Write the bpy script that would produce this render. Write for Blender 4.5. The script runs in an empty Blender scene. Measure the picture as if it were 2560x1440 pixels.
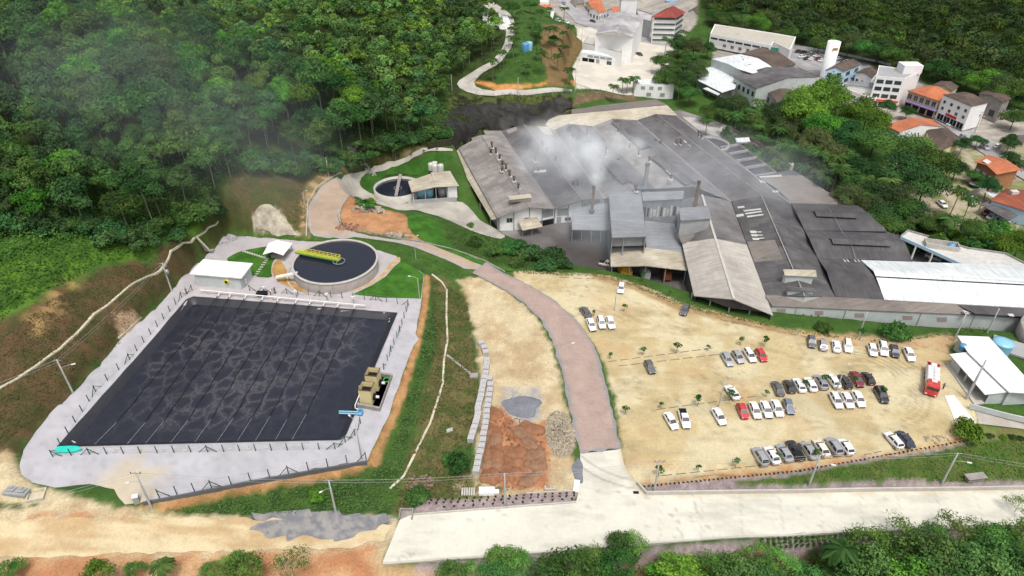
import bpy, bmesh, math, random
import numpy as np
from mathutils import Vector, Matrix, geometry
random.seed(7)
rng = np.random.RandomState(11)
R = math.radians
S = bpy.context.scene
COL = S.collection

# ------------------------------------------------------------------ camera, sky, sun, exposure
CAMH, PITCH, FOC = 100.0, R(34.5), 1707.0
SP, CP = math.sin(PITCH), math.cos(PITCH)
cam = bpy.data.objects.new('camera', bpy.data.cameras.new('camera'))
COL.objects.link(cam)
cam.location = (0, 0, CAMH)
cam.rotation_euler = (R(90) - PITCH, 0, 0)
cam.data.sensor_width = 36.0
cam.data.lens = 36.0 * FOC / 2560.0
cam.data.clip_start, cam.data.clip_end = 0.5, 6000
S.camera = cam

SUN_EL, SUN_AZ = R(66), R(165)
W = bpy.data.worlds.new('World'); S.world = W; W.use_nodes = True
wn = W.node_tree.nodes; wl = W.node_tree.links
bgn = wn['Background']
sky = wn.new('ShaderNodeTexSky'); sky.sky_type = 'NISHITA'; sky.sun_disc = False
sky.sun_elevation = SUN_EL; sky.sun_rotation = SUN_AZ
sky.air_density = 0.9; sky.dust_density = 6.0; sky.ozone_density = 0.6
hsv = wn.new('ShaderNodeHueSaturation'); hsv.inputs['Saturation'].default_value = 0.45
wl.new(sky.outputs[0], hsv.inputs['Color']); wl.new(hsv.outputs[0], bgn.inputs[0])
bgn.inputs[1].default_value = 0.15
sl = bpy.data.lights.new('sun', 'SUN'); so = bpy.data.objects.new('sun', sl); COL.objects.link(so)
sl.energy = 1.5; sl.angle = R(8); sl.color = (1.0, 0.965, 0.91)
so.location = (0, 0, 300)
sd = Vector((math.sin(SUN_AZ) * math.cos(SUN_EL), math.cos(SUN_AZ) * math.cos(SUN_EL), math.sin(SUN_EL)))
so.rotation_euler = (sd).to_track_quat('Z', 'Y').to_euler()
S.view_settings.view_transform = 'Standard'; S.view_settings.look = 'None'
S.view_settings.exposure = 0.25; S.view_settings.gamma = 1.0
S.cycles.max_bounces = 6; S.cycles.diffuse_bounces = 3; S.cycles.transparent_max_bounces = 8
S.cycles.volume_bounces = 4

# ------------------------------------------------------------------ projection of measured points to world
def P(px, py, z=0.0):
    u = (px - 1280) / FOC; v = (py - 720) / FOC
    t = (CAMH - z) / (SP + v * CP)
    return Vector((u * t, (CP - v * SP) * t, z))
def PT(px, py, z):
    p = P(px, py, z); return (p.x, p.y, p.z)

# ------------------------------------------------------------------ numpy helpers
def vnoise(x, y, seed=0):
    xi = np.floor(x).astype(np.int64); yi = np.floor(y).astype(np.int64)
    fx = x - xi; fy = y - yi
    fx = fx * fx * (3 - 2 * fx); fy = fy * fy * (3 - 2 * fy)
    def h(a, b):
        n = (a * 374761393 + b * 668265263 + seed * 1274126177) & 0xffffffff
        n = ((n ^ (n >> 13)) * 1103515245) & 0xffffffff
        n = (n ^ (n >> 16)) & 0xffffffff
        return n / 4294967295.0
    return (h(xi, yi) * (1 - fx) + h(xi + 1, yi) * fx) * (1 - fy) + (h(xi, yi + 1) * (1 - fx) + h(xi + 1, yi + 1) * fx) * fy
def fbm(x, y, sc, oct=4, seed=0):
    s = 0; a = 1; t = 0; f = 1.0 / sc
    for i in range(oct):
        s = s + a * vnoise(x * f + 17.3 * i, y * f - 9.1 * i, seed + i); t += a; a *= 0.55; f *= 2.03
    return s / t
def inpoly(x, y, poly):
    r = np.zeros(np.shape(x), bool); n = len(poly)
    for i in range(n):
        x1, y1 = poly[i][0], poly[i][1]; x2, y2 = poly[(i + 1) % n][0], poly[(i + 1) % n][1]
        if y1 == y2: continue
        c = ((y1 > y) != (y2 > y)) & (x < (x2 - x1) * (y - y1) / (y2 - y1) + x1)
        r ^= c
    return r
def segdist(x, y, poly, closed=True):
    d = np.full(np.shape(x), 1e9); n = len(poly)
    for i in range(n if closed else n - 1):
        x1, y1 = poly[i][0], poly[i][1]; x2, y2 = poly[(i + 1) % n][0], poly[(i + 1) % n][1]
        dx, dy = x2 - x1, y2 - y1; L = dx * dx + dy * dy + 1e-12
        t = np.clip(((x - x1) * dx + (y - y1) * dy) / L, 0, 1)
        d = np.minimum(d, np.hypot(x - x1 - t * dx, y - y1 - t * dy))
    return d
def sdf(x, y, poly):      # positive inside
    d = segdist(x, y, poly); return np.where(inpoly(x, y, poly), d, -d)
def sstep(a, b, v):
    t = np.clip((v - a) / (b - a), 0, 1); return t * t * (3 - 2 * t)

# ------------------------------------------------------------------ terrain heights
CTRL = [(0,1440,0),(600,1440,-.5),(0,1290,3),(150,1260,3.2),(300,1300,2.2),(600,1320,.5),(950,1340,0),(1000,1390,-.2),(600,1380,.2),(0,1380,1.5),
 (1280,1425,-2.5),(1600,1435,-5),(2000,1435,-6),(2560,1440,-6),(1800,1375,-.3),(2300,1350,-.3),(2560,1340,-.3),
 (1000,1300,0),(1500,1290,0),(1900,1280,0),(2560,1250,0),(1300,1350,0),(1700,1330,0),(2100,1310,0),(2450,1300,0),(1500,1150,.2),(1500,1220,.1),
 (1450,1100,.3),(1530,1100,.4),(1600,1150,.8),(1750,1185,1.0),(2000,1160,1.8),(2250,1125,2.2),(2420,1080,2.5),(1600,950,1.0),(1800,900,1.6),(2100,1000,2.2),
 (2300,950,2.5),(1500,720,1.5),(1350,690,2.0),(1700,790,1.8),(2000,860,2.2),(2200,870,2.4),(2400,900,2.6),(2450,1000,2.5),(2450,840,2.4),(2560,880,2.2),(2560,1080,2.2),(2500,1030,2.3),
 (1700,1222,.3),(2000,1213,.3),(2400,1205,.3),(2560,1205,.3),
 (1400,880,1.0),(1300,730,1.9),(1250,690,2.3),(1150,640,3.3),(1040,610,4.4),(950,598,4.8),(860,585,5.3),(790,560,5.8),(780,500,6.4),(830,445,6.8),(920,410,6.8),(1030,390,6.3),(1130,376,5.6),
 (1300,900,1.0),(1220,850,1.2),(1250,1000,.9),(1300,1180,.6),(1400,1200,.3),(1240,1180,.7),(1180,1200,.9),(1190,1000,1.2),(1185,880,1.3),(1180,760,1.6),(1120,1240,.5),(1030,1275,.2),(900,1282,.2),(700,1285,.4),(500,1290,1.2),
 (1110,850,2.4),(1060,1080,2.3),(1080,960,2.4),(1100,1150,1.4),
 (1000,500,2.5),(1080,520,1.0),(1170,560,-2.2),(1010,555,4.2),(900,520,5.5),(870,545,5.8),(1050,560,3.4),(1100,610,3.0),(1150,560,.5),(1200,620,1.0),(1250,650,1.0),(1350,660,0),(1400,670,-.5),
 (0,1000,8),(0,930,10.5),(150,840,10.5),(250,745,10.5),(380,660,10),(480,600,9.5),(0,850,14),(130,740,15),(260,660,15),(400,615,13.5),(520,570,12),
 (250,850,6.5),(420,690,6.5),(130,970,6.5),(560,540,12),(640,590,4.5),(630,450,16),(560,480,17),(690,470,14),(720,540,8),(760,520,8),(740,430,11),(800,410,9.5),(700,400,14),
 (0,600,19),(200,560,19),(380,560,17),(0,400,27),(200,380,26),(400,400,23),(600,340,21),(0,200,36),(0,0,42),(300,0,40),(300,200,33),(640,0,33),(640,200,27),(900,0,22),(900,200,18),(850,330,14),(950,340,11),(1050,340,8.5),(1050,200,13),
 (1150,0,16),(1200,100,11),(1200,200,8),(1130,230,8),(1280,232,7.5),(1420,228,6.5),(1500,222,4),(1600,228,-.5),(1590,250,-2.8),(1640,252,-3),(1690,255,-3),(1160,300,4),(1300,290,0),
 (1210,30,15),(1270,60,13),(1275,110,11.5),(1240,160,10),(1180,200,8.5),(1340,130,14),(1330,60,14),(1360,180,12),(1250,190,11),(1420,110,8),(1400,60,8),(1440,180,5),(1400,20,3),
 (1450,190,0.5),(1500,120,0),(1600,160,0),(1620,210,0),(1430,60,0),(1500,60,-.5),(1600,20,-1),(1700,80,-1),(1640,140,-.5),
 (1750,60,3),(1750,150,-2),(1700,250,-2),(1900,100,-1),(2000,150,-1),(2100,190,-1),(2300,260,-2),(2500,300,-2),(2560,400,-2),(2350,430,-2.5),(2500,560,-2.5),(2400,520,-2.5),(2200,400,-3),(2000,260,-3),(1850,250,-3),
 (1750,0,8),(2000,30,6),(2000,0,10),(2200,100,3),(2300,0,14),(2400,100,8),(2560,150,8),(2560,50,16),(2560,0,20),
 (2100,470,-3),(2250,580,-3),(2400,640,-3),(2560,640,-3)]
cp = np.array([PT(a, b, c) for a, b, c in CTRL] + [(-400, 60, 40), (-400, 500, 80), (400, 60, -2), (450, 600, 60), (0, 750, 30), (-200, 700, 60), (300, 700, 45), (-150, 30, 3), (150, 30, -6), (0, 30, -4), (-1200, 400, 90), (1200, 400, 60), (0, 1500, 80)])
def _phi(d): return np.sqrt(d * d + 4.0)
_A = _phi(np.hypot(cp[:, None, 0] - cp[None, :, 0], cp[:, None, 1] - cp[None, :, 1]))
_n = len(cp); _M = np.zeros((_n + 1, _n + 1)); _M[:_n, :_n] = _A - np.eye(_n) * 1.2; _M[_n, :_n] = 1; _M[:_n, _n] = 1
_w = np.linalg.solve(_M, np.append(cp[:, 2], 0))
def rbf(x, y):
    out = np.zeros(x.shape)
    for k in range(_n): out += _w[k] * _phi(np.hypot(x - cp[k, 0], y - cp[k, 1]))
    return out + _w[_n]
GX0, GY0, GS = -430.0, 20.0, 1.0
gx = np.arange(GX0, 431, GS); gy = np.arange(GY0, 721, GS)
_X, _Y = np.meshgrid(gx, gy)
HG = np.clip(rbf(_X, _Y), -9, 95)
ZA = 3.5          # apron level round the lagoon
ZF = -3.0         # factory floor
APRON = [(569,586),(671,596),(749,603),(860,604),(946,627),(991,640),(1000,652),(1061,686),(1053,759),(1039,835),(1047,849),(1034,862),(995,970),(972,1040),(917,1153),(640,1200),(357,1256),(312,1263),(285,1225),(225,1211),(140,1220),(82,1207),(55,1187),(49,1165),(60,1127),(87,1085),(125,1035),(185,982),(250,915),(297,855),(355,803),(400,762),(435,722),(475,682),(520,635)]
FLOOR = [(1140,385),(1200,500),(1255,585),(1440,668),(1600,705),(1720,745),(1925,800),(2300,840),(2560,850),(2560,660),(2260,575),(2100,500),(1960,410),(1830,318),(1700,275),(1560,300),(1400,318),(1250,328)]
TANK2C = P(1003, 470, 1.0)
FLATS = [([PT(a, b, ZF) for a, b in FLOOR], ZF, 3.0), ([PT(a, b, ZA) for a, b in APRON], ZA, 1.6),
         ([(TANK2C.x + 14 * math.cos(a), TANK2C.y + 14 * math.sin(a)) for a in np.linspace(0, 6.28, 25)[:-1]], .2, 6.0),
         ([PT(a, b, 0) for a, b in [(970,1290),(1440,1255),(1460,1140),(1545,1130),(1570,1200),(1625,1235),(2700,1222),(2700,1315),(1900,1345),(1300,1385),(940,1408)]], 0.0, 1.5),
         ([PT(a, b, -.3) for a, b in [(1440,90),(1400,215),(1650,215),(1700,110),(1500,75)]], -.3, 4.0)]
for poly, z, wd in FLATS:
    s = sdf(_X, _Y, poly); k = sstep(-wd, 0.3, s); HG = HG * (1 - k) + z * k
# lagoon basin
LAG = [(142,1118),(372,860),(465,750),(484,742),(994,783),(866,1088),(852,1101),(640,1106)]
LAGW = [PT(a, b, ZA) for a, b in LAG]
s = sdf(_X, _Y, LAGW); HG -= 2.2 * sstep(0, 3.0, s)
# pit ring beside the big tank
TANKC = P(838, 665, ZA + 1.0); TANKR = 10.6
def H(x, y):
    fx = min(max((x - GX0) / GS, 0), len(gx) - 1.001); fy = min(max((y - GY0) / GS, 0), len(gy) - 1.001)
    i = int(fx); j = int(fy); a = fx - i; b = fy - j
    return float((HG[j, i] * (1 - a) + HG[j, i + 1] * a) * (1 - b) + (HG[j + 1, i] * (1 - a) + HG[j + 1, i + 1] * a) * b)
def HV(x, y):
    fx = np.clip((x - GX0) / GS, 0, len(gx) - 1.001); fy = np.clip((y - GY0) / GS, 0, len(gy) - 1.001)
    i = fx.astype(int); j = fy.astype(int); a = fx - i; b = fy - j
    return (HG[j, i] * (1 - a) + HG[j, i + 1] * a) * (1 - b) + (HG[j + 1, i] * (1 - a) + HG[j + 1, i + 1] * a) * b
def G(px, py, up=0.0):
    """point of the ground seen at a measured position"""
    u = (px - 1280) / FOC; v = (py - 720) / FOC
    d = Vector((u, CP - v * SP, -(SP + v * CP)))
    t0 = 25.0 / (SP + v * CP); t = t0; st = 1.0; prev = t
    while t < 1500:
        x, y, z = d.x * t, d.y * t, CAMH + d.z * t
        if z < H(x, y) + up: break
        prev = t; t += st
    lo, hi = prev, t
    for _ in range(14):
        m = (lo + hi) / 2
        if CAMH + d.z * m < H(d.x * m, d.y * m) + up: hi = m
        else: lo = m
    return Vector((d.x * hi, d.y * hi, CAMH + d.z * hi))
def W2P(p):
    x, y, z = p[0], p[1], p[2] - CAMH
    zc = y * CP - z * SP; yc = y * SP + z * CP
    return 1280 + FOC * x / zc, 720 - FOC * yc / zc

# ------------------------------------------------------------------ objects and tags
def tag(o, label=None, cat=None, group=None, kind=None):
    if label: o['label'] = label
    if cat: o['category'] = cat
    if group: o['group'] = group
    if kind: o['kind'] = kind
    return o
def empty(name, loc=(0, 0, 0), rz=0.0, label=None, cat=None, group=None):
    o = bpy.data.objects.new(name, None); COL.objects.link(o); o.empty_display_size = .3
    o.location = loc; o.rotation_euler = (0, 0, rz)
    return tag(o, label, cat, group)
class MB:
    """collects faces, then becomes ONE mesh object"""
    def __init__(s): s.v = []; s.f = []; s.m = []; s.sm = []
    def add(s, vs, fs, mi=0, smooth=False):
        b = len(s.v); s.v += [tuple(v) for v in vs]
        for f in fs: s.f.append([b + i for i in f]); s.m.append(mi); s.sm.append(smooth)
        return s
    def box(s, x0, x1, y0, y1, z0, z1, mi=0, M=None):
        vs = [Vector(c) for c in [(x0,y0,z0),(x1,y0,z0),(x1,y1,z0),(x0,y1,z0),(x0,y0,z1),(x1,y0,z1),(x1,y1,z1),(x0,y1,z1)]]
        if M: vs = [M @ v for v in vs]
        return s.add(vs, [(3,2,1,0),(4,5,6,7),(0,1,5,4),(1,2,6,5),(2,3,7,6),(3,0,4,7)], mi)
    def bar(s, a, b, w, h=None, mi=0, up=(0, 0, 1)):
        a = Vector(a); b = Vector(b); h = h or w; d = (b - a).normalized(); u = Vector(up)
        if abs(d.dot(u)) > .98: u = Vector((1, 0, 0))
        r = d.cross(u).normalized() * w / 2; q = r.cross(d).normalized() * h / 2
        vs = [a - r - q, a + r - q, a + r + q, a - r + q, b - r - q, b + r - q, b + r + q, b - r + q]
        return s.add(vs, [(0,1,2,3),(7,6,5,4),(1,0,4,5),(2,1,5,6),(3,2,6,7),(0,3,7,4)], mi)
    def tube(s, pts, r, n=8, mi=0, cap=True, smooth=True):
        pts = [Vector(p) for p in pts]; rs = r if isinstance(r, (list, tuple)) else [r] * len(pts)
        rings = []; prev = None
        for i, p in enumerate(pts):
            d = (pts[min(i + 1, len(pts) - 1)] - pts[max(i - 1, 0)]).normalized()
            u = prev if prev is not None and abs(prev.dot(d)) < .95 else (Vector((0, 0, 1)) if abs(d.z) < .9 else Vector((1, 0, 0)))
            a = d.cross(u).normalized(); b = a.cross(d).normalized(); prev = b
            rings.append([p + (a * math.cos(t) + b * math.sin(t)) * rs[i] for t in [2 * math.pi * k / n for k in range(n)]])
        vs = [v for q in rings for v in q]; fs = []
        for i in range(len(pts) - 1):
            for k in range(n):
                k2 = (k + 1) % n; fs.append((i*n+k, i*n+k2, (i+1)*n+k2, (i+1)*n+k))
        s.add(vs, fs, mi, smooth)
        if cap:
            s.add(rings[0], [tuple(range(n))], mi); s.add(rings[-1], [tuple(reversed(range(n)))], mi)
        return s
    def lathe(s, prof, n=24, c=(0, 0, 0), mi=0, smooth=True, arc=None):
        vs = []; fs = []; m = len(prof)
        for k in range(n + (1 if arc else 0)):
            t = (arc[0] + (arc[1] - arc[0]) * k / n) if arc else 2 * math.pi * k / n
            for r, z in prof: vs.append((c[0] + r * math.cos(t), c[1] + r * math.sin(t), c[2] + z))
        for k in range(n):
            k2 = k + 1 if arc else (k + 1) % n
            for i in range(m - 1): fs.append((k*m+i, k2*m+i, k2*m+i+1, k*m+i+1))
        return s.add(vs, fs, mi, smooth)
    def build(s, name, mats, parent=None, rel=True):
        me = bpy.data.meshes.new(name); me.from_pydata(s.v, [], s.f)
        for m in (mats if isinstance(mats, (list, tuple)) else [mats]): me.materials.append(m)
        me.polygons.foreach_set('material_index', s.m); me.polygons.foreach_set('use_smooth', s.sm)
        me.update()
        o = bpy.data.objects.new(name, me); COL.objects.link(o)
        if parent: o.parent = parent
        return o
def copy_tree(o, parent=None):
    c = o.copy(); COL.objects.link(c); c.parent = parent
    for ch in KIDS.get(o.name, None) or [q for q in o.children]:
        copy_tree(ch, c)
    return c
KIDS = {}
def kids(o):      # remember children lists (o.children walks the whole scene)
    KIDS[o.name] = list(o.children)
    for c in KIDS[o.name]: kids(c)
def place(root, loc, rz=0.0, label=None, group=None, scale=None):
    c = copy_tree(root); c.location = loc; c.rotation_euler = (0, 0, rz)
    if label: c['label'] = label
    if group: c['group'] = group
    if scale: c.scale = (scale,) * 3 if not isinstance(scale, tuple) else scale
    return c

# ------------------------------------------------------------------ materials
def newmat(name, rough=.8, spec=.3, metal=0.0):
    m = bpy.data.materials.new(name); m.use_nodes = True
    nt = m.node_tree; b = nt.nodes['Principled BSDF']
    b.inputs['Roughness'].default_value = rough; b.inputs['Metallic'].default_value = metal
    b.inputs['Specular IOR Level'].default_value = spec
    return m, nt, b
def node(nt, t, **kw):
    n = nt.nodes.new(t)
    for k, v in kw.items():
        if k in n.inputs: n.inputs[k].default_value = v
        else: setattr(n, k, v)
    return n
def ramp(nt, fac, stops):
    n = nt.nodes.new('ShaderNodeValToRGB'); e = n.color_ramp.elements
    while len(e) < len(stops): e.new(.5)
    for i, (p, c) in enumerate(stops): e[i].position = p; e[i].color = (*c, 1) if len(c) == 3 else c
    nt.links.new(fac, n.inputs[0]); return n
def mixc(nt, fac, a, b, mode='MIX'):
    n = nt.nodes.new('ShaderNodeMix'); n.data_type = 'RGBA'; n.blend_type = mode
    for sock, v in ((n.inputs[0], fac), (n.inputs[6], a), (n.inputs[7], b)):
        if hasattr(v, 'is_output'): nt.links.new(v, sock)
        elif isinstance(v, (int, float)): sock.default_value = v
        else: sock.default_value = (*v, 1) if len(v) == 3 else v
    return n.outputs[2]
def noisy(name, c, var=.25, scale=1.0, rough=.85, spec=.25, metal=0.0, c2=None, bump=0.0, detail=6, coord='Object', stretch=None, rnd=0.0):
    """plain paint, stone or soil: two tones of one colour broken up by noise at two scales"""
    m, nt, b = newmat(name, rough, spec, metal)
    tc = node(nt, 'ShaderNodeTexCoord'); src = tc.outputs[coord]
    if stretch:
        mp = node(nt, 'ShaderNodeMapping'); mp.inputs['Scale'].default_value = stretch; nt.links.new(src, mp.inputs[0]); src = mp.outputs[0]
    n1 = node(nt, 'ShaderNodeTexNoise', Scale=scale, Detail=detail, Roughness=.65); nt.links.new(src, n1.inputs['Vector'])
    n2 = node(nt, 'ShaderNodeTexNoise', Scale=scale * .13, Detail=3); nt.links.new(src, n2.inputs['Vector'])
    c2 = c2 or tuple(x * (1 - var) for x in c)
    r1 = ramp(nt, n1.outputs[0], [(.35, c2), (.68, c)])
    r2 = ramp(nt, n2.outputs[0], [(.3, (1 - var * .6,) * 3), (.7, (1.0,) * 3)])
    out = mixc(nt, 1.0, r1.outputs[0], r2.outputs[0], 'MULTIPLY')
    if rnd:
        oi = node(nt, 'ShaderNodeObjectInfo'); rr = ramp(nt, oi.outputs['Random'], [(0, (1 - rnd,) * 3), (1, (1 + rnd,) * 3)])
        out = mixc(nt, 1.0, out, rr.outputs[0], 'MULTIPLY')
    nt.links.new(out, b.inputs['Base Color'])
    if bump:
        bp = node(nt, 'ShaderNodeBump', Strength=bump, Distance=.1); nt.links.new(n1.outputs[0], bp.inputs['Height']); nt.links.new(bp.outputs[0], b.inputs['Normal'])
    return m
MATS = {}
def mat(name, *a, **k):
    if name not in MATS: MATS[name] = noisy(name, *a, **k)
    return MATS[name]
# ================================================================== GROUND
def gp(pts, n=1): return [tuple(G(a, b)) for a, b in pts]
# (outline, colour, second colour, feather m, wobble m, noise size m)
PALE, PALE2 = (.50,.42,.27), (.42,.32,.19)
RED, RED2 = (.40,.19,.095), (.30,.13,.065)
BROWN, BROWN2 = (.105,.070,.036), (.068,.064,.026)
GRN, GRN2 = (.052,.105,.022), (.030,.066,.016)
BRT, BRT2 = (.085,.175,.022), (.050,.115,.018)
MUL = (.235,.185,.185)
ZONES = [
 ([(-300,-80),(1250,-80),(1290,100),(1120,375),(830,395),(620,430),(480,540),(330,600),(200,640),(-300,720)], (.030,.045,.014), (.045,.075,.018), 3, 3, 4),
 ([(-200,610),(120,560),(380,585),(560,585),(400,622),(250,668),(130,735),(-200,930)], BRT, BRT2, 2, 2.5, 3),
 ([(-200,960),(0,800),(110,750),(250,668),(400,622),(530,596),(569,584),(520,635),(435,722),(297,855),(185,982),(87,1085),(30,1140),(-200,1250)], BROWN, BROWN2, .9, 1.5, 2),
 ([(530,600),(490,545),(560,480),(620,395),(700,390),(760,440),(800,430),(772,500),(775,560),(762,592),(660,588),(569,584)], (.12,.095,.042), (.075,.085,.028), 1.2, 2, 2),
 ([(640,525),(690,515),(715,560),(745,588),(690,588),(632,578)], (.55,.50,.38), (.25,.21,.14), .6, 1.2, 1.2),
 ([(60,800),(150,705),(205,700),(130,800),(70,850)], (.30,.20,.085), BROWN, 2.0, 2, 2),
 ([(283,785),(340,783),(352,820),(300,850)], (.42,.30,.20), (.36,.25,.16), .4, .6, 1.5),
 ([(566,578),(680,588),(762,592),(762,603),(680,600),(566,588)], (.07,.15,.025), GRN, .4, .4, 1),
 ([(-200,1215),(20,1125),(55,1180),(80,1215),(140,1228),(310,1268),(400,1280),(620,1288),(985,1292),(1003,1300),(955,1412),(1300,1460),(-300,1520)], PALE, PALE2, .6, .8, 5),
 ([(-200,1385),(200,1392),(500,1388),(700,1376),(960,1362),(942,1414),(1300,1440),(1300,1520),(-300,1520)], RED, (.46,.30,.16), 1.0, 1.5, 4),
 ([(100,1285),(230,1282),(330,1290),(200,1298),(60,1300)], RED, PALE, .8, .8, 2),
 ([(-60,1248),(30,1255),(90,1262),(60,1275),(-60,1272)], (.13,.12,.055), GRN, .4, .8, 1),
 ([(612,1284),(700,1281),(830,1284),(985,1291),(965,1318),(900,1340),(790,1345),(700,1345),(620,1325)], (.17,.18,.205), (.10,.11,.13), .5, .9, .8),
 ([(640,1292),(715,1296),(780,1302),(700,1308),(640,1306)], PALE, PALE2, .4, .8, 1),
 ([(350,1262),(640,1200),(917,1152),(972,1040),(995,970),(1034,862),(1039,835),(1053,759),(1061,686),(1075,692),(1070,780),(1052,852),(1022,965),(988,1062),(945,1170),(900,1188),(640,1228),(420,1282)], (.44,.25,.115), (.36,.19,.085), .4, .5, 2),
 ([(420,1280),(640,1228),(900,1190),(945,1170),(990,1062),(1024,965),(1056,852),(1072,780),(1078,700),(1098,720),(1094,850),(1066,960),(1030,1080),(1010,1180),(990,1285),(800,1283),(600,1287)], GRN, GRN2, .6, 1.0, 2),
 ([(1078,690),(1110,690),(1168,742),(1183,850),(1196,950),(1190,1100),(1180,1200),(1175,1245),(1050,1255),(990,1285),(1010,1180),(1066,960),(1094,850)], (.135,.115,.048), (.075,.10,.028), .8, 1.0, 2.2),
 ([(1105,1150),(1140,1115),(1185,1120),(1180,1175),(1120,1185)], (.045,.12,.025), GRN, .5, .7, 1),
 ([(1140,700),(1200,690),(1260,720),(1340,790),(1385,880),(1412,1000),(1432,1120),(1450,1245),(1400,1245),(1180,1240),(1192,1100),(1204,950),(1186,850),(1170,742)], PALE, PALE2, .6, 1.0, 4),
 ([(1206,1060),(1230,1020),(1262,1015),(1300,1062),(1376,1050),(1372,1225),(1196,1232)], RED, RED2, .6, .8, 2),
 ([(1255,968),(1345,972),(1352,1048),(1290,1062),(1258,1020)], (.30,.30,.32), (.42,.38,.30), .8, 1.2, 1),
 ([(1130,1195),(1200,1190),(1300,1232),(1130,1240)], (.40,.33,.20), (.12,.12,.05), .6, 1.0, 1.2),
 ([(1285,678),(1400,680),(1480,684),(1540,693),(1600,712),(1660,736),(1710,762),(1780,776),(1850,795),(1900,808),(2000,830),(2100,849),(2200,855),(2300,849),(2360,835),(2380,900),(2420,960),(2450,1060),(2400,1105),(2250,1132),(2100,1165),(1900,1182),(1700,1200),(1620,1215),(1580,1210),(1555,1150),(1540,1000),(1500,880),(1430,790),(1330,722),(1285,695)], (.52,.455,.295), (.45,.365,.205), .5, .6, 6),
 ([(1990,826),(2300,845),(2370,832),(2400,850),(2370,872),(2250,872),(2100,868),(1990,848)], (.44,.29,.15), PALE2, 1.0, 1.2, 2),
 ([(1480,684),(1600,712),(1710,762),(1850,795),(1990,828),(1990,842),(1850,812),(1700,778),(1590,728),(1480,696)], (.36,.26,.13), (.30,.2,.1), .8, .6, 1.5),
 ([(1602,1207),(1900,1176),(2250,1128),(2440,1082),(2450,1092),(2250,1143),(1900,1190),(1620,1222)], (.40,.21,.10), PALE2, .5, .5, 1.5),
 ([(1600,1216),(1800,1198),(2000,1177),(2300,1130),(2440,1095),(2445,1104),(2300,1139),(2000,1187),(1850,1203),(1850,1210),(2700,1202),(2700,1224),(1630,1236)], MUL, (.30,.25,.25), .3, .3, .6),
 ([(1845,1206),(2000,1188),(2200,1155),(2445,1104),(2520,1095),(2700,1110),(2700,1203),(2200,1204),(1845,1212)], (.085,.12,.032), (.05,.105,.02), .5, .8, 2),
 ([(2440,1060),(2560,1070),(2700,1075),(2700,1110),(2520,1100),(2440,1110)], (.12,.17,.045), (.16,.15,.06), .5, .5, 2),
 ([(1027,1285),(1060,1247),(1140,1250),(1442,1228),(1434,1258)], MUL, (.30,.25,.25), .2, .3, .6),
 ([(1030,1412),(1300,1388),(1700,1362),(2100,1340),(2700,1318),(2700,1345),(2100,1366),(1800,1392),(1500,1420),(1200,1450),(1100,1450)], MUL, (.30,.25,.25), .4, .5, .6),
 ([(1560,1412),(1800,1396),(2080,1372),(2120,1400),(2100,1440),(1560,1440)], (.22,.12,.06), (.12,.09,.035), .6, 1.2, 1.4),
 ([(862,492),(890,488),(940,520),(1010,535),(1022,548),(1016,582),(960,590),(868,575),(848,545)], (.44,.24,.12), (.36,.18,.09), .4, .5, 3),
 ([(760,470),(790,440),(830,418),(880,400),(890,410),(830,445),(792,480),(768,530),(772,592),(752,592),(752,520)], (.40,.27,.14), (.16,.14,.06), .8, .8, 2),
 ([(820,405),(930,380),(1060,362),(1070,375),(940,395),(830,418)], (.20,.14,.075), (.09,.09,.03), .8, .8, 2),
 ([(1000,600),(1010,590),(1020,560),(1100,620),(1200,670),(1290,690),(1260,690),(1100,640)], (.40,.23,.12), GRN, .6, .5, 1.5),
 ([(1180,205),(1250,232),(1480,222),(1475,208),(1340,212),(1240,212),(1200,200)], (.52,.26,.095), (.44,.2,.07), .4, .4, 2),
 ([(1350,60),(1430,70),(1460,110),(1430,160),(1420,215),(1370,215),(1355,140)], (.20,.125,.060), (.14,.11,.045), .8, 1.2, 2.5),
 ([(1120,228),(1430,240),(1440,300),(1200,330),(1120,350)], (.022,.024,.014), (.085,.10,.03), .8, 2.5, 2.5),
 ([(1440,235),(1580,235),(1600,250),(1430,268)], (.17,.12,.075), (.12,.09,.05), .6, .6, 1.5),
 ([(1425,60),(1560,30),(1640,110),(1700,100),(1640,240),(1570,235),(1440,222),(1430,170),(1462,110)], (.52,.49,.42), (.46,.43,.37), .4, .3, 4),
 ([(1320,-60),(1750,-60),(1740,60),(1650,120),(1560,90),(1440,65),(1350,0)], (.36,.33,.29), (.28,.26,.23), 1, 1, 5),
 ([(1740,-60),(2700,-60),(2700,250),(2350,200),(2000,130),(1760,60)], (.030,.045,.014), (.045,.075,.018), 2, 3, 4),
 ([(1790,60),(2000,110),(2200,170),(2420,250),(2560,290),(2700,300),(2700,480),(2400,440),(2200,300),(1990,250),(1780,190)], (.38,.35,.30), (.26,.24,.21), 1, 1, 4),
 ([(2420,370),(2560,340),(2700,350),(2700,620),(2480,600),(2300,530),(2200,420)], (.40,.34,.26), (.20,.22,.09), 1.5, 2, 4),
]
_zw = []
for poly, c1, c2, fe, wob, ns in ZONES:
    w = gp(poly); xs = [q[0] for q in w]; ys = [q[1] for q in w]
    _zw.append((w, c1, c2, fe, wob, ns, (min(xs) - fe - wob, max(xs) + fe + wob, min(ys) - fe - wob, max(ys) + fe + wob)))
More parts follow.
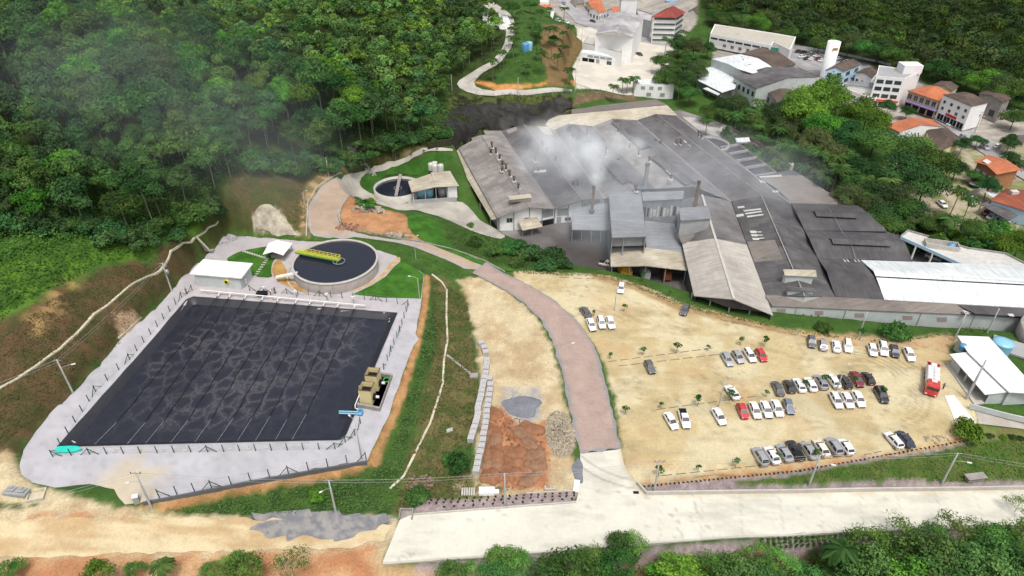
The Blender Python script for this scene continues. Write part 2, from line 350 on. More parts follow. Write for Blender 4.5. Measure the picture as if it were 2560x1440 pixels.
def zone_colour(x, y):
    x = np.asarray(x, float); y = np.asarray(y, float)
    k0 = fbm(x, y, 5, 4, 3)[:, None]
    col = np.array([GRN]) * k0 * 1.3 + np.array([GRN2]) * (1 - k0)
    for i, (w, c1, c2, fe, wob, ns, bb) in enumerate(_zw):
        m = (x > bb[0]) & (x < bb[1]) & (y > bb[2]) & (y < bb[3])
        if not m.any(): continue
        xm, ym = x[m], y[m]
        s = sdf(xm, ym, w) + (fbm(xm, ym, max(1.2, wob * 1.6), 3, 50 + i) - .5) * 2 * wob
        a = sstep(-fe, fe, s)[:, None]
        k = sstep(.38, .62, fbm(xm, ym, ns, 4, 90 + i))[:, None]
        c = np.array([c1]) * k + np.array([c2]) * (1 - k)
        col[m] = col[m] * (1 - a) + c * a
    return col
def set_col(me, cols):
    a = me.color_attributes.new('soil', 'FLOAT_COLOR', 'POINT')
    a.data.foreach_set('color', np.concatenate([cols, np.ones((len(cols), 1))], 1).astype(np.float32).ravel())

def ground_material(name, bump=.5, var=.32, fs=3.0):
    m, nt, b = newmat(name, .95, .08)
    at = node(nt, 'ShaderNodeAttribute', attribute_name='soil')
    tc = node(nt, 'ShaderNodeTexCoord')
    n1 = node(nt, 'ShaderNodeTexNoise', Scale=fs, Detail=8, Roughness=.75); nt.links.new(tc.outputs['Object'], n1.inputs['Vector'])
    n2 = node(nt, 'ShaderNodeTexNoise', Scale=.35, Detail=4, Roughness=.6); nt.links.new(tc.outputs['Object'], n2.inputs['Vector'])
    r1 = ramp(nt, n1.outputs[0], [(.32, (1 - var,) * 3), (.7, (1 + var,) * 3)])
    r2 = ramp(nt, n2.outputs[0], [(.3, (1 - var * .55,) * 3), (.7, (1 + var * .45,) * 3)])
    o = mixc(nt, 1.0, at.outputs['Color'], r1.outputs[0], 'MULTIPLY'); o = mixc(nt, 1.0, o, r2.outputs[0], 'MULTIPLY')
    nt.links.new(o, b.inputs['Base Color'])
    bp = node(nt, 'ShaderNodeBump', Strength=bump, Distance=.25); nt.links.new(n1.outputs[0], bp.inputs['Height']); nt.links.new(bp.outputs[0], b.inputs['Normal'])
    return m
M_GROUND = ground_material('soil_and_grass', .6)
M_DIRT = ground_material('packed_dirt', .25, .16, 2.2)

def axis(segs):
    o = []
    for a, b, s in segs: o += list(np.arange(a, b - s * .5, s))
    return np.array(o + [segs[-1][1]])
ax = axis([(-2500,-430,115),(-430,-150,4),(-150,-125,1.5),(-125,105,.62),(105,170,1.3),(170,430,4),(430,2500,115)])
ay = axis([(-300,40,17),(40,66,1.6),(66,182,.62),(182,300,1.2),(300,520,2.5),(520,720,8),(720,3200,140)])
X, Y = np.meshgrid(ax, ay); nx, ny = len(ax), len(ay)
Z = HV(X, Y) + (fbm(X, Y, 6, 4, 5) - .5) * .35
far = np.maximum(np.abs(X) - 430, 0) * .02 + np.maximum(Y - 720, 0) * .03
Z = Z + far
# keep the base below every crisp sheet laid over it
me = bpy.data.meshes.new('ground')
vco = np.stack([X.ravel(), Y.ravel(), Z.ravel()], 1)
# ------------------------------------------------------------------ crisp sheets laid over the ground
SHEETS = []
def densify(poly, step, wob=0.0, seed=0):
    out = []; n = len(poly)
    for i in range(n):
        a = np.array(poly[i][:2]); b = np.array(poly[(i + 1) % n][:2]); L = np.hypot(*(b - a)); k = max(1, int(L / step))
        for j in range(k):
            p = a + (b - a) * j / k
            if wob:
                p = p + (np.array([float(vnoise(np.array(p[0] / 1.7), np.array(p[1] / 1.7), seed)), float(vnoise(np.array(p[0] / 1.7), np.array(p[1] / 1.7), seed + 7))]) - .5) * 2 * wob
            out.append((float(p[0]), float(p[1])))
    return out
def smooth_poly(poly, it=2):
    for _ in range(it):
        q = []; n = len(poly)
        for i in range(n):
            a, b = poly[i], poly[(i + 1) % n]
            q.append((a[0] * .75 + b[0] * .25, a[1] * .75 + b[1] * .25)); q.append((a[0] * .25 + b[0] * .75, a[1] * .25 + b[1] * .75))
        poly = q
    return poly
def sheet(name, poly_px, m, off=.1, res=1.2, col=None, wob=0.0, smooth=1, world=None, kind='structure', zfun=None, label=None):
    poly = world or [(G(a, b).x, G(a, b).y) for a, b in poly_px]
    if smooth: poly = smooth_poly(poly, smooth)
    bd = densify(poly, res, wob)
    A = np.array(bd); x0, y0 = A.min(0); x1, y1 = A.max(0)
    xx, yy = np.meshgrid(np.arange(x0, x1, res), np.arange(y0, y1, res)); xx = xx.ravel(); yy = yy.ravel()
    s = sdf(xx, yy, bd); k = s > res * .45; xx, yy = xx[k], yy[k]
    pts = [Vector(p) for p in bd] + [Vector((float(a), float(b))) for a, b in zip(xx, yy)]
    nb = len(bd)
    r = geometry.delaunay_2d_cdt(pts, [(i, (i + 1) % nb) for i in range(nb)], [], 1, 1e-4)
    vx = np.array([v.x for v in r[0]]); vy = np.array([v.y for v in r[0]])
    vz = (zfun(vx, vy) if zfun else HV(vx, vy)) + off
    me = bpy.data.meshes.new(name); me.from_pydata(list(zip(vx.tolist(), vy.tolist(), vz.tolist())), [], [tuple(f) for f in r[2]])
    me.materials.append(m); me.update()
    if len(me.polygons) and me.polygons[0].normal.z < 0: me.flip_normals()
    if col is not None:
        c = zone_colour(vx, vy) if col == 'zone' else col(vx, vy)
        set_col(me, c)
    me.polygons.foreach_set('use_smooth', [True] * len(me.polygons))
    o = bpy.data.objects.new(name, me); COL.objects.link(o); tag(o, label, kind=kind)
    SHEETS.append(bd)
    return o
def two(c1, c2, sc, seed, lo=.4, hi=.6, stretch=None):
    def f(x, y):
        xs, ys = (x, y) if stretch is None else (x * stretch[0] + y * stretch[1], x * stretch[2] + y * stretch[3])
        k = sstep(lo, hi, fbm(xs, ys, sc, 4, seed))[:, None]
        return np.array([c1]) * k + np.array([c2]) * (1 - k)
    return f

PARK = ZONES[22][0]
def park_col(x, y):
    c = zone_colour(x, y); g = G(2150, 955)
    for r_ in (8.5, 9.6, 10.6, 11.8, 13.2):
        d = np.abs(np.hypot(x - g.x, y - g.y) - r_ + (fbm(x, y, 4, 2, 94) - .5) * .8); a = (1 - sstep(.12, .35, d)) * (x > g.x) * (fbm(x, y, 2.5, 2, 95) > .42)
        c = c * (1 - .28 * a[:, None])
    for ln in ([(1470,745),(1600,815),(1800,850),(2000,905),(2300,915)],[(1500,960),(1700,970),(1880,950),(1960,925)],[(1540,1090),(1750,1100),(2000,1065),(2330,1050),(2400,1010)],[(1330,705),(1500,725),(1650,790),(1850,845)]):
        w = gp(ln)
        for o_ in (-.85, .85, -1.5, 2.3):
            d = np.abs(segdist(x + o_ * .35, y + o_, w, False) + (fbm(x, y, 6, 2, 101) - .5) * 1.6); a = (1 - sstep(.08, .34, d)) * sstep(.38, .6, fbm(x, y, 3.5, 3, 102)); c = c * (1 - .17 * a[:, None])
    sp = sstep(.66, .74, fbm(x, y, 1.1, 3, 96)) * sstep(.45, .6, fbm(x, y, 9, 2, 97)); c = c * (1 - .30 * sp[:, None])
    w_ = sstep(.55, .7, fbm(x * .35 + y * .1, y * 1.4, 4, 4, 98)); c = c * (1 - .13 * w_[:, None])
    og = sstep(.60, .72, fbm(x, y, 7, 3, 99)); c = c * (1 - og[:, None] * .35) + np.array([(.43, .28, .14)]) * og[:, None] * .35
    return c
sheet('parking_lot', PARK, M_DIRT, .06, .55, park_col, wob=.35)
sheet('dirt_road', [(-200,1290),(100,1300),(300,1296),(600,1296),(985,1300),(950,1366),(700,1372),(500,1384),(200,1388),(-200,1380)], M_DIRT, .06, .7,
      two((.56,.47,.30), (.43,.31,.17), 3.2, 21, .35, .65, (.35, 0, 0, 1.6)), wob=.5)
def apron_col(x, y):
    k = fbm(x, y, 4, 5, 31)[:, None]; c = np.array([(.415,.41,.435)]) * (.82 + .34 * k) * (1 - .10 * (vnoise(x * 3.1, y * 3.1, 8) > .72)[:, None])
    g = G(300, 1225); d = np.hypot(x - g.x, y - g.y) + (fbm(x, y, 2, 3, 33) - .5) * 8
    a = (1 - sstep(3, 9, d))[:, None] * .75
    q = G(740, 700); d2 = (1 - sstep(18, 42, np.hypot(x - q.x, y - q.y)))[:, None] * .5
    c = c * (1 - d2) + np.array([(.40,.345,.335)]) * d2
    return c * (1 - a) + np.array([(.50,.42,.27)]) * a
M_GRAVEL = ground_material('fine_pale_gravel', .35, .12, 5.0)
sheet('gravel_apron', APRON, M_GRAVEL, .10, .9, apron_col, wob=.12, smooth=0)
M_LAWN = ground_material('mown_grass', .5, .30, 2.5)
LG = two((.055,.150,.020), (.036,.105,.016), 2.5, 41)
sheet('lawn', [(562,651),(585,636),(609,627),(671,616),(700,618),(702,640),(687,648),(679,664),(678,682),(683,696),(634,693),(600,682)], M_LAWN, .17, .8, LG)
sheet('lawn', [(1003,653),(1030,668),(1060,687),(1052,748),(955,745),(882,737),(930,714),(965,692),(985,668)], M_LAWN, .17, .8, LG, smooth=0)
sheet('lawn', [(1020,540),(1045,535),(1080,548),(1105,575),(1112,600),(1160,635),(1230,663),(1285,674),(1282,681),(1200,664),(1120,630),(1060,603),(1030,583),(1018,560)], M_LAWN, .12, .8, LG)
sheet('lawn', [(1130,383),(1060,391),(1000,402),(918,428),(898,448),(900,470),(925,486),(940,486),(936,465),(950,448),(975,437),(1010,435),(1040,440),(1070,428),(1130,402)], M_LAWN, .12, .8, two((.040,.110,.018), (.03,.085,.014), 2.5, 41))
sheet('lawn', [(972,500),(1000,497),(1015,498),(1021,509),(990,508)], M_LAWN, .14, .8, LG, smooth=0)
M_CONC = ground_material('pale_concrete', .12, .07, 1.3)
RB = P(1300, 1340, 0)
def road_col(x, y):
    c = np.array([(.585,.57,.49)]) * (.88 + .20 * fbm(x, y, 5, 4, 61)[:, None])
    k = (1 - sstep(1.5, 6, np.abs(y - 88 - (x - 30) * .01))) * sstep(25, 45, x)        # worn wheel band
    c = c * (1 - .20 * k[:, None]) * (1 - .16 * sstep(.5, .75, fbm(x * .4, y * 1.6, 3.0, 4, 64))[:, None])
    sl = ((x * 1.0 - y * .25) / 7.0); ln = np.abs(sl - np.round(sl)) < .022
    c[ln & (x > 22)] *= .88
    for r, cx, cy in ((17.5, 25.5, 98.5), (15.6, 25.5, 98.5)):                                  # two curved tyre marks
        d = np.abs(np.hypot(x - cx, y - cy) - r); a = (1 - sstep(.1, .32, d)) * (x < 34) * (y < 104) * (x < cx + 6)
        c = c * (1 - .30 * a[:, None])
    st_ = sstep(.70, .80, fbm(x, y, 1.2, 3, 65)) * sstep(.5, .62, fbm(x, y, 8, 2, 66)); c = c * (1 - .28 * st_[:, None])
    e = segdist(x, y, CRW) + (fbm(x, y, 2, 3, 67) - .5) * 1.6; k = (1 - sstep(.1, 1.1, e))[:, None] * .55; c = c * (1 - k) + np.array([(.45,.37,.25)]) * k
    return c
CRW = gp([(1552,1122),(1560,1160),(1575,1190),(1592,1212),(1615,1237),(1900,1233),(2700,1222)])[0:] 
sheet('concrete_road', [(1000,1300),(1030,1287),(1440,1256),(1447,1230),(1452,1180),(1450,1134),(1552,1122),(1560,1160),(1575,1190),(1592,1212),(1615,1237),(1900,1233),(2700,1222),(2700,1314),(2000,1333),(1800,1345),(1500,1368),(1300,1384),(1100,1400),(955,1411)], M_CONC, .08, .45, road_col, smooth=0)
M_ROAD = ground_material('worn_road_surface', .25, .14, 2.0)
def edge_col(core, edge, poly, wd):
    w = gp(poly)
    def f(x, y):
        d = segdist(x, y, w) + (fbm(x, y, 1.5, 3, 71) - .5) * wd * 1.5
        a = (1 - sstep(wd * .5, wd, d))[:, None]
        k = fbm(x, y, 2.5, 4, 72)[:, None]
        return (np.array([core]) * (.85 + .3 * k)) * (1 - a) + np.array([edge]) * a
    return f
PAVER = [(1450,1133),(1435,1080),(1420,1000),(1405,930),(1380,850),(1350,800),(1300,750),(1245,718),(1180,682),(1215,655),(1262,686),(1300,700),(1340,722),(1395,757),(1440,800),(1475,850),(1497,890),(1515,960),(1533,1030),(1550,1122)]
sheet('paver_road', PAVER, M_ROAD, .14, .6, edge_col((.345,.262,.225), (.24,.23,.235), PAVER, .8), wob=.3, smooth=0)
DROAD = [(1180,683),(1100,642),(1000,608),(940,600),(860,597),(790,593),(772,580),(768,520),(790,482),(815,458),(850,440),(862,470),(880,492),(858,510),(848,540),(856,566),(900,586),(985,600),(1050,606),(1120,622),(1215,655)]
sheet('dirt_road', DROAD, M_ROAD, .11, .8, edge_col((.37,.285,.215), (.33,.31,.30), DROAD, 1.0), wob=.15)
SROAD = [(1132,371),(1030,384),(950,399),(885,427),(852,440),(858,470),(880,492),(925,505),(960,515),(1050,530),(1110,545),(1160,570),(1220,592),(1262,600),(1262,585),(1210,560),(1175,520),(1150,502),(1060,508),(985,500),(932,487),(903,470),(899,448),(918,427),(1000,401),(1132,381)]
sheet('service_road', SROAD, M_ROAD, .13, .8, two((.40,.38,.33), (.33,.31,.275), 3, 75), smooth=1)
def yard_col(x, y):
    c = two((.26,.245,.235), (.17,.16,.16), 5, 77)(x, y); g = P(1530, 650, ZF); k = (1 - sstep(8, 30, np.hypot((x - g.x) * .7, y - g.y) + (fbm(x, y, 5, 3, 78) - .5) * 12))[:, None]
    return c * (1 - k) + np.array([(.075,.068,.065)]) * k  # yard blended dark round the canopy, its shade put into the colour
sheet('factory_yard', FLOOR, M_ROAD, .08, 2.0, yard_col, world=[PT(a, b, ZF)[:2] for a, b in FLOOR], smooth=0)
sheet('hill_road', [(1205,-10),(1250,15),(1283,42),(1288,75),(1282,112),(1265,142),(1238,166),(1200,187),(1184,205),(1192,222),(1250,231),(1430,223),(1430,232),(1250,242),(1178,236),(1140,215),(1150,198),(1200,168),(1238,148),(1260,115),(1266,80),(1262,52),(1230,25),(1190,8)], M_ROAD, .15, 1.2, two((.43,.41,.37), (.36,.34,.30), 3, 78))
sheet('plaza', [(1435,70),(1500,60),(1560,80),(1700,108),(1690,130),(1640,150),(1622,180),(1650,215),(1590,236),(1440,222),(1428,180),(1463,112)], M_CONC, .15, 1.5, two((.56,.53,.46), (.49,.46,.40), 6, 79))
sheet('street', [(1365,-40),(1425,-40),(1480,8),(1560,55),(1640,92),(1720,105),(1700,122),(1610,108),(1540,90),(1470,68),(1430,50)], M_ROAD, .2, 1.5, two((.34,.33,.34), (.28,.27,.28), 4, 80))
sheet('car_park', [(1960,138),(1990,122),(2090,140),(2200,168),(2150,205),(2060,198),(1985,165)], M_ROAD, .2, 1.5, two((.30,.30,.31), (.24,.24,.25), 4, 81))
sheet('street', [(1790,128),(1850,122),(1960,140),(2060,200),(2160,222),(2250,260),(2340,300),(2440,375),(2570,460),(2700,520),(2700,470),(2570,405),(2470,345),(2370,300),(2290,262),(2200,225),(2100,195),(2000,150),(1900,128)], M_ROAD, .25, 1.5, two((.33,.32,.32), (.27,.26,.26), 4, 82))
sheet('courtyard', [(1705,292),(1750,296),(1800,315),(1830,330),(1960,420),(2120,508),(2105,508),(1985,455),(1880,395),(1830,350),(1752,330)], M_CONC, .1, 1.5, two((.44,.42,.40), (.36,.35,.34), 4, 83), world=[PT(a, b, ZF)[:2] for a, b in [(1705,292),(1750,296),(1800,315),(1830,330),(1960,420),(2120,508),(2095,508),(1985,455),(1880,395),(1830,350),(1752,330)]], smooth=0)
sheet('slab', [(2361,990),(2384,989),(2442,1062),(2386,1052)], M_CONC, .14, 1.0, two((.74,.72,.68), (.68,.66,.60), 4, 84), smooth=0)
sheet('side_road', [(2436,1022),(2500,1040),(2700,1075),(2700,1092),(2560,1074),(2446,1060)], M_ROAD, .12, 1.0, two((.42,.39,.35), (.36,.33,.29), 4, 85), smooth=0)
PIT = [(699,647),(683,660),(679,680),(690,702),(720,718),(748,729),(775,735),(745,716),(724,700),(719,680),(712,668)]
sheet('bare_earth', PIT, M_DIRT, .20, .5, two((.42,.27,.09), (.33,.19,.07), 1.5, 86))
sheet('bare_earth', [(997,641),(978,655),(952,690),(915,713),(868,733),(905,724),(945,703),(972,680),(992,656),(1003,650)], M_DIRT, .16, .5, two((.42,.27,.12), (.45,.36,.25), 1.0, 87))

sheet('gravel_patch', [(612,1284),(700,1281),(830,1284),(985,1291),(965,1318),(900,1340),(790,1347),(700,1345),(630,1325),(640,1312),(760,1306),(700,1298),(640,1296)], M_ROAD, .15, .5, two((.17,.175,.19), (.27,.26,.245), .9, 91), wob=.9)
sheet('rock_cutting', [(1082,352),(1112,318),(1130,275),(1165,262),(1250,262),(1300,255),(1350,262),(1425,252),(1432,272),(1398,288),(1366,305),(1240,322),(1160,345),(1110,358)], noisy('wet_black_rock', (.045,.042,.038), .5, .35, .55, c2=(.014,.014,.013), bump=.9), .15, 1.1, None, zfun=lambda x, y: HV(x, y) + (fbm(x, y, 5, 4, 92) - .35) * 4.0, wob=.8)
sheet('rock_outcrop', [(642,528),(652,518),(690,516),(702,535),(715,555),(742,584),(745,590),(690,590),(636,580),(640,555)], noisy('bleached_rock', (.60,.56,.45), .4, .5, .9, c2=(.30,.26,.19), bump=.9), .12, .6, None, zfun=lambda x, y: HV(x, y) + (fbm(x, y, 3, 4, 93) - .3) * 1.6, wob=.4)

# lagoon liner and water
M_LINER = noisy('black_plastic_liner', (.030,.032,.040), .3, .6, .45, .4, bump=.15)
sheet('lagoon_liner', LAG, M_LINER, .20, .7, None, smooth=0)
def inset(poly, d):
    c = np.array(poly)[:, :2]; n = len(c); out = []
    for i in range(n):
        a, b, e = c[i - 1], c[i], c[(i + 1) % n]
        n1 = np.array([-(b - a)[1], (b - a)[0]]); n1 /= np.hypot(*n1); n2 = np.array([-(e - b)[1], (e - b)[0]]); n2 /= np.hypot(*n2)
        m = n1 + n2; m = m / max(.5, m.dot(m) / 2 ** .5 / 2 ** .5) if m.dot(m) > 1e-6 else n1
        out.append(tuple(b + m * d * (1 if area2(c) > 0 else -1)))
    return out
def area2(c): return sum(c[i][0] * c[(i + 1) % len(c)][1] - c[(i + 1) % len(c)][0] * c[i][1] for i in range(len(c)))
ZW = ZA - 1.0
def water_material():
    m, nt, b = newmat('dark_aerated_water', .22, .5)
    tc = node(nt, 'ShaderNodeTexCoord'); mp = node(nt, 'ShaderNodeMapping'); mp.inputs['Rotation'].default_value = (0, 0, R(-8)); mp.inputs['Scale'].default_value = (1.0, .92, 1)
    nt.links.new(tc.outputs['Object'], mp.inputs[0])
    nz = node(nt, 'ShaderNodeTexNoise', Scale=.45, Detail=6, Roughness=.62); nt.links.new(mp.outputs[0], nz.inputs['Vector'])
    ad = node(nt, 'ShaderNodeMix', data_type='VECTOR'); ad.inputs[0].default_value = .09
    sb = node(nt, 'ShaderNodeVectorMath', operation='SUBTRACT'); nt.links.new(nz.outputs['Color'], sb.inputs[0]); sb.inputs[1].default_value = (.5, .5, .5)
    sc = node(nt, 'ShaderNodeVectorMath', operation='SCALE'); sc.inputs['Scale'].default_value = 3.0; nt.links.new(sb.outputs[0], sc.inputs[0])
    av = node(nt, 'ShaderNodeVectorMath', operation='ADD'); nt.links.new(mp.outputs[0], av.inputs[0]); nt.links.new(sc.outputs[0], av.inputs[1])
    vo = node(nt, 'ShaderNodeTexVoronoi', Scale=.31, feature='DISTANCE_TO_EDGE'); nt.links.new(av.outputs[0], vo.inputs['Vector'])
    foam = ramp(nt, vo.outputs['Distance'], [(0.0, (.95, .95, .95)), (.03, (.55, .55, .55)), (.10, (.34, .34, .34)), (.19, (.07, .07, .07)), (.5, (0, 0, 0))])
    n2 = node(nt, 'ShaderNodeTexNoise', Scale=3.0, Detail=8, Roughness=.8); nt.links.new(av.outputs[0], n2.inputs['Vector'])
    n3 = node(nt, 'ShaderNodeTexNoise', Scale=.07, Detail=3); nt.links.new(mp.outputs[0], n3.inputs['Vector'])
    g = ramp(nt, n2.outputs[0], [(.36, (.15, .15, .15)), (.64, (1, 1, 1))])
    g3 = ramp(nt, n3.outputs[0], [(.36, (.35, .35, .35)), (.58, (1, 1, 1))])
    at = node(nt, 'ShaderNodeAttribute', attribute_name='soil')
    f = mixc(nt, 1.0, foam.outputs[0], g.outputs[0], 'MULTIPLY'); f = mixc(nt, 1.0, f, g3.outputs[0], 'MULTIPLY'); f = mixc(nt, 1.0, f, at.outputs['Color'], 'MULTIPLY')
    base = ramp(nt, n2.outputs[0], [(.3, (.011, .013, .021)), (.7, (.023, .025, .037))])
    o = mixc(nt, f, base.outputs[0], (.125, .118, .128)); nt.links.new(o, b.inputs['Base Color'])
    rr = ramp(nt, f, [(0, (.16,) * 3), (1, (.7,) * 3)]); nt.links.new(rr.outputs[0], b.inputs['Roughness'])
    bp = node(nt, 'ShaderNodeBump', Strength=.35, Distance=.2); nt.links.new(n2.outputs[0], bp.inputs['Height']); nt.links.new(bp.outputs[0], b.inputs['Normal'])
    return m
LW = [(q[0], q[1]) for q in LAGW]
AIRZ = [PT(a, b, ZW) for a, b in [(300,1060),(360,1062),(600,1050),(740,1025),(850,960),(880,900),(905,800),(800,775),(560,760),(490,790),(420,880)]]
def foam_mask(x, y):
    s = sdf(x, y, AIRZ) + (fbm(x, y, 6, 3, 88) - .5) * 9
    k = sstep(-2.5, 2.5, s)[:, None]; return np.repeat(.12 + .88 * k, 3, 1)
sheet('lagoon_water', None, water_material(), 0, 1.5, foam_mask, smooth=0, world=LW, zfun=lambda x, y: np.full(x.shape, ZW))

# finish the base: dip it a little under every sheet
dip = np.zeros(X.shape)
for bd in SHEETS:
    A = np.array(bd); x0, y0 = A.min(0) - 1; x1, y1 = A.max(0) + 1
    ix = np.where((ax > x0) & (ax < x1))[0]; iy = np.where((ay > y0) & (ay < y1))[0]
    if not len(ix) or not len(iy): continue
    sub = np.ix_(iy, ix); bs = bd[::max(1, len(bd) // 160)] if len(bd) > 400 else bd
    s = sdf(X[sub], Y[sub], bs); dip[sub] = np.maximum(dip[sub], sstep(.1, 1.0, s) * .35)
    Z[sub] = np.where(s > .1, np.minimum(Z[sub], HV(X[sub], Y[sub]) + .02), Z[sub])
    near_edge = (s > -1.2) & (s <= .1); Z[sub] = np.where(near_edge, np.minimum(Z[sub], HV(X[sub], Y[sub]) + .03), Z[sub])
Z = Z - dip
vco[:, 2] = Z.ravel()
idx = np.arange(nx * ny).reshape(ny, nx)
fa = np.stack([idx[:-1, :-1], idx[:-1, 1:], idx[1:, 1:], idx[1:, :-1]], -1).reshape(-1, 4)
me.vertices.add(len(vco)); me.vertices.foreach_set('co', vco.astype(np.float32).ravel())
me.loops.add(fa.size); me.loops.foreach_set('vertex_index', fa.ravel().astype(np.int32))
me.polygons.add(len(fa)); me.polygons.foreach_set('loop_start', np.arange(0, fa.size, 4, dtype=np.int32)); me.polygons.foreach_set('loop_total', np.full(len(fa), 4, np.int32))
me.polygons.foreach_set('use_smooth', np.ones(len(fa), bool)); me.update(calc_edges=True); me.validate()
set_col(me, zone_colour(X.ravel(), Y.ravel())); me.materials.append(M_GROUND)
go = bpy.data.objects.new('ground', me); COL.objects.link(go); tag(go, kind='structure')
# ================================================================== BUILDINGS
def roofmat(name, c, ang, var=.35, c2=None, patch=.25, rough=.8, sheetw=1.1, sheetl=2.4, stain=None):
    """corrugated sheets laid in courses: tone changes from sheet to sheet, run-off streaks down the slope"""
    m, nt, b = newmat(name, rough, .25)
    tc = node(nt, 'ShaderNodeTexCoord'); mp = node(nt, 'ShaderNodeMapping'); mp.vector_type = 'TEXTURE'; mp.inputs['Rotation'].default_value = (0, 0, R(ang))
    nt.links.new(tc.outputs['Object'], mp.inputs[0])
    br = node(nt, 'ShaderNodeTexBrick'); br.inputs['Scale'].default_value = 1.0; br.inputs['Brick Width'].default_value = sheetw * 2.2; br.inputs['Row Height'].default_value = sheetl
    br.inputs['Mortar Size'].default_value = .035; br.inputs['Mortar Smooth'].default_value = 1.0
    br.inputs['Color1'].default_value = (1 - patch,) * 3 + (1,); br.inputs['Color2'].default_value = (1 + patch * .6,) * 3 + (1,); br.inputs['Mortar'].default_value = (.62,) * 3 + (1,)
    nt.links.new(mp.outputs[0], br.inputs['Vector'])
    st = node(nt, 'ShaderNodeMapping'); st.inputs['Scale'].default_value = (1.6, .16, .3); nt.links.new(mp.outputs[0], st.inputs[0])
    n1 = node(nt, 'ShaderNodeTexNoise', Scale=1.0, Detail=8, Roughness=.7); nt.links.new(st.outputs[0], n1.inputs['Vector'])
    n2 = node(nt, 'ShaderNodeTexNoise', Scale=.10, Detail=5, Roughness=.6); nt.links.new(mp.outputs[0], n2.inputs['Vector'])
    c2 = c2 or tuple(x * (1 - var) for x in c)
    r2 = ramp(nt, n2.outputs[0], [(.38, c2), (.62, c)])
    r1 = ramp(nt, n1.outputs[0], [(.32, (.74,) * 3), (.68, (1.16,) * 3)])
    o = mixc(nt, 1.0, r2.outputs[0], r1.outputs[0], 'MULTIPLY'); o = mixc(nt, .8, o, br.outputs['Color'], 'MULTIPLY')
    nt.links.new(o, b.inputs['Base Color'])
    wv = node(nt, 'ShaderNodeTexWave', Scale=.9); wv.bands_direction = 'X'; nt.links.new(mp.outputs[0], wv.inputs['Vector'])
    bp = node(nt, 'ShaderNodeBump', Strength=.25, Distance=.06); nt.links.new(wv.outputs['Fac'], bp.inputs['Height']); nt.links.new(bp.outputs[0], b.inputs['Normal'])
    return m
A1, A2, A3 = -74.8, -95, -4
RF_GREY = roofmat('weathered_fibre_cement', (.27,.25,.235), A1, .2, (.20,.185,.175))
RF_DARK = roofmat('dark_fibre_cement', (.14,.132,.132), A1, .3, (.085,.08,.082))
RF_MID = roofmat('mid_grey_fibre_cement', (.175,.166,.163), A1, .3, (.105,.10,.10))
RF_DK2 = roofmat('dark_sheet_roof', (.115,.11,.112), A2, .3, (.07,.067,.07), .3)
RF_DK3 = roofmat('dark_ridge_roof', (.10,.096,.10), A3, .3, (.065,.062,.066), .2)
RF_LT = roofmat('light_beige_sheets', (.44,.415,.37), A2, .15, (.36,.33,.30), .08, sheetw=.9, sheetl=1.4)
RF_CREAM = roofmat('cream_sheet_roof', (.47,.43,.34), A1, .2, (.36,.32,.25), .12)
RF_METAL = roofmat('blue_grey_metal_roof', (.25,.265,.28), A2, .2, (.19,.20,.215), .04, .5)
RF_WHITE = roofmat('white_painted_metal', (.68,.71,.71), A3, .06, (.59,.63,.635), .05, .4, 1.0, 6.0)
RF_BROWN = roofmat('brown_sheet_roof', (.21,.185,.165), A1, .2, (.17,.15,.135), .1)
RF_TILE = roofmat('orange_clay_tiles', (.52,.17,.075), 20, .3, (.38,.13,.065), .15, .6, .5, .5)
RF_OLDT = roofmat('old_dark_tiles', (.13,.095,.075), 20, .35, (.08,.06,.05), .2, .8, .6, .6)
M_WHITE = mat('white_wall_paint', (.84,.84,.84), .06, .5, c2=(.76,.755,.74))
M_SHADEW = mat('shade_toned_wall', (.11,.105,.10), .3, .5)  # wall tone darkened to carry the shade under the factory roofs
M_WGREY = mat('pale_green_grey_wall', (.52,.56,.55), .12, .35, c2=(.42,.46,.45))
M_LBLUE = mat('pale_blue_wall', (.46,.62,.74), .1, .5)
M_GREYW = mat('grey_render', (.36,.37,.37), .2, .5)
M_CREAMW = mat('cream_wall_paint', (.62,.56,.40), .12, .5)
M_YELW = mat('yellow_wall_paint', (.70,.66,.36), .12, .5)
M_BRICKW = mat('orange_brick_wall', (.42,.20,.10), .25, 2.0)
M_RIDGE = mat('old_ridge_cap', (.26,.25,.24), .3, 1)
M_DARK = mat('dark_void', (.012,.012,.014), .3, 1.0)
M_GLASS = noisy('window_glass', (.055,.065,.075), .3, 1.5, .12, .6)
M_CONCW = mat('raw_concrete', (.36,.34,.31), .3, .7, c2=(.24,.225,.205))
M_CONCL = mat('light_concrete', (.52,.50,.45), .2, .9)
M_STEEL = mat('galvanised_steel', (.42,.43,.44), .25, 1.5, .45, .5, .3)
M_RUST = mat('rusty_steel', (.16,.11,.085), .4, 1.2, .7)
M_YEL = mat('yellow_railing_paint', (.72,.66,.06), .1, 1)
M_GREENP = mat('green_machine_paint', (.08,.33,.08), .2, 1)
M_TANKB = mat('blue_plastic', (.10,.30,.52), .15, .8, .4, .5)
M_TANKL = mat('light_blue_plastic', (.25,.52,.70), .12, .8, .4, .5)
M_SKYL = mat('white_skylight_sheet', (.62,.61,.57), .25, .8, .5)
M_BLACKP = mat('black_pipe_rubber', (.02,.02,.022), .3, 1, .6)
M_WHITEP = mat('white_pipe_paint', (.72,.72,.70), .12, 1.2, .5)
M_GRP = mat('dark_green_posts', (.035,.10,.075), .2, 2)
M_BLUEG = mat('blue_awning', (.10,.13,.42), .2, 1)
M_REDS = mat('red_sign_paint', (.55,.04,.045), .2, 1)
M_ORS = mat('orange_sign_paint', (.70,.13,.03), .2, 1)

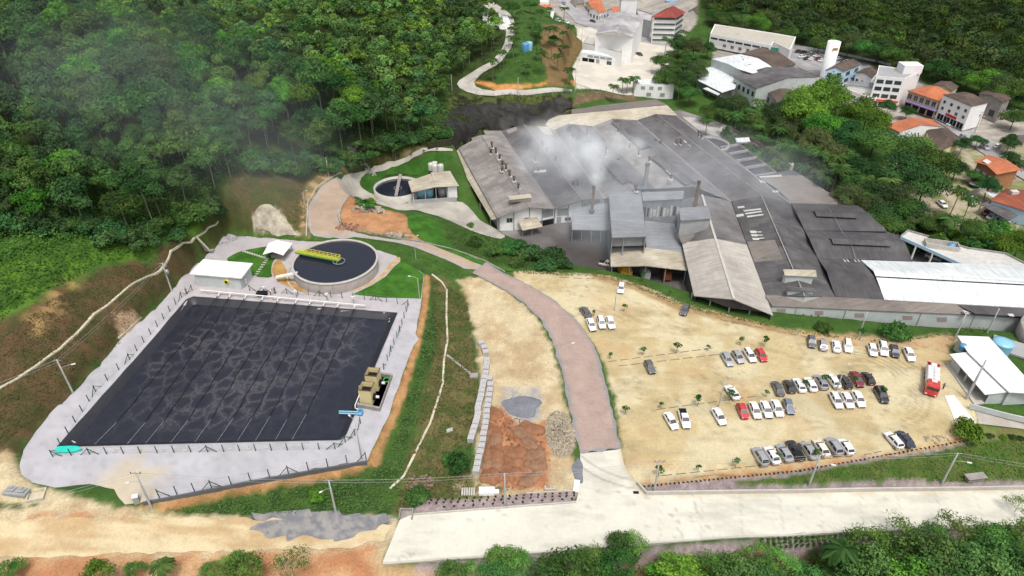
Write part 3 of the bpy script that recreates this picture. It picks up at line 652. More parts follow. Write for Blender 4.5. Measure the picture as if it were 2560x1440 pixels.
def rayplane(px, py, pl):
    a, b, c = [Vector(q) for q in pl]; n = (b - a).cross(c - a)
    u = (px - 1280) / FOC; v = (py - 720) / FOC; d = Vector((u, CP - v * SP, -(SP + v * CP))); o = Vector((0, 0, CAMH))
    return o + d * ((a - o).dot(n) / d.dot(n))
def slab(mb, w, th=.22, mi=0):
    """a roof sheet: polygon w (world corners) with its own thickness"""
    w = [Vector(q) for q in w]; n = (w[1] - w[0]).cross(w[2] - w[0])
    if n.z < 0: w = w[::-1]
    k = len(w); lo = [q - Vector((0, 0, th)) for q in w]
    fs = [tuple(range(k)), tuple(range(2 * k - 1, k - 1, -1))] + [(i, k + i, k + (i + 1) % k, (i + 1) % k) for i in range(k)]
    return mb.add(w + lo, fs, mi)
def curtain(mb, top, z0, closed=False, mi=0):
    """wall under a line of top points, down to z0"""
    n = len(top)
    for i in range(n if closed else n - 1):
        a = Vector(top[i]); b = Vector(top[(i + 1) % n])
        mb.add([(a.x, a.y, z0), (b.x, b.y, z0), (b.x, b.y, b.z), (a.x, a.y, a.z)], [(0, 1, 2, 3)], mi)
    return mb
def shrink(poly, d):
    c = sum((Vector(p) for p in poly), Vector()) / len(poly); o = []
    for p in poly:
        v = Vector(p) - c; l = math.hypot(v.x, v.y); k = max(0, (l - d) / l) if l else 1
        o.append(Vector((c.x + v.x * k, c.y + v.y * k, p[2])))
    return o
def W3(pts): return [P(*q) for q in pts]
def rp(root, mats, name, px, th=.22, up=0):
    mb = MB(); w = [q + Vector((0, 0, up)) for q in W3(px)]; slab(mb, w, th); return mb.build(name, mats, root)
def box_building(name, label, top, z0, wallm, roofm, cat='building', group=None, parapet=.6, roof='flat', ridge=None, rise=2.0, over=.5, hip=False):
    """top: four or more roof-edge corners (px, py, z), clockwise seen from above"""
    w = W3(top); root = empty(name, (0, 0, 0), 0, label, cat, group)
    if roof == 'flat':
        mb = MB(); curtain(mb, w, z0, True)
        inn = shrink(w, .35); n = len(w)
        for i in range(n):
            j = (i + 1) % n; mb.add([w[i], w[j], inn[j], inn[i]], [(0, 1, 2, 3)])
            lo = [q - Vector((0, 0, parapet)) for q in inn]; mb.add([inn[i], inn[j], lo[j], lo[i]], [(0, 1, 2, 3)])
        mb.build('wall', wallm, root)
        rb = MB(); rb.add([q - Vector((0, 0, parapet - .02)) for q in shrink(w, .3)], [tuple(range(n))]); rb.build('roof', roofm, root)
    else:
        inn = shrink(w, over); mb = MB()
        a, b, c, d = w                      # a-b and c-d are the eaves ends ; ridge runs between mid(a,d) and mid(b,c)
        z = max(q.z for q in w)
        r1 = (a + d) / 2; r2 = (b + c) / 2
        if hip: ax_ = (r2 - r1) * .25; r1 = r1 + ax_; r2 = r2 - ax_
        r1 = Vector((r1.x, r1.y, z + rise)); r2 = Vector((r2.x, r2.y, z + rise))
        curtain(mb, inn, z0, True)
        if not hip:
            ia, ib, ic, id_ = inn; m1 = (ia + id_) / 2; m2 = (ib + ic) / 2
            mb.add([ia, id_, Vector((m1.x, m1.y, z + rise * .9))], [(0, 1, 2)]); mb.add([ib, ic, Vector((m2.x, m2.y, z + rise * .9))], [(0, 1, 2)])
        mb.build('wall', wallm, root)
        rb = MB(); slab(rb, [a, b, r2, r1], .15); slab(rb, [r1, r2, c, d], .15)
        if hip: slab(rb, [a, r1, d], .15); slab(rb, [b, c, r2], .15)
        rb.build('roof', roofm, root)
    return root, w
def windows(root, a, b, z0, z1, n, fill=.55, m=None, off=.05, frame=True, start=0.0, end=1.0, name='window', fm=None):
    """n windows in the wall that runs from a to b (world), each a part of its own with frame and glass"""
    a = Vector((a[0], a[1], 0)); b = Vector((b[0], b[1], 0)); d = b - a; L = d.length; d.normalize(); nrm = Vector((d.y, -d.x, 0))
    if nrm.dot(Vector((0, 0, 0)) - (a + b) / 2) < 0: nrm = -nrm
    out = []
    for i in range(n):
        s0 = L * (start + (end - start) * (i + .5 - fill / 2) / n); s1 = L * (start + (end - start) * (i + .5 + fill / 2) / n)
        p = a + d * s0; q = a + d * s1; e = nrm * off; g = MB()
        def rect(mb, s0, s1, z0, z1, o, th=.06):
            p = a + d * s0 + nrm * (o - th); q = a + d * s1 + nrm * (o - th); p2 = a + d * s0 + nrm * o; q2 = a + d * s1 + nrm * o
            vs = [(p.x,p.y,z0),(q.x,q.y,z0),(q2.x,q2.y,z0),(p2.x,p2.y,z0),(p.x,p.y,z1),(q.x,q.y,z1),(q2.x,q2.y,z1),(p2.x,p2.y,z1)]
            mb.add(vs, [(3,2,1,0),(4,5,6,7),(0,1,5,4),(1,2,6,5),(2,3,7,6),(3,0,4,7)])
        rect(g, s0, s1, z0, z1, off); w = g.build(name, m or M_GLASS, root)
        if frame:
            f = MB(); t = min(.12, (s1 - s0) * .08)
            rect(f, s0 - t, s0, z0 - t, z1 + t, off + .05, .1); rect(f, s1, s1 + t, z0 - t, z1 + t, off + .05, .1)
            rect(f, s0, s1, z0 - t, z0, off + .05, .1); rect(f, s0, s1, z1, z1 + t, off + .05, .1)
            if s1 - s0 > 1.4: rect(f, (s0 + s1) / 2 - t / 2, (s0 + s1) / 2 + t / 2, z0, z1, off + .05, .1)
            f.build('frame', fm or M_GREYW, w)
        out.append(w)
    return out

# ------------------------------------------------------------------ main hall: five gabled bays
hall = empty('factory_hall', (0,0,0), 0, 'large grey factory hall with five long gabled roof bays beside the smoking chimney', 'factory')
E0, V0, R0 = 2.6, 3.0, 5.2
bays = [
 ((1146,370,E0),(1203,339,R0),(1250,327,V0),(1242,544,E0),(1322,519,R0),(1385,522,V0), RF_GREY, RF_GREY),
 ((1252,327,V0),(1309,311,R0),(1383,325,V0),(1387,522,V0),(1455,499,R0),(1512,497,V0), RF_DARK, RF_MID),
 ((1385,325,V0),(1422,309,R0),(1480,315,V0),(1514,497,V0),(1585,474,R0),(1640,472,V0), RF_MID, RF_MID),
 ((1482,315,V0),(1532,297,R0),(1590,300,V0),(1642,472,V0),(1732,465,R0),(1827,503,V0), RF_GREY, RF_MID),
 ((1592,300,V0),(1640,285,R0),(1690,289,V0),(1829,503,V0),(1905,491,R0),(1977,509,V0), RF_DARK, RF_DARK)]
BAYPL = []
for a, b, c, d, e, f, m1, m2 in bays:
    A_, B_, C_, D_, E_, F_ = W3([a, b, c, d, e, f])
    l = MB(); slab(l, [A_, B_, E_, D_]); l.build('roof', m1, hall)
    l = MB(); slab(l, [B_, C_, F_, E_]); l.build('roof', m2, hall)
    l = MB(); l.bar(B_ + Vector((0,0,.08)), E_ + Vector((0,0,.08)), .4, .14); l.build('ridge_cap', M_RIDGE, hall)
    l = MB(); l.bar(C_ + Vector((0,0,.02)), F_ + Vector((0,0,.02)), .7, .10); l.build('gutter', M_RIDGE, hall)
    BAYPL.append(((A_, B_, E_), (B_, C_, F_)))
    wl_ = MB(); curtain(wl_, [A_, B_, C_], ZF); wl_.build('wall', M_WHITE, hall)
edge = W3([(1242,544,E0-.2),(1322,519,R0-.2),(1385,522,V0-.2),(1455,499,R0-.2),(1512,497,V0-.2)])
inw = Vector((.3, 1.2, 0)); edge2 = [q + inw for q in edge]
wb = MB(); curtain(wb, edge2, ZF); wb.build('wall', M_WHITE, hall)
side = W3([(1146,370,E0-.2),(1242,544,E0-.2)]); wb = MB(); curtain(wb, [q + Vector((.8, 0, 0)) for q in side], ZF); wb.build('wall', M_GREYW, hall)
ri = W3([(1690,289,V0-.2),(1977,509,V0-.2)]); wb = MB(); curtain(wb, ri, ZF); wb.build('wall', M_GREYW, hall)
for t in (.0, .5, 1.0):
    for s0 in range(4):
        if t == 1.0 and s0 < 3: continue
        p = edge2[s0].lerp(edge2[s0 + 1], t); pl = MB(); pl.bar((p.x, p.y - .12, ZF), (p.x, p.y - .12, p.z - .1), .3); pl.build('pilaster', M_GREYW, hall)
e2 = edge2
for (i_, z0_, z1_, st_, en_, m_, nm_, fr_) in ((0,-.1,1.2,.28,.45,M_GLASS,'window',True),(0,-.2,1.0,.85,.98,M_GLASS,'window',True),(1,.0,2.4,.50,.92,M_GREYW,'window',True),(2,-.3,1.9,.12,.48,M_GREYW,'window',True),(3,1.6,2.9,.05,.40,M_GREYW,'window',True),(3,1.6,2.9,.44,.75,M_GREYW,'window',True),(2,-2.9,-.9,.10,.24,M_GREYW,'door',True),(2,-2.3,-1.3,.40,.60,M_GLASS,'window',True),(1,-2.95,-1.0,.35,.98,M_DARK,'loading_door',False)):
    windows(hall, e2[i_], e2[i_ + 1], z0_, z1_, 1, 1.0, m_, start=st_, end=en_, name=nm_, frame=fr_)
for a, b, h in (((1432,320),(1475,362),.9), ((1520,404),(1573,457),.9)):
    pa = rayplane(*a, BAYPL[2][0]); pb = rayplane(*b, BAYPL[2][0]); r1 = W3([(1422,309,R0),(1585,474,R0)])
for (pa, pb, m_) in ((P(1431,317,R0), P(1470,357,R0), RF_DK2), (P(1519,406,R0), P(1570,459,R0), RF_DK2), (P(1541,305,R0), P(1615,372,R0), RF_DK2), (P(1640,393,R0), P(1728,462,R0), RF_DK2)):
    d = (pb - pa).normalized(); n = Vector((-d.y, d.x, 0)); m = MB()
    for sgn in (-1, 1):
        slab(m, [pa + Vector((0,0,1.0)), pb + Vector((0,0,1.0)), pb + n * sgn * 2.1 + Vector((0,0,.35)), pa + n * sgn * 2.1 + Vector((0,0,.35))], .12)
    m.bar(pa + Vector((0,0,.2)), pb + Vector((0,0,.2)), 3.0, .5); m.build('roof_monitor', m_, hall)
def vent(root, p, h=1.6, r=.32, lean=0, m=None):
    g = MB(); g.box(-.9, .9, -.55, .55, -.12, .10, M=Matrix.Translation(p) @ Matrix.Rotation(R(A1), 4, 'Z'))
    q = g.build('vent_base', M_SKYL, root)
    g = MB(); g.tube([p, p + Vector((lean, 0, h))], r, 8); g.lathe([(0, .35), (r * 1.9, 0), (r * 1.9, -.1), (r, -.1)], 8, p + Vector((lean, 0, h + .15))); g.build('vent_pipe', m or M_RUST, root)
for bay, sd_, pts in ((0, 0, [(1231,370),(1227,384),(1248,398),(1266,424),(1285,453)]), (0, 1, [(1241,384),(1256,414),(1254,428),(1275,441),(1296,472)]), (1, 1, [(1357,366),(1367,380),(1388,403),(1404,434),(1416,438),(1431,465),(1445,467)]),
                      (1, 0, [(1339,404),(1345,427)]), (2, 0, [(1431,344),(1503,430),(1534,450)]), (2, 1, [(1469,339),(1515,376),(1512,391)]), (3, 0, [(1545,332),(1573,354),(1572,370),(1546,412),(1579,446)]), (3, 1, [(1597,388),(1623,403),(1676,448),(1590,478)]),
                      (4, 0, [(1640,361),(1650,364),(1689,360),(1702,361)]), (4, 1, [(1746,341),(1753,345)])):
    for k, (a, b) in enumerate(pts): vent(hall, rayplane(a, b, BAYPL[bay][sd_]), 1.5 + .5 * (k % 3 == 0), .3 + .08 * (k % 2), .25 * ((k % 3) - 1))
def patch(root, bay, sd_, quad, m=M_SKYL, name='skylight_panel', up=.05, plane=None):
    plv = plane or BAYPL[bay][sd_]; mb = MB(); slab(mb, [rayplane(a, b, plv) + Vector((0, 0, up)) for a, b in quad], .04); return mb.build(name, m, root)
for bay, sd_, q, m_ in [(1,0,[(1264,327),(1290,317),(1294,324),(1270,335)],RF_GREY),(1,1,[(1342,316),(1372,317),(1387,345),(1370,345)],RF_CREAM),(2,1,[(1424,322),(1436,318),(1460,345),(1446,347)],RF_DK2),(3,0,[(1499,333),(1514,330),(1528,348),(1514,352)],RF_DK2),
                    (3,0,[(1540,322),(1550,320),(1562,338),(1552,341)],RF_DK2),(1,0,[(1335,427),(1365,424),(1366,430),(1336,432)],M_SKYL),(4,0,[(1663,364),(1710,350),(1718,357),(1672,371)],M_SKYL),(4,0,[(1705,368),(1718,360),(1728,366),(1714,375)],M_SKYL),
                    (4,0,[(1655,341),(1680,333),(1712,352),(1688,362)],RF_MID),(4,0,[(1696,378),(1722,369),(1790,425),(1762,440)],RF_DK2),(4,0,[(1768,452),(1783,447),(1793,462),(1778,468)],RF_CREAM),(4,0,[(1756,450),(1766,446),(1770,452),(1760,456)],RF_CREAM),
                    (3,1,[(1623,368),(1640,369),(1643,373),(1626,373)],M_SKYL),(4,0,[(1842,476),(1858,474),(1862,482),(1846,486)],M_SKYL),(4,1,[(1897,450),(1912,450),(1918,457),(1902,457)],M_SKYL),(4,1,[(1930,477),(1944,476),(1948,481),(1934,481)],M_SKYL),
                    (3,1,[(1655,414),(1667,410),(1670,416),(1659,419)],M_SKYL),(3,1,[(1664,425),(1677,422),(1682,429),(1669,431)],M_SKYL),(3,1,[(1672,433),(1683,430),(1686,435),(1676,438)],M_SKYL),(3,1,[(1690,441),(1708,444),(1712,448),(1694,446)],M_SKYL)]:
    patch(hall, bay, sd_, q, m_, 'roof_patch' if m_ is not M_SKYL else 'skylight_panel')
# raised ventilator box near the front of the first bay
m = MB(); p = rayplane(1300, 500, BAYPL[0][1]); M_ = Matrix.Translation(p) @ Matrix.Rotation(R(12), 4, 'Z'); m.box(-3, 3, -1, 1, 0, 1.0, M=M_); m.box(-3.4, 3.4, -1.4, 1.2, 1.0, 1.15, M=M_); m.build('roof_ventilator', RF_CREAM, hall)
# far stepped ends of the first bay
rp(hall, RF_GREY, 'roof', [(1178,345,3.2),(1204,337,3.6),(1212,339,4.6),(1185,355,2.8)]); rp(hall, RF_GREY, 'roof', [(1208,326,2.8),(1250,327,2.9),(1249,340,3.0),(1214,336,2.9)])

def canopy(name, label, px, m, z0, posts, cat='canopy', th=.15, pr=.12, up=0):
    root = empty(name, (0,0,0), 0, label, cat); rp(root, m, 'roof', px, th)
    for a, b, zt in posts:
        q = P(a, b, zt); g = MB(); g.tube([(q.x, q.y, z0), (q.x, q.y, zt)], pr, 6); g.build('post', M_CONCW, root)
    return root
canopy('side_canopy', 'long narrow cream lean-to roof along the left flank of the factory hall', [(1127,377,.9),(1146,373,2.0),(1242,547,2.0),(1229,549,.9)], RF_CREAM, ZF, [(1136,390,.8),(1150,420,.8),(1175,462,.8),(1200,507,.8),(1226,543,.8)])
canopy('door_canopy', 'small square beige lean-to roof in front of the white factory wall', [(1295,550,.9),(1342,542,.9),(1357,566,0),(1306,576,0)], RF_CREAM, ZF, [(1307,572,0),(1354,563,0),(1330,568,0)])

# ------------------------------------------------------------------ long pale roof behind the hall
long = empty('warehouse', (0,0,0), 0, 'long low warehouse with a cream curved roof end behind the factory hall', 'warehouse')
rp(long, RF_BROWN, 'roof', [(1428,271,2.2),(1640,248,2.2),(1668,262,4.2),(1430,284,4.2)]); rp(long, RF_CREAM, 'roof', [(1364,311,1.6),(1372,299,2.2),(1395,289,3.2),(1430,285,4.15),(1668,263,4.15),(1693,288,2.2),(1600,302,2.0),(1480,318,1.6),(1380,324,1.2)])
wb = MB(); curtain(wb, W3([(1380,324,.9),(1364,311,1.4),(1372,299,2.0),(1395,289,3.0),(1430,286,4.0),(1428,272,2.0),(1640,249,2.0),(1667,263,4.0),(1692,288,2.0)]), ZF); wb.build('wall', M_CREAMW, long)

# ------------------------------------------------------------------ boiler house group
def house(name, label, roofs, walls, wallm, z0=ZF, cat='building', group=None):
    root = empty(name, (0,0,0), 0, label, cat, group)
    for px, m in roofs: rp(root, m, 'roof', px)
    for w in walls:
        wb = MB(); curtain(wb, W3(w[0]), w[1] if len(w) > 1 else z0, False); wb.build('wall', w[2] if len(w) > 2 else wallm, root)
    return root
bh = house('boiler_house', 'grey boiler house with the smoking chimney rising through its roof', [([(1431,522,3.6),(1480,514,4.4),(1522,507,4.4),(1524,545,3.2),(1430,545,3.0)], RF_METAL), ([(1430,545,3.0),(1524,545,3.2),(1526,575,1.6),(1430,574,1.6)], RF_METAL)],
           [([(1431,523,3.4),(1430,574,1.3)],), ([(1522,508,4.2),(1526,574,1.4)],), ([(1431,524,3.4),(1522,509,4.2)],)], M_SHADEW)
for a in (1431, 1455, 1480, 1503, 1525):
    q = P(a, 573, 1.4); g = MB(); g.tube([(q.x, q.y, ZF), (q.x, q.y, 1.4)], .13, 6); g.build('post', M_CONCW, bh)
tall = house('process_building', 'tall blue grey metal shed with a dark open front beside the boiler house', [([(1522,481,9.0),(1602,477,9.0),(1616,591,8.4),(1530,594,8.4)], RF_METAL)],
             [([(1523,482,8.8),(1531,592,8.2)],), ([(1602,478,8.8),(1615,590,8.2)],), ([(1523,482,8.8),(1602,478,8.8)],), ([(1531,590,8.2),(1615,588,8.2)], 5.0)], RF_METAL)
for a in (1531, 1560, 1614):
    q = P(a, 591, 8.2); g = MB(); g.tube([(q.x, q.y, ZF), (q.x, q.y, 8.2)], .16, 6); g.build('post', M_STEEL, tall)
q = P(1572, 560, 2); m = MB(); m.box(q.x - 4.2, q.x + 4.4, q.y - 1, q.y + 3, ZF, 8.0); m.build('interior_shade_block', M_SHADEW, tall)  # dark block added so the open front reads as shaded inside
strip = house('stained_shed', 'high grey shed with streaked vertical cladding between process building and roof tower', [([(1604,480,9.4),(1710,477,9.4),(1708,497,8.8),(1607,502,8.8)], RF_METAL)],
              [([(1607,502,8.6),(1708,497,8.6)],), ([(1604,481,9.2),(1607,502,8.6)],), ([(1710,478,9.2),(1708,497,8.6)],)], RF_METAL)
wa, wb_ = W3([(1607,502,8.6),(1708,497,8.6)])
for k in range(11):
    t = .08 + k * .083; p = wa.lerp(wb_, t); g = MB(); w_ = .5 if k % 3 else .8
    g.box(p.x - w_ / 2, p.x + w_ / 2, p.y - .10, p.y - .04, 3.0 + .3 * (k % 2), 6.6 - .35 * (k % 4)); g.build('cladding_panel', M_SKYL if k % 4 != 1 else M_DARK, strip)
low = house('low_shed', 'low blue grey roof in front of the streaked shed', [([(1613,551,2.8),(1686,560,2.8),(1709,631,2.2),(1616,622,2.2)], RF_METAL)], [([(1613,552,2.6),(1616,622,2.0)],), ([(1616,622,2.0),(1709,630,2.0)],)], M_GREYW)
cn = empty('wood_canopy', (0,0,0), 0, 'wide cream gabled canopy with vehicles parked in its shade', 'canopy')
rp(cn, RF_CREAM, 'roof', [(1525,621,2.0),(1615,619,3.0),(1615,664,3.0),(1527,666,2.0)]); rp(cn, RF_CREAM, 'roof', [(1615,619,3.0),(1713,630,2.0),(1719,676,2.0),(1615,664,3.0)])
for a, b, z in ((1530,664,2),(1575,663,2.4),(1615,662,2.8),(1665,668,2.4),(1715,673,2)):
    q = P(a, b, z - .1); g = MB(); g.tube([(q.x, q.y, ZF), (q.x, q.y, z - .1)], .15, 6); g.build('post', M_STEEL, cn)
wb = MB(); curtain(wb, W3([(1527,640,1.9),(1615,638,2.8),(1713,648,1.9)]), ZF); wb.build('back_wall', M_SHADEW, cn)  # dark backing: shade under the canopy put into its colour
tw = house('roof_tower', 'square grey tower with a pale flat roof rising above the sheds', [([(1697,520,10),(1770,514,10),(1778,546,9.6),(1702,551,9.6)], RF_METAL)],
           [([(1702,550,9.4),(1776,546,9.4)], 2.5), ([(1699,522,9.8),(1702,550,9.4)], 2.5), ([(1769,516,9.8),(1776,546,9.4)], 2.5), ([(1699,521,9.8),(1769,515,9.8)], 2.5)], M_GREYW)
rp(tw, RF_BROWN, 'lower_roof', [(1694,572,5.0),(1700,590,4.6),(1783,578,5.4),(1790,594,5.2),(1704,607,4.0),(1690,580,4.6)])
M_CHF = mat('dark_grey_flue', (.17,.18,.19), .25, .8)
for (bx, by, zb, h, r, nm, lab) in ((1480,530,ZF,15.5,.45,'chimney','slim rusty chimney giving off blue white smoke above the boiler house'), (1738,512,ZF,19,.5,'chimney','tall rusty flue standing behind the roof tower'), (1612,470,ZF,15.5,.7,'chimney','short wide grey flue beside the process building')):
    q = P(bx, by, 4.0) if bx != 1738 else P(bx, by, 8.5)
    ch = MB(); ch.lathe([(r, zb), (r * .92, zb + h), (r * .7, zb + h), (r * .7, zb + h - .4)], 14, (q.x, q.y, 0)); ch.lathe([(r * 1.15, zb + h - .5), (r * 1.15, zb + h - .1)], 14, (q.x, q.y, 0)); ch.lathe([(r * 1.9, 4.3 if bx != 1738 else 8.7), (r * 1.02, 4.9 if bx != 1738 else 9.3)], 14, (q.x, q.y, 0))
    o = ch.build(nm, M_RUST if r < .6 else M_CHF); tag(o, lab, 'chimney')
    if bx == 1480: CHIM = Vector((q.x, q.y, zb + h))

# ------------------------------------------------------------------ gabled hall with the pale front roof
gj = empty('storage_hall', (0,0,0), 0, 'gabled storage hall, pale beige sheets on the front half of its roof', 'factory')
J = dict(lf=(1684,505,3.6), lm=(1705,607,3.6), ln=(1735,739,3.6), rf=(1755,487,6.6), rm=(1785,596,6.6), rn=(1835,748,6.6), ef=(1827,503,3.4), em=(1867,612,3.4), en=(1933,788,3.4))
for a, b, c, d, m_ in (('lf','rf','rm','lm',RF_MID), ('rf','ef','em','rm',RF_MID), ('lm','rm','rn','ln',RF_LT), ('rm','em','en','rn',RF_LT)): rp(gj, m_, 'roof', [J[a], J[b], J[c], J[d]])
m = MB(); m.bar(P(*J['rf']) + Vector((0,0,.1)), P(*J['rn']) + Vector((0,0,.1)), .6, .15); m.build('ridge_cap', M_CONCL, gj)
jn = [P(*J[k]) for k in ('ln','rn','en')]; jl = [P(*J[k]) for k in ('lf','lm','ln')]; jr = [P(*J[k]) for k in ('em','en')]
m = MB()
for a, b in ((0, 1), (1, 2)):
    m.add([jn[a] + Vector((0,1.4,-.1)), jn[b] + Vector((0,1.4,-.1)), (jn[b].x, jn[b].y + 1.4, 3.0), (jn[a].x, jn[a].y + 1.4, 3.0)], [(0,1,2,3)])
m.build('gable_panel', RF_DK2, gj)
m = MB(); curtain(m, [q + Vector((.5,0,-.2)) for q in jl[1:]], ZF); m.build('wall', M_SHADEW, gj)
m = MB(); curtain(m, [q + Vector((-.5,0,-.2)) for q in jr], ZF); m.build('wall', M_SHADEW, gj)
for t in (0, .25, .5, .75, 1):
    q = (jn[0].lerp(jn[1], t * 2) if t <= .5 else jn[1].lerp(jn[2], t * 2 - 1)) + Vector((0, 1.6, 0)); g = MB(); g.tube([(q.x, q.y, ZF), (q.x, q.y, 3.2)], .18, 6); g.build('post', M_STEEL, gj)

gl = empty('production_hall', (0,0,0), 0, 'dark gabled production hall with white skylight strips left of centre', 'factory')
Lk = [((1829,503,3.3),(1905,491,5.6),(1987,672,5.6),(1890,672,3.3)), ((1890,672,3.3),(1987,672,5.6),(2012,741,5.6),(1915,738,3.3)), ((1905,491,5.6),(1977,509,3.3),(2043,646,3.3),(1978,650,5.6)), ((1978,650,5.6),(2043,646,3.3),(2089,741,3.3),(2012,741,5.6))]
for k, q in enumerate(Lk): rp(gl, RF_DK2, 'roof', q)
LPL = [tuple(W3(q)[:3]) for q in Lk]
for q, m_ in [([(1843,517),(1860,515),(1862,519),(1845,521)],M_SKYL),([(1840,537),(1858,534),(1860,540),(1842,543)],M_SKYL),([(1858,526),(1902,521),(1903,524),(1860,529)],M_SKYL),([(1862,533),(1904,527),(1905,530),(1864,536)],M_SKYL),([(1867,540),(1908,535),(1909,538),(1868,544)],M_SKYL),
              ([(1874,577),(1890,577),(1891,583),(1877,583)],M_SKYL),([(1877,586),(1893,586),(1894,591),(1880,591)],M_SKYL),([(1880,595),(1897,595),(1898,600),(1883,600)],M_SKYL),([(1889,579),(1903,579),(1904,581),(1890,581)],M_SKYL),([(1892,587),(1906,587),(1907,589),(1893,589)],M_SKYL),([(1896,595),(1910,594),(1911,596),(1897,597)],M_SKYL),
              ([(1868,605),(1937,600),(1958,650),(1886,655)],RF_BROWN),([(1901,644),(1915,644),(1917,650),(1905,650)],M_SKYL)]:
    patch(gl, 0, 0, q, m_, 'skylight_panel' if m_ is M_SKYL else 'roof_patch', .05, LPL[0])
m = MB(); m.bar(P(1905,491,5.72), P(2012,741,5.72), .28, .1); m.build('ridge_cap', M_CONCW, gl)
m = MB(); curtain(m, W3([(1915,739,3.2),(2012,742,5.4),(2089,742,3.2)]), ZF); m.build('wall', M_WGREY, gl)
# small penthouses on its front
for (px, lab, rm_) in (([(1958,673,8.4),(2040,675,8.4),(2042,692,7.2),(1962,688,7.2)], 'raised_vent_house', RF_CREAM), ([(1965,716,6.6),(2042,722,6.6),(2042,729,6.2),(1967,726,6.2)], 'raised_vent_house', RF_DK2)):
    w = W3(px); m = MB(); slab(m, w, .15); o = m.build('lantern_roof', rm_, gl)
    m = MB(); curtain(m, [q + Vector((0,.3,-.1)) for q in shrink(w, .6)], 4.4, True); m.build('lantern_wall', M_WGREY, gl)

gm = empty('weaving_hall', (0,0,0), 0, 'dark twin ridged hall whose ridges run left to right', 'factory')
Mk = [[(1977,508,3.3),(2146,513,3.3),(2172,536,5.2),(1990,529,5.2)], [(1990,529,5.2),(2172,536,5.2),(2217,578,3.4),(2012,576,3.4)], [(2012,576,3.4),(2235,583,3.4),(2263,607,5.2),(2024,598,5.2)], [(2024,598,5.2),(2263,607,5.2),(2281,652,3.3),(2045,646,3.3)]]
for q in Mk: rp(gm, RF_DK3, 'roof', q)
rp(gm, RF_BROWN, 'side_roof', [(2168,530,3.0),(2186,534,2.6),(2216,577,2.6),(2200,575,3.0)])
for a, b in (((2036,532,5.4),(2138,537,5.4)), ((2077,600,5.4),(2222,606,5.4))):
    pa, pb = P(*a), P(*b); m = MB(); slab(m, [pa + Vector((0,1.4,-.1)), pb + Vector((0,1.4,-.1)), pb + Vector((0,0,.45)), pa + Vector((0,0,.45))], .1); slab(m, [pa + Vector((0,0,.45)), pb + Vector((0,0,.45)), pb + Vector((0,-1.8,-.1)), pa + Vector((0,-1.8,-.1))], .1); m.build('roof_monitor', RF_DK3, gm)
m = MB(); curtain(m, W3([(2146,514,3.1),(2172,537,5.0),(2217,579,3.2),(2235,584,3.2),(2263,608,5.0),(2281,652,3.1)]), ZF); m.build('wall', M_GREYW, gm)
for pts in ([(1975,509),(1988,530),(1992,545),(2010,577)],):
    pass
m = MB(); pp = [P(2065,515,3.9), P(2082,533,5.35), P(2108,585,4.0), P(2125,601,5.35), P(2140,648,3.8)]; m.tube(pp, .07, 5); m.build('conduit', M_STEEL, gm)

gn = empty('spinning_hall', (0,0,0), 0, 'long hall at the right edge, dark roof end and bright white painted roof', 'factory')
Nk = [([(2045,646,3.2),(2152,650,3.2),(2183,688,5.2),(2067,678,5.2)], RF_DK3), ([(2067,678,5.2),(2183,688,5.2),(2211,749,3.4),(2088,741,3.4)], RF_DK3),
      ([(2152,650,3.2),(2760,670,3.2),(2790,722,5.4),(2184,677,5.4)], RF_WHITE), ([(2184,677,5.4),(2790,710,5.4),(2790,725,5.0),(2190,692,5.0)], RF_WHITE), ([(2190,692,4.9),(2790,725,4.9),(2790,782,3.4),(2211,749,3.4)], RF_WHITE)]
for q, m_ in Nk: rp(gn, m_, 'roof', q)
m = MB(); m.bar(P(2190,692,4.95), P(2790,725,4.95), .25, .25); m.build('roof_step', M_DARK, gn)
NP = tuple(W3(Nk[1][0])[:3])
patch(gn, 0, 0, [(2140,728),(2146,728),(2150,741),(2143,741)], M_SKYL, 'skylight_panel', .05, NP)
for a in (2107, 2115, 2133, 2142): patch(gn, 0, 0, [(a, 648), (a + 3, 648), (a + 9, 655), (a + 6, 655)], M_SKYL, 'skylight_panel', .05, tuple(W3(Nk[0][0])[:3]))
m = MB(); curtain(m, W3([(2043,647,3.0),(2760,671,3.0)]), ZF); m.build('wall', M_GREYW, gn)

gf = empty('front_wing', (0,0,0), 0, 'long lean-to wing with pale green grey wall and shuttered windows facing the car park', 'factory')
fo = [(1913,738,4.2),(2089,742,4.2),(2700,778,4.2),(2700,803,3.4),(2415,786,3.4),(1931,765,3.4)]
rp(gf, RF_BROWN, 'roof', fo); ft = [P(1931,768,3.2), P(2415,789,3.2), P(2700,806,3.2)]; ft = [q + Vector((0, .4, 0)) for q in ft]
m = MB(); curtain(m, ft, ZF); m.build('wall', M_WGREY, gf); m = MB(); curtain(m, [P(1915,741,4.0), ft[0]], ZF); m.build('wall', M_WGREY, gf)
patch(gf, 0, 0, [(2392,762),(2700,779),(2700,800),(2440,785)], RF_DK3, 'roof_patch', .04, tuple(W3(fo)[:3]))
patch(gf, 0, 0, [(2405,776),(2420,779),(2422,786),(2412,785)], M_SKYL, 'skylight_panel', .09, tuple(W3(fo)[:3])); patch(gf, 0, 0, [(2518,785),(2532,785),(2536,792),(2524,791)], M_SKYL, 'skylight_panel', .09, tuple(W3(fo)[:3]))
M_SHUT = mat('dusty_pink_shutter', (.36,.29,.28), .2, 2)
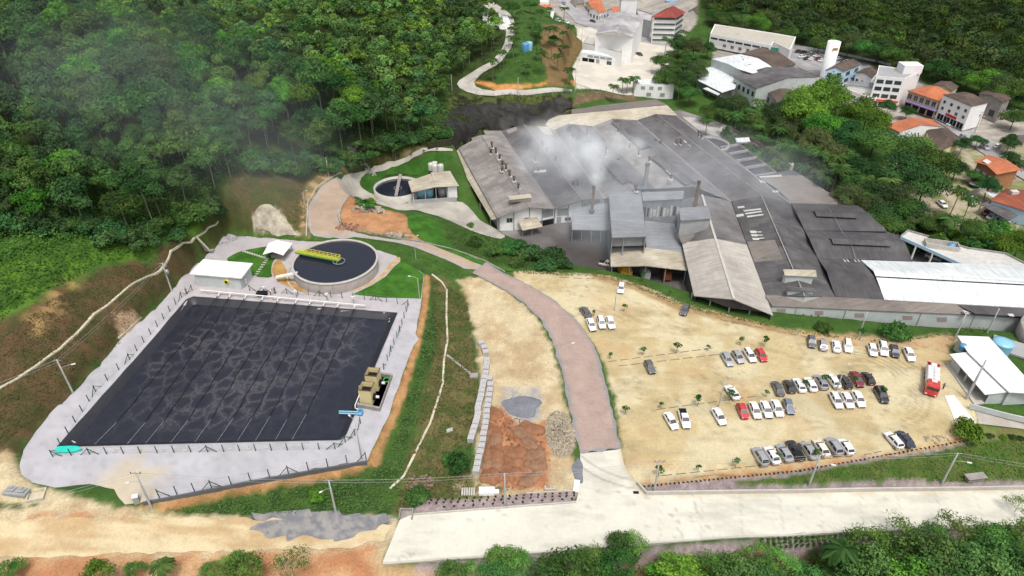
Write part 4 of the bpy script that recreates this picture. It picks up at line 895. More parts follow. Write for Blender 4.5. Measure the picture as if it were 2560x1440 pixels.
for a0, a1, b0, b1 in ((1942,1964,772,782),(2037,2058,777,787),(2137,2160,783,793),(2257,2281,789,799),(2343,2367,793,804)):
    yw = ft[0].y; e0 = ft[0]; e1 = ft[1]
    pl_ = (e0, e1, e0 + Vector((0, 0, -3))); c = [rayplane(a, b, pl_) for a, b in ((a0, b0), (a1, b0), (a1, b1), (a0, b1))]
    off = Vector((0, -.06, 0)); m = MB(); m.add([q + off for q in c] + [q + off * -.5 for q in c], [(0,1,2,3),(0,4,5,1),(1,5,6,2),(2,6,7,3),(3,7,4,0)]); w_ = m.build('window', M_SHUT, gf)
pl_ = (ft[0], ft[1], ft[0] + Vector((0, 0, -3)))
for a0, a1, b0, b1 in ((2037,2052,818,828),(2108,2130,824,832),(2136,2156,826,833),(2193,2212,827,833),(2230,2244,830,836),(2290,2310,832,838)):
    c = [rayplane(a, b, pl_) + Vector((0, -.05, 0)) for a, b in ((a0, b0), (a1, b0), (a1, b1), (a0, b1))]; m = MB(); m.add(c, [(0,1,2,3)]); m.build('window', M_DARK, gf)
for a in (1985, 2110, 2300, 2436):
    q = rayplane(a, 790, pl_); m = MB(); m.tube([(q.x, q.y - .12, ZF), (q.x, q.y - .12, 3.0)], .07, 6); m.build('drain_pipe', M_GREYW, gf)
for a, b in ((2008,785),(2028,787),(2045,788)):
    q = rayplane(a, b, pl_); m = MB(); m.tube([q + Vector((0,.1,0)), q + Vector((.3,-.9,-.5))], .1, 6); m.build('spout', M_DARK, gf)

# flat brown roof at the back right, dark strip and open basins
gb = house('back_shed', 'flat brown roofed shed at the back right corner of the factory', [([(1894,441,3.0),(2003,437,3.0),(2118,511,3.0),(1979,508,3.0),(1940,470,3.0)], RF_BROWN), ([(1930,434,3.1),(1985,425,3.1),(2002,437,3.1),(1893,441,3.1)], RF_DK2)],
           [([(2003,438,2.8),(2118,511,2.8),(1979,508,2.8)],), ([(1894,441,2.8),(2003,438,2.8)],)], M_GREYW)
patch(gb, 0, 0, [(1898,442),(1953,438),(1955,442),(1900,445)], M_SKYL, 'skylight_panel', .15, tuple(W3([(1894,441,3.0),(2003,437,3.0),(2118,511,3.0)])))
def basin(name, label, px, z1, z0, mw, water, parts=0, group=None):
    w = W3([(a, b, z1) for a, b in px]); root = empty(name, (0,0,0), 0, label, 'basin', group); inn = shrink(w, .5); m = MB(); curtain(m, w, z0, True); n = len(w)
    for i in range(n):
        j = (i + 1) % n; m.add([w[i], w[j], inn[j], inn[i]], [(0,1,2,3)]); m.add([inn[i], inn[j], inn[j] - Vector((0,0,1.4)), inn[i] - Vector((0,0,1.4))], [(0,1,2,3)])
    m.build('wall', mw, root); m = MB(); m.add([q - Vector((0,0,.9)) for q in inn], [tuple(range(n))]); m.build('water', water, root)
    for k in range(parts):
        t = (k + 1) / (parts + 1); m = MB(); m.bar(inn[0].lerp(inn[3], t) - Vector((0,0,.2)), inn[1].lerp(inn[2], t) - Vector((0,0,.2)), .5, .9); m.build('partition', mw, root)
    return root
M_WATER2 = noisy('dark_still_water', (.020,.022,.032), .2, .3, .12, .5)
def foamy():
    m, nt, b = newmat('frothy_dark_water', .3, .5); tc = node(nt, 'ShaderNodeTexCoord'); n = node(nt, 'ShaderNodeTexNoise', Scale=1.3, Detail=8, Roughness=.8); nt.links.new(tc.outputs['Object'], n.inputs['Vector'])
    r = ramp(nt, n.outputs[0], [(.55, (.015,.017,.028)), (.72, (.34,.34,.38))]); nt.links.new(r.outputs[0], b.inputs['Base Color']); return m
basin('treatment_basin', 'row of dark open water basins sunk beside the factory roofs', [(1800,366),(1848,358),(1942,430),(1888,439)], 1.0, ZF, M_CONCW, foamy(), 3)
rt = empty('round_basin', (0,0,0), 0, 'round concrete basin half hidden behind the dark roof edge', 'basin'); q = P(1778,357,1.2)
m = MB(); m.lathe([(6.6, -4), (6.6, 0), (6.1, 0), (6.1, -2)], 40, q); m.build('wall', M_CONCW, rt); m = MB(); m.lathe([(6.1, -.7), (0, -.7)], 40, q); m.build('water', M_WATER2, rt)
for k in range(5):
    c = P(1948 + k * 7, 422 + k * .7, 0); m = MB(); m.lathe([(0, 2.6), (.6, 2.5), (.7, 2.2), (.7, 0)], 14, (c.x, c.y, ZF + 3)); o = m.build('storage_tank', M_SKYL); tag(o, 'small white plastic tank in the row at the end of the dark strip roof', 'tank', 'white tanks by the basins')

# curved white carport building at the right
cp_ = empty('carport_building', (0,0,0), 0, 'long bent white flat roofed building with parked vehicles under its open side', 'building')
ctop = W3([(2252,592,2.6),(2270,578,2.6),(2420,622,2.6),(2512,635,2.6),(2620,690,2.6),(2500,690,2.6),(2392,655,2.6)])
m = MB(); slab(m, ctop, .5); m.build('roof', M_SKYL, cp_)
m = MB(); 
for i in (0, 1, 2, 3): m.bar(ctop[i] + Vector((0,0,.2)), ctop[i + 1] + Vector((0,0,.2)), .35, .5)
m.build('parapet', M_CONCW, cp_)
m = MB()
for i in (6, 5): m.bar(ctop[i] + Vector((0,0,-.2)), ctop[(i + 1) % 7] + Vector((0,0,-.2)), .3, .9)
m.build('fascia', M_LBLUE, cp_)
m = MB(); curtain(m, ctop[1:5], ZF); m.build('back_wall', M_GREYW, cp_)
for t in (.02, .3, .6, .95):
    q = ctop[0].lerp(ctop[6], t); m = MB(); m.bar((q.x, q.y, ZF), (q.x, q.y, 2.1), .35); m.build('column', M_WHITE, cp_)
q = P(2355,610,3.6); m = MB(); M_ = Matrix.Translation(q) @ Matrix.Rotation(R(-17), 4, 'Z')
for a in ((-4.2,4.2,-1.6,-1.4),(-4.2,4.2,1.4,1.6),(-4.2,-4.0,-1.4,1.4),(4.0,4.2,-1.4,1.4)): m.box(a[0],a[1],a[2],a[3],-1.0,.4,M=M_)
m.build('roof_box', M_CONCL, cp_); m = MB(); m.lathe([(0, .5), (.9, .3), (1.0, -.6)], 16, q + Vector((2.4, -.6, 0))); m.build('roof_tank', M_TANKB, cp_)
# ================================================================== TREATMENT PLANT
M_WATERD = noisy('dark_clarifier_water', (.018,.021,.034), .15, .2, .10, .5)
TC = P(838, 651, 6.7); TR = 10.75
bt = empty('settling_tank', (0,0,0), 0, 'big round concrete settling tank of dark water with a yellow railed bridge', 'tank')
m = MB(); m.lathe([(TR, 2.6), (TR, 6.7), (TR - .35, 6.7), (TR - .35, 5.2)], 96, (TC.x, TC.y, 0)); m.build('wall', mat('pinkish_concrete', (.33,.295,.275), .2, .6), bt)
m = MB(); m.lathe([(TR + .12, 6.45), (TR + .12, 6.76), (TR - .4, 6.76), (TR - .4, 6.5)], 96, (TC.x, TC.y, 0)); m.build('rim', M_CONCL, bt)
m = MB(); m.lathe([(TR - .35, 6.25), (0, 6.25)], 96, (TC.x, TC.y, 0), smooth=False); m.build('water', M_WATERD, bt)
for k in range(8):
    t = R(-150 + k * 17); m = MB(); m.box(TR - .02, TR + .03, -.06, .06, 3.0, 6.4, M=Matrix.Translation((TC.x, TC.y, 0)) @ Matrix.Rotation(t, 4, 'Z')); m.build('wall_joint', M_CONCW, bt)
ba, bb = P(745,628,7.3), P(849,648,7.3); bd_ = (bb - ba); bd_.z = 0; BL = bd_.length; bang = math.atan2(bd_.y, bd_.x)
br_ = empty('tank_bridge', (ba.x, ba.y, 7.1), bang, 'yellow railed green walkway reaching over the round settling tank', 'walkway')
m = MB(); m.box(-.6, BL, -.65, .65, -.25, .0); m.build('deck', M_GREENP, br_)
m = MB()
for s in (-.65, .65):
    for z in (.5, 1.05): m.bar((-.4, s, z), (BL, s, z), .09)
    for k in range(int(BL / 1.2) + 1): m.bar((k * 1.2, s, 0), (k * 1.2, s, 1.05), .08)
m.bar((BL, -.65, 1.05), (BL, .65, 1.05), .09); m.build('railing', M_YEL, br_)
m = MB(); m.box(-.6, BL, -.6, .6, 0.0, .06); m.build('grating', mat('yellow_green_grating', (.38,.46,.07), .3, 3), br_)
m = MB(); n_ = 24
for k in range(n_):
    t0, t1 = 2 * math.pi * k / n_, 2 * math.pi * (k + 1) / n_; m.bar((BL - .3 + 1.5 * math.cos(t0), 1.5 * math.sin(t0), -.45), (BL - .3 + 1.5 * math.cos(t1), 1.5 * math.sin(t1), -.45), .12, .25)
for s in (-1, 1): m.bar((BL - .3, s * .6, 0), (BL - .3, s * 1.45, -.4), .1)
m.build('centre_ring', M_STEEL, br_)
pr_ = MB(); pr_.lathe([(TR + 1.8, 3.62), (TR + 1.8, 3.85), (TR + 1.5, 3.85), (TR + 1.5, 3.62)], 60, (TC.x, TC.y, 0), arc=(R(150), R(262))); o = pr_.build('kerb', M_CONCL); tag(o, 'thin curved concrete kerb round the foot of the settling tank', 'kerb')
ta, tb = P(692,703,3.9), P(743,684,6.2); m = MB(); m.bar(ta + Vector((0,0,1.2)), tb + Vector((0,0,.2)), 1.0, .35); o = m.build('trough', M_WHITEP); tag(o, 'white covered trough running from the tank rim down to the gravel', 'trough')
# blower building
bl = empty('pump_house', (0,0,0), 0, 'pale green windowless building with a flat white roof beside the lagoon', 'building')
RF_WH2 = mat('bright_white_roof', (.80,.81,.80), .06, .4, rough=.5)
rw = W3([(508,648,7.6),(632,658,7.6),(603,695,7.4),(474,684,7.4)]); m = MB(); slab(m, rw, .3); m.build('roof', RF_WH2, bl)
iw = shrink(rw, .9); m = MB(); curtain(m, [q - Vector((0,0,.2)) for q in iw], ZA, True); m.build('wall', M_WGREY, bl)
f0, f1 = iw[3], iw[2]; q = f0.lerp(f1, .70); dn = Vector((f1.y - f0.y, -(f1.x - f0.x), 0)).normalized()
m = MB(); 
m.tube([q + Vector((0,0,-1.7)) + dn * -.1, q + Vector((0,0,-1.7)) + dn * .35], .62, 18); m.build('vent_ring', M_YEL, bl); m = MB(); m.tube([q + Vector((0,0,-1.7)) + dn * .3, q + Vector((0,0,-1.7)) + dn * .37], .42, 18); m.build('vent_opening', M_DARK, bl)
windows(bl, iw[2], iw[1], 3.6, 5.6, 1, .35, M_WHITEP, name='door', start=.1, end=.7)
# sampling shed
sh = empty('sampling_shed', (0,0,0), 0, 'small open shed with a white gabled roof beside the round tank', 'shed')
for q in ([(692,600,6.8),(731,608,6.0),(708,638,6.0),(681,629,6.8)], [(692,600,6.8),(681,629,6.8),(657,636,6.0),(672,607,6.0)]): rp(sh, RF_WH2, 'roof', q, .12)
sc_ = [P(727,609,5.9), P(706,635,5.9), P(661,633,5.9), P(675,608,5.9)]
for q in sc_: m = MB(); m.bar((q.x, q.y, ZA), (q.x, q.y, 5.9), .14); m.build('post', M_STEEL, sh)
cx = sum(q.x for q in sc_) / 4; cy = sum(q.y for q in sc_) / 4; m = MB(); m.box(cx - 1.6, cx + 1.6, cy - 1.2, cy + 1.2, ZA, ZA + 1.1); m.tube([(cx - 1, cy, ZA + 1), (cx - 1, cy, ZA + 1.8)], .35, 10); m.tube([(cx + .8, cy, ZA + 1), (cx + .8, cy, ZA + 1.7)], .3, 10); m.build('machine', M_CONCW, sh)
# stepping stones
for k in range(11):
    t = k / 10; q = G(611 + 58 * t, 630 + 18 * t); m = MB(); m.box(-.45, .45, -.2, .2, .10, .26, M=Matrix.Translation(q) @ Matrix.Rotation(R(20), 4, 'Z')); o = m.build('stepping_stone', M_CONCL); tag(o, 'white stepping stone in the row crossing the small lawn towards the shed', 'stepping stone', 'stepping stones to the shed')
for k in range(8):
    t = k / 7; q = G(666 - 28 * t, 652 + 40 * t); m = MB(); m.box(-.45, .45, -.2, .2, .10, .26, M=Matrix.Translation(q) @ Matrix.Rotation(R(0), 4, 'Z')); o = m.build('stepping_stone', M_CONCL); tag(o, 'white stepping stone in the row running down to the pump house', 'stepping stone', 'stepping stones to the pump house')
# header pipe with supports and droppers
ha, hb = P(500,725,4.6), P(914,764,4.6); hp = empty('header_pipe', (0,0,0), 0, 'long white air pipe on small supports along the top edge of the lagoon', 'pipe')
m = MB(); m.tube([ha, hb], .17, 10); m.build('pipe', M_WHITEP, hp)
NP_ = 12; drops = []
for k in range(13):
    q = ha.lerp(hb, .03 + .96 * k / 12); m = MB(); m.box(q.x - .35, q.x + .35, q.y - .3, q.y + .3, ZA + .1, ZA + .28); m.box(q.x - .08, q.x + .08, q.y - .08, q.y + .08, ZA + .2, 4.45); m.build('support', M_CONCL, hp)
# aeration lines: from the header down into the water, measured start/end
LINES = [((545,753),(292,1055)),((572,757),(363,1056)),((612,758),(410,1052)),((655,762),(470,1050)),((694,765),(528,1047)),((740,768),(583,1045)),((775,771),(630,1045)),((811,773),(675,1041)),((846,776),(718,1047)),((888,778),(766,1035))]
for k, (a, b) in enumerate(LINES):
    s = P(a[0], a[1] - 14, 4.6); s = ha + (hb - ha) * ((s.x - ha.x) / (hb.x - ha.x)); e = P(*b, ZW + .05); w0 = P(a[0] + (b[0] - a[0]) * .16, a[1] + (b[1] - a[1]) * .16, ZW + .05)
    root = empty('aeration_line', (0,0,0), 0, 'black floating air hose stretched across the dark lagoon', 'hose', 'air hoses across the lagoon')
    p1 = Vector((s.x - .2, s.y - 1.3, 4.3)); p2 = p1.lerp(w0, .5) + Vector((0,0,.25)); m = MB(); m.tube([s, Vector((s.x - .1, s.y - .5, 4.55)), p1], .13, 8); m.build('dropper', M_WHITEP, root)
    m = MB(); pts = [p1, p2, w0]; nseg = 14
    for j in range(1, nseg + 1):
        t = j / nseg; q = w0.lerp(e, t); q.x += math.sin(j * 1.7 + k) * .12; q.z += .03 * (j % 2); pts.append(q)
    m.tube(pts, [.12, .12] + [.115 if j % 2 else .08 for j in range(nseg + 1)], 6); m.build('hose', M_BLACKP, root)
    m = MB(); q = P(b[0] - 60 * 1.0, 1106, ZA) if False else e; g = (e - w0).normalized(); end = e + g * 9.5; end.z = ZA + .15
    m.tube([e, e.lerp(end, .5) - Vector((0,0,.02)), end], .018, 5); m.build('mooring_rope', M_WHITEP, root)
# anchors on the near apron
for (a, b) in ((229,1129),(289,1128),(348,1128),(405,1127),(464,1126),(523,1125),(574,1122),(622,1122),(667,1118),(711,1117)):
    q = P(a, b, ZA + .1); m = MB(); m.box(q.x - .4, q.x + .4, q.y - .3, q.y + .3, ZA + .1, ZA + .26); m.tube([(q.x, q.y, ZA + .25), (q.x, q.y, ZA + .7)], .05, 6); o = m.build('anchor_block', M_CONCL); tag(o, 'small pale anchor block with a stub on the gravel below the lagoon', 'anchor block', 'anchor blocks below the lagoon')
# control posts with white boxes
for k, (a, b) in enumerate(((663,735),(742,745),(819,752),(885,760))):
    q = P(a, b, ZA); root = empty('control_post', (q.x, q.y, ZA + .1), 0, ['control post with a white box next to the pump house', 'control post with a white box left of the settling tank', 'control post with a white box below the settling tank', 'control post with a white box near the right end of the air pipe'][k], 'control post')
    m = MB(); m.bar((0,0,0), (0,0,1.6), .16); m.build('post', M_STEEL, root); m = MB(); m.box(-.35, .35, -.25, .25, 1.6, 2.1); m.build('box', M_WHITEP, root)
# cooling towers on their basin
cb = basin('tower_basin', 'low grey concrete basin under the two cream cooling towers', [(891,1010),(949,1021),(981,934),(948,930)], ZA + 1.0, ZA - .5, M_CONCW, M_WATERD)
def ctower(label, c, ang, h):
    root = empty('cooling_tower', (c.x, c.y, ZA), ang, label, 'cooling tower'); s = 1.25; m = MB()
    for x0, x1, y0, y1 in ((-s, s, -s, -s + .1), (-s, s, s - .1, s), (-s, -s + .1, -s + .1, s - .1), (s - .1, s, -s + .1, s - .1)): m.box(x0, x1, y0, y1, .2, h)
    m.build('casing', M_TOWER, root); m = MB(); m.box(-s + .1, s - .1, -s + .1, s - .1, h - 1.3, h - 1.2); m.build('inner_deck', M_DARK, root)
    m = MB(); 
    for x0, x1, y0, y1 in ((-s - .05, s + .05, -s - .05, -s + .08), (-s - .05, s + .05, s - .08, s + .05), (-s - .05, -s + .08, -s, s), (s - .08, s + .05, -s, s)): m.box(x0, x1, y0, y1, h - .1, h + .04)
    m.build('rim', M_RUST, root)
    m = MB(); m.tube([(s, 0, 1.5), (s + .5, 0, 1.5)], .72, 16); m.build('fan_housing', M_DARK, root); m = MB(); m.tube([(s + .4, 0, 1.5), (s + 1.1, 0, 1.5)], .3, 12); m.build('fan_motor', M_WHITEP, root)
    return root
M_TOWER = mat('cream_tower_casing', (.66,.56,.30), .12, .8)
ctower('cream cooling tower with an open dark top, the one nearer the camera', P(919,1013,ZA) + Vector((0, 1.1, 0)), R(-8), 4.1); ctower('cream cooling tower with an open dark top, behind its twin', P(932,982,ZA) + Vector((.1, 1.6, 0)), R(-8), 4.3)
m = MB(); pts = [P(898,965,6.5), P(899,985,6.4), P(888,1012,4.6), P(888,1020,4.2), P(900,1026,4.0)]; m.tube(pts, .11, 8); o = m.build('riser_pipe', M_WHITEP); tag(o, 'thin white pipe bending round the foot of the near cooling tower', 'pipe')
for k, yy in enumerate((1028, 1033)):
    m = MB(); m.tube([P(848,yy,ZW + .5), P(904,yy + 2,ZA + .8)], .16, 10); o = m.build('intake_pipe', M_TANKL); tag(o, ['upper light blue pipe leading from the lagoon to the pump', 'lower light blue pipe leading from the lagoon to the pump'][k], 'pipe')
q = P(902,1035,ZA); m = MB(); m.box(q.x - .5, q.x + .5, q.y - .6, q.y + .4, ZA, ZA + .9); m.tube([(q.x, q.y, ZA + .8), (q.x, q.y, ZA + 1.4)], .3, 10); o = m.build('pump', M_TANKB); tag(o, 'blue pump at the end of the light blue pipes', 'pump')
q = P(966,950,ZA + 1.2); m = MB(); m.lathe([(.75, 0), (.75, .12), (.5, .12), (.5, 0)], 20, q); o = m.build('hose_coil', M_GREENP); tag(o, 'coiled green hose lying in the tower basin', 'hose')
# kayak-like boat
q = P(173,1127,ZA + .1); bo = empty('boat', (q.x, q.y, ZA + .12), R(2), 'small turquoise flat bottomed boat lying beside the near left lagoon corner', 'boat'); M_TEAL = mat('turquoise_hull', (.02,.60,.48), .12, .7, .4, .5)
hull = MB(); st = [(-2.3,.55,.35),(-2.0,.72,.05),(0,.78,0),(1.2,.7,0),(1.9,.42,.08),(2.4,.06,.3)]; vs = []
for x, w_, z in st: vs += [(x,-w_,.5),(x,-w_*.75,z),(x,w_*.75,z),(x,w_,.5)]
fs = [(i*4+j, (i+1)*4+j, (i+1)*4+j+1, i*4+j+1) for i in range(5) for j in range(3)] + [(0,1,2,3)]
hull.add(vs, fs); hull.add([(x, s * w_, .5) for s in (-1, 1) for x, w_, z in st], [tuple(range(6)) + tuple(range(11, 5, -1))]); hull.build('hull', M_TEAL, bo)
m = MB(); 
for x in (-1.2, .3): m.box(x - .15, x + .15, -.68, .68, .5, .56)
m.build('bench', M_TEAL, bo)
for pts, lab in ((LAG, None),):
    pass
# ------------------------------------------------------------------ fences: green concrete posts, braces and wires
def fence(name, label, pxs, z, step, h=1.9, corner=(), m=None, wires=3, group=None, pw=.13):
    m = m or M_GRP; w = [P(a, b, z) if z is not None else G(a, b) for a, b in pxs]; root = empty(name, (0,0,0), 0, label, 'fence', group); posts = []
    for i in range(len(w) - 1):
        a, b = w[i], w[i + 1]; n = max(1, round((b - a).length / step))
        for k in range(n + (1 if i == len(w) - 2 else 0)): posts.append((a.lerp(b, k / n), (b - a).normalized(), k == 0))
    for p, d, c in posts:
        g = MB(); zz = p.z if z is not None else H(p.x, p.y); g.bar((p.x, p.y, zz), (p.x, p.y, zz + h), pw); g.build('post', m, root)
        if c and i:
            pass
    for i, (p, d, c) in enumerate(posts):
        if c and 0 < i < len(posts) or i in (0, len(posts) - 1):
            for s in ((1,) if i == 0 else (-1,) if i == len(posts) - 1 else (1, -1)):
                dd = posts[i][1] if s > 0 else -(posts[i - 1][1]); g = MB(); g.bar((p.x, p.y, p.z + h * .85), (p.x + dd.x * 1.7, p.y + dd.y * 1.7, p.z + .05), pw * .8); g.build('brace', m, root)
    if wires:
        g = MB()
        for k in range(wires):
            z_ = h * (.25 + .7 * k / max(1, wires - 1))
            for i in range(len(posts) - 1):
                a, b = posts[i][0], posts[i + 1][0]; g.bar((a.x, a.y, a.z + z_), (b.x, b.y, b.z + z_), .02)
        g.build('wire', M_STEEL, root)
    return root
fence('fence', 'green post fence round the lagoon on its apron', [(481,727),(455,745),(325,900),(240,980),(133,1143),(225,1137),(520,1131),(838,1124),(864,1107),(888,1090),(902,1060)], ZA, 3.0)
fence('fence', 'green post fence along the right edge of the lagoon', [(960,925),(978,880),(1000,830),(1021,765)], ZA, 2.8)
fence('fence', 'green post fence between the lagoon and the settling tank', [(1021,765),(940,752),(800,742),(718,736),(660,730),(625,728)], ZA, 3.0)
fence('fence', 'outer green post fence on the low kerb wall by the dirt road', [(399,1245),(530,1222),(722,1186),(916,1151)], ZA + .1, 3.1, 2.3)
wl2 = [P(357,1258,ZA),P(640,1202,ZA),P(917,1154,ZA)]; m = MB()
for i in (0, 1): m.bar(wl2[i] + Vector((0,0,-.3)), wl2[i + 1] + Vector((0,0,-.3)), .3, 1.1)
o = m.build('kerb_wall', mat('dark_grey_block', (.13,.135,.145), .2, 1)); tag(o, 'low dark grey retaining wall under the outer fence', 'wall')
# cabinet by the gate
q = P(347,1262,2.6); root = empty('meter_cabinet', (q.x, q.y, 2.2), R(20), 'narrow upright grey meter cabinet with a white top at the apron corner', 'cabinet'); m = MB(); m.box(-.45, .45, -.4, .4, 0, 2.6); m.build('body', M_GREYW, root); m = MB(); m.box(-.5, .5, -.45, .45, 2.6, 2.75); m.build('top', M_WHITEP, root)
# second clarifier and its house
T2 = P(994,466,2.6); t2 = empty('settling_tank', (0,0,0), 0, 'smaller round dark settling tank below the crescent lawn', 'tank')
m = MB(); m.lathe([(7.7, -3), (7.7, 0), (7.2, 0), (7.2, -2)], 64, T2); m.build('wall', M_CONCL, t2); m = MB(); m.lathe([(7.2, -.7), (0, -.7)], 64, T2); m.build('water', M_WATERD, t2)
a_, b_ = P(1001,436,2.8), P(990,490,2.8); m = MB(); m.bar(a_, b_, 1.0, .25); m.build('walkway', M_CONCW, t2)
m = MB()
for k in range(16):
    t0, t1 = 2 * math.pi * k / 16, 2 * math.pi * (k + 1) / 16; m.bar((T2.x + 1.3 * math.cos(t0), T2.y + 1.3 * math.sin(t0), T2.z - .6), (T2.x + 1.3 * math.cos(t1), T2.y + 1.3 * math.sin(t1), T2.z - .6), .1, .15)
m.build('centre_ring', M_STEEL, t2)
dh = empty('dosing_house', (0,0,0), 0, 'open fronted dosing house with beige gabled roof and blue tanks inside', 'building')
rp(dh, RF_CREAM, 'roof', [(1020,453,5.0),(1060,440,5.4),(1077,434,5.9),(1089,467,5.9),(1029,480,5.0)]); rp(dh, RF_CREAM, 'roof', [(1077,431,5.9),(1125,427,5.2),(1147,464,5.0),(1089,467,5.9)])
bw = W3([(1024,456,4.8),(1076,437,5.5),(1126,430,5.0),(1144,462,4.8)]); m = MB(); curtain(m, bw, .4); m.build('wall', M_GREYW, dh)
q0, q1 = P(1119,466,4.8), P(1142,463,4.8); m = MB(); curtain(m, [q0, q1], .4); m.build('wall', M_WHITE, dh)
for a, b in ((1032,477),(1062,472),(1089,467),(1117,466)): q = P(a, b, 4.9); m = MB(); m.bar((q.x, q.y, .3), (q.x, q.y, 4.8), .18); m.build('post', M_WHITEP, dh)
f0_, f1_ = P(1030,505,.9), P(1142,498,.9); m = MB(); m.bar(f0_, f1_, .3, 1.4); m.build('low_wall', M_GREYW, dh)
for a, b, mm, rr, lab in ((1053,498,M_TANKL,1.35,'light blue process tank standing left in the dosing house'), (1072,497,M_TANKL,1.5,'light blue process tank standing centre in the dosing house'), (1105,495,M_GREYW,1.4,'grey conical process tank in the dosing house')):
    q = P(a, b, .6) + Vector((0, 1.5, 0)); m = MB(); m.lathe([(0, 3.3), (rr * .6, 3.2), (rr, 2.9), (rr, .2), (0, 0)], 20, q); o = m.build('process_tank', mm); tag(o, lab, 'tank')
for a, b in ((1078,421),(1087,418),(1087,425),(1102,424)):
    q = P(a, b, 3.0); m = MB(); m.lathe([(0, 2.1), (.9, 1.9), (1.0, 1.6), (1.0, -.5)], 16, q); o = m.build('chemical_tank', M_SKYL); tag(o, 'white round tank in the cluster behind the dosing house', 'tank', 'white tanks behind the dosing house')
# guard house
gh = empty('gate_house', (0,0,0), 0, 'gate house with two stepped bright white roofs at the car park edge', 'building')
zr = 6.4
rp(gh, RF_WH2, 'roof', [(2394,839,zr),(2472,842,zr),(2580,960,zr+.3),(2600,984,zr+.3),(2523,980,zr),(2420,880,zr)], .2); rp(gh, RF_WH2, 'roof', [(2374,885,zr-.9),(2430,879,zr-.5),(2523,979,zr-.5),(2463,986,zr-.9)], .2)
w = W3([(2398,842,zr-.2),(2470,845,zr-.2),(2590,975,zr-.2),(2525,978,zr-.2),(2440,885,zr-.2)]); m = MB(); curtain(m, w, 2.4, True); m.build('wall', M_WGREY, gh)
m = MB(); curtain(m, W3([(2384,893,zr-1.2),(2402,912,zr-1.2)]), 2.4); m.build('wall', M_WGREY, gh)
m = MB(); curtain(m, W3([(2474,984,zr-1.0),(2523,979,zr-.8)]), 2.4); m.build('wall', M_WGREY, gh)
for a, b in ((2402,915),(2420,933),(2440,955)):
    q = P(a, b, zr - 1.2); m = MB(); m.bar((q.x, q.y, 2.5), (q.x, q.y, zr - 1.1), .3); m.build('column', M_WGREY, gh)
po = W3([(2363,907,2.9),(2392,903,2.9),(2500,1000,2.9),(2437,1012,2.9)]); m = MB(); slab(m, po, .35); m.build('porch_floor', M_CONCL, gh)
m = MB(); m.bar(P(2424,1015,3.4), P(2520,1040,3.4), .25, 1.2); m.bar(P(2520,1040,3.4), P(2620,1062,3.4), .25, 1.2); o = m.build('boundary_wall', M_WGREY); tag(o, 'low pale green wall in front of the gate house', 'wall')
for a, b, mm, rr, hh, nm, lab in ((2410,863,M_TANKB,.85,1.2,'water_tank','small blue water tank on a white stand behind the gate house'), (2510,855,M_TANKL,2.1,4.2,'water_tank','large light blue water tank with a domed lid behind the gate house')):
    q = P(a, b, 6.2 if rr < 1 else 5.5); root = empty(nm, (q.x, q.y, q.z - hh), 0, lab, 'tank'); m = MB(); m.lathe([(0, hh + .35), (rr * .5, hh + .28), (rr * 1.02, hh), (rr * 1.02, hh - .15)], 24); m.build('lid', mm, root)
    m = MB(); m.lathe([(rr, hh - .1), (rr * .85, 0)], 24); m.build('body', mm, root)
    if rr < 1: m = MB(); m.lathe([(rr * .95, 0), (rr * .95, -.5), (.3, -.5), (.3, -2.4)], 20); m.build('stand', M_SKYL, root)
q = P(2540,870,2.6); m = MB(); m.box(-4.5, 3.5, -3.2, 2.4, -.2, .25, M=Matrix.Translation(q) @ Matrix.Rotation(R(-35), 4, 'Z')); o = m.build('tank_pad', M_GREYW); tag(o, 'grey concrete pad beside the large blue water tank', 'concrete pad')
# round tank at the right edge
q = P(2650,850,3.0); m = MB(); m.lathe([(9.4, .5), (9.4, 3.6), (9.0, 3.6), (9.0, 2.2), (0, 2.2)], 60, q + Vector((1.5,0,-2))); o = m.build('round_reservoir', M_CONCW); tag(o, 'pale concrete rim of a round reservoir cut by the right picture edge', 'reservoir')

# ------------------------------------------------------------------ low walls, channels, stairs
def ribbon(name, label, pxs, w, h, m, cat='channel', z=None, up=.12, kind=None):
    pts = [G(a, b) if z is None else P(a, b, z) for a, b in pxs]; full = []
    for i in range(len(pts) - 1):
        n = max(1, int((pts[i + 1] - pts[i]).length / 1.5))
        for k in range(n): q = pts[i].lerp(pts[i + 1], k / n); full.append(Vector((q.x, q.y, H(q.x, q.y) if z is None else z)))
    q = pts[-1]; full.append(Vector((q.x, q.y, H(q.x, q.y) if z is None else z)))
    vs = []; n = len(full)
    for i in range(n):
        d = full[min(i + 1, n - 1)] - full[max(i - 1, 0)]; d.z = 0; d.normalize(); s = Vector((-d.y, d.x, 0)) * (w / 2) * (1 + .12 * math.sin(i * 1.9) * (cat == 'channel'))
        for o_ in (s, -s): vs.append(full[i] + o_ + Vector((0,0,h))); 
        for o_ in (s, -s): vs.append(full[i] + o_ - Vector((0,0,.4)))
    fs = []
    for i in range(n - 1):
        a = i * 4; b = a + 4; fs += [(a, a+1, b+1, b), (a+1, a+3, b+3, b+1), (a+2, a, b, b+2)]
    fs += [(0, 2, 3, 1), ((n-1)*4, (n-1)*4+1, (n-1)*4+3, (n-1)*4+2)]
    m_ = MB(); m_.add(vs, fs); o = m_.build(name, m); tag(o, label, cat, kind=kind); return o
M_CHAN = mat('bleached_concrete', (.62,.57,.43), .25, 1.2)
ribbon('drainage_channel', 'long pale concrete drainage channel climbing diagonally over the brown slope', [(-60,1000),(0,970),(40,948),(90,915),(150,872),(190,835),(235,785),(300,735),(370,690),(420,645),(485,594)], .6, .16, M_CHAN)
ribbon('drainage_channel', 'thin pale channel running down the grassy bank right of the lagoon', [(1080,686),(1105,706),(1117,725),(1116,790),(1119,850),(1110,900),(1107,960),(1075,1060),(1040,1130),(1010,1190),(975,1222)], .42, .14, M_CHAN)
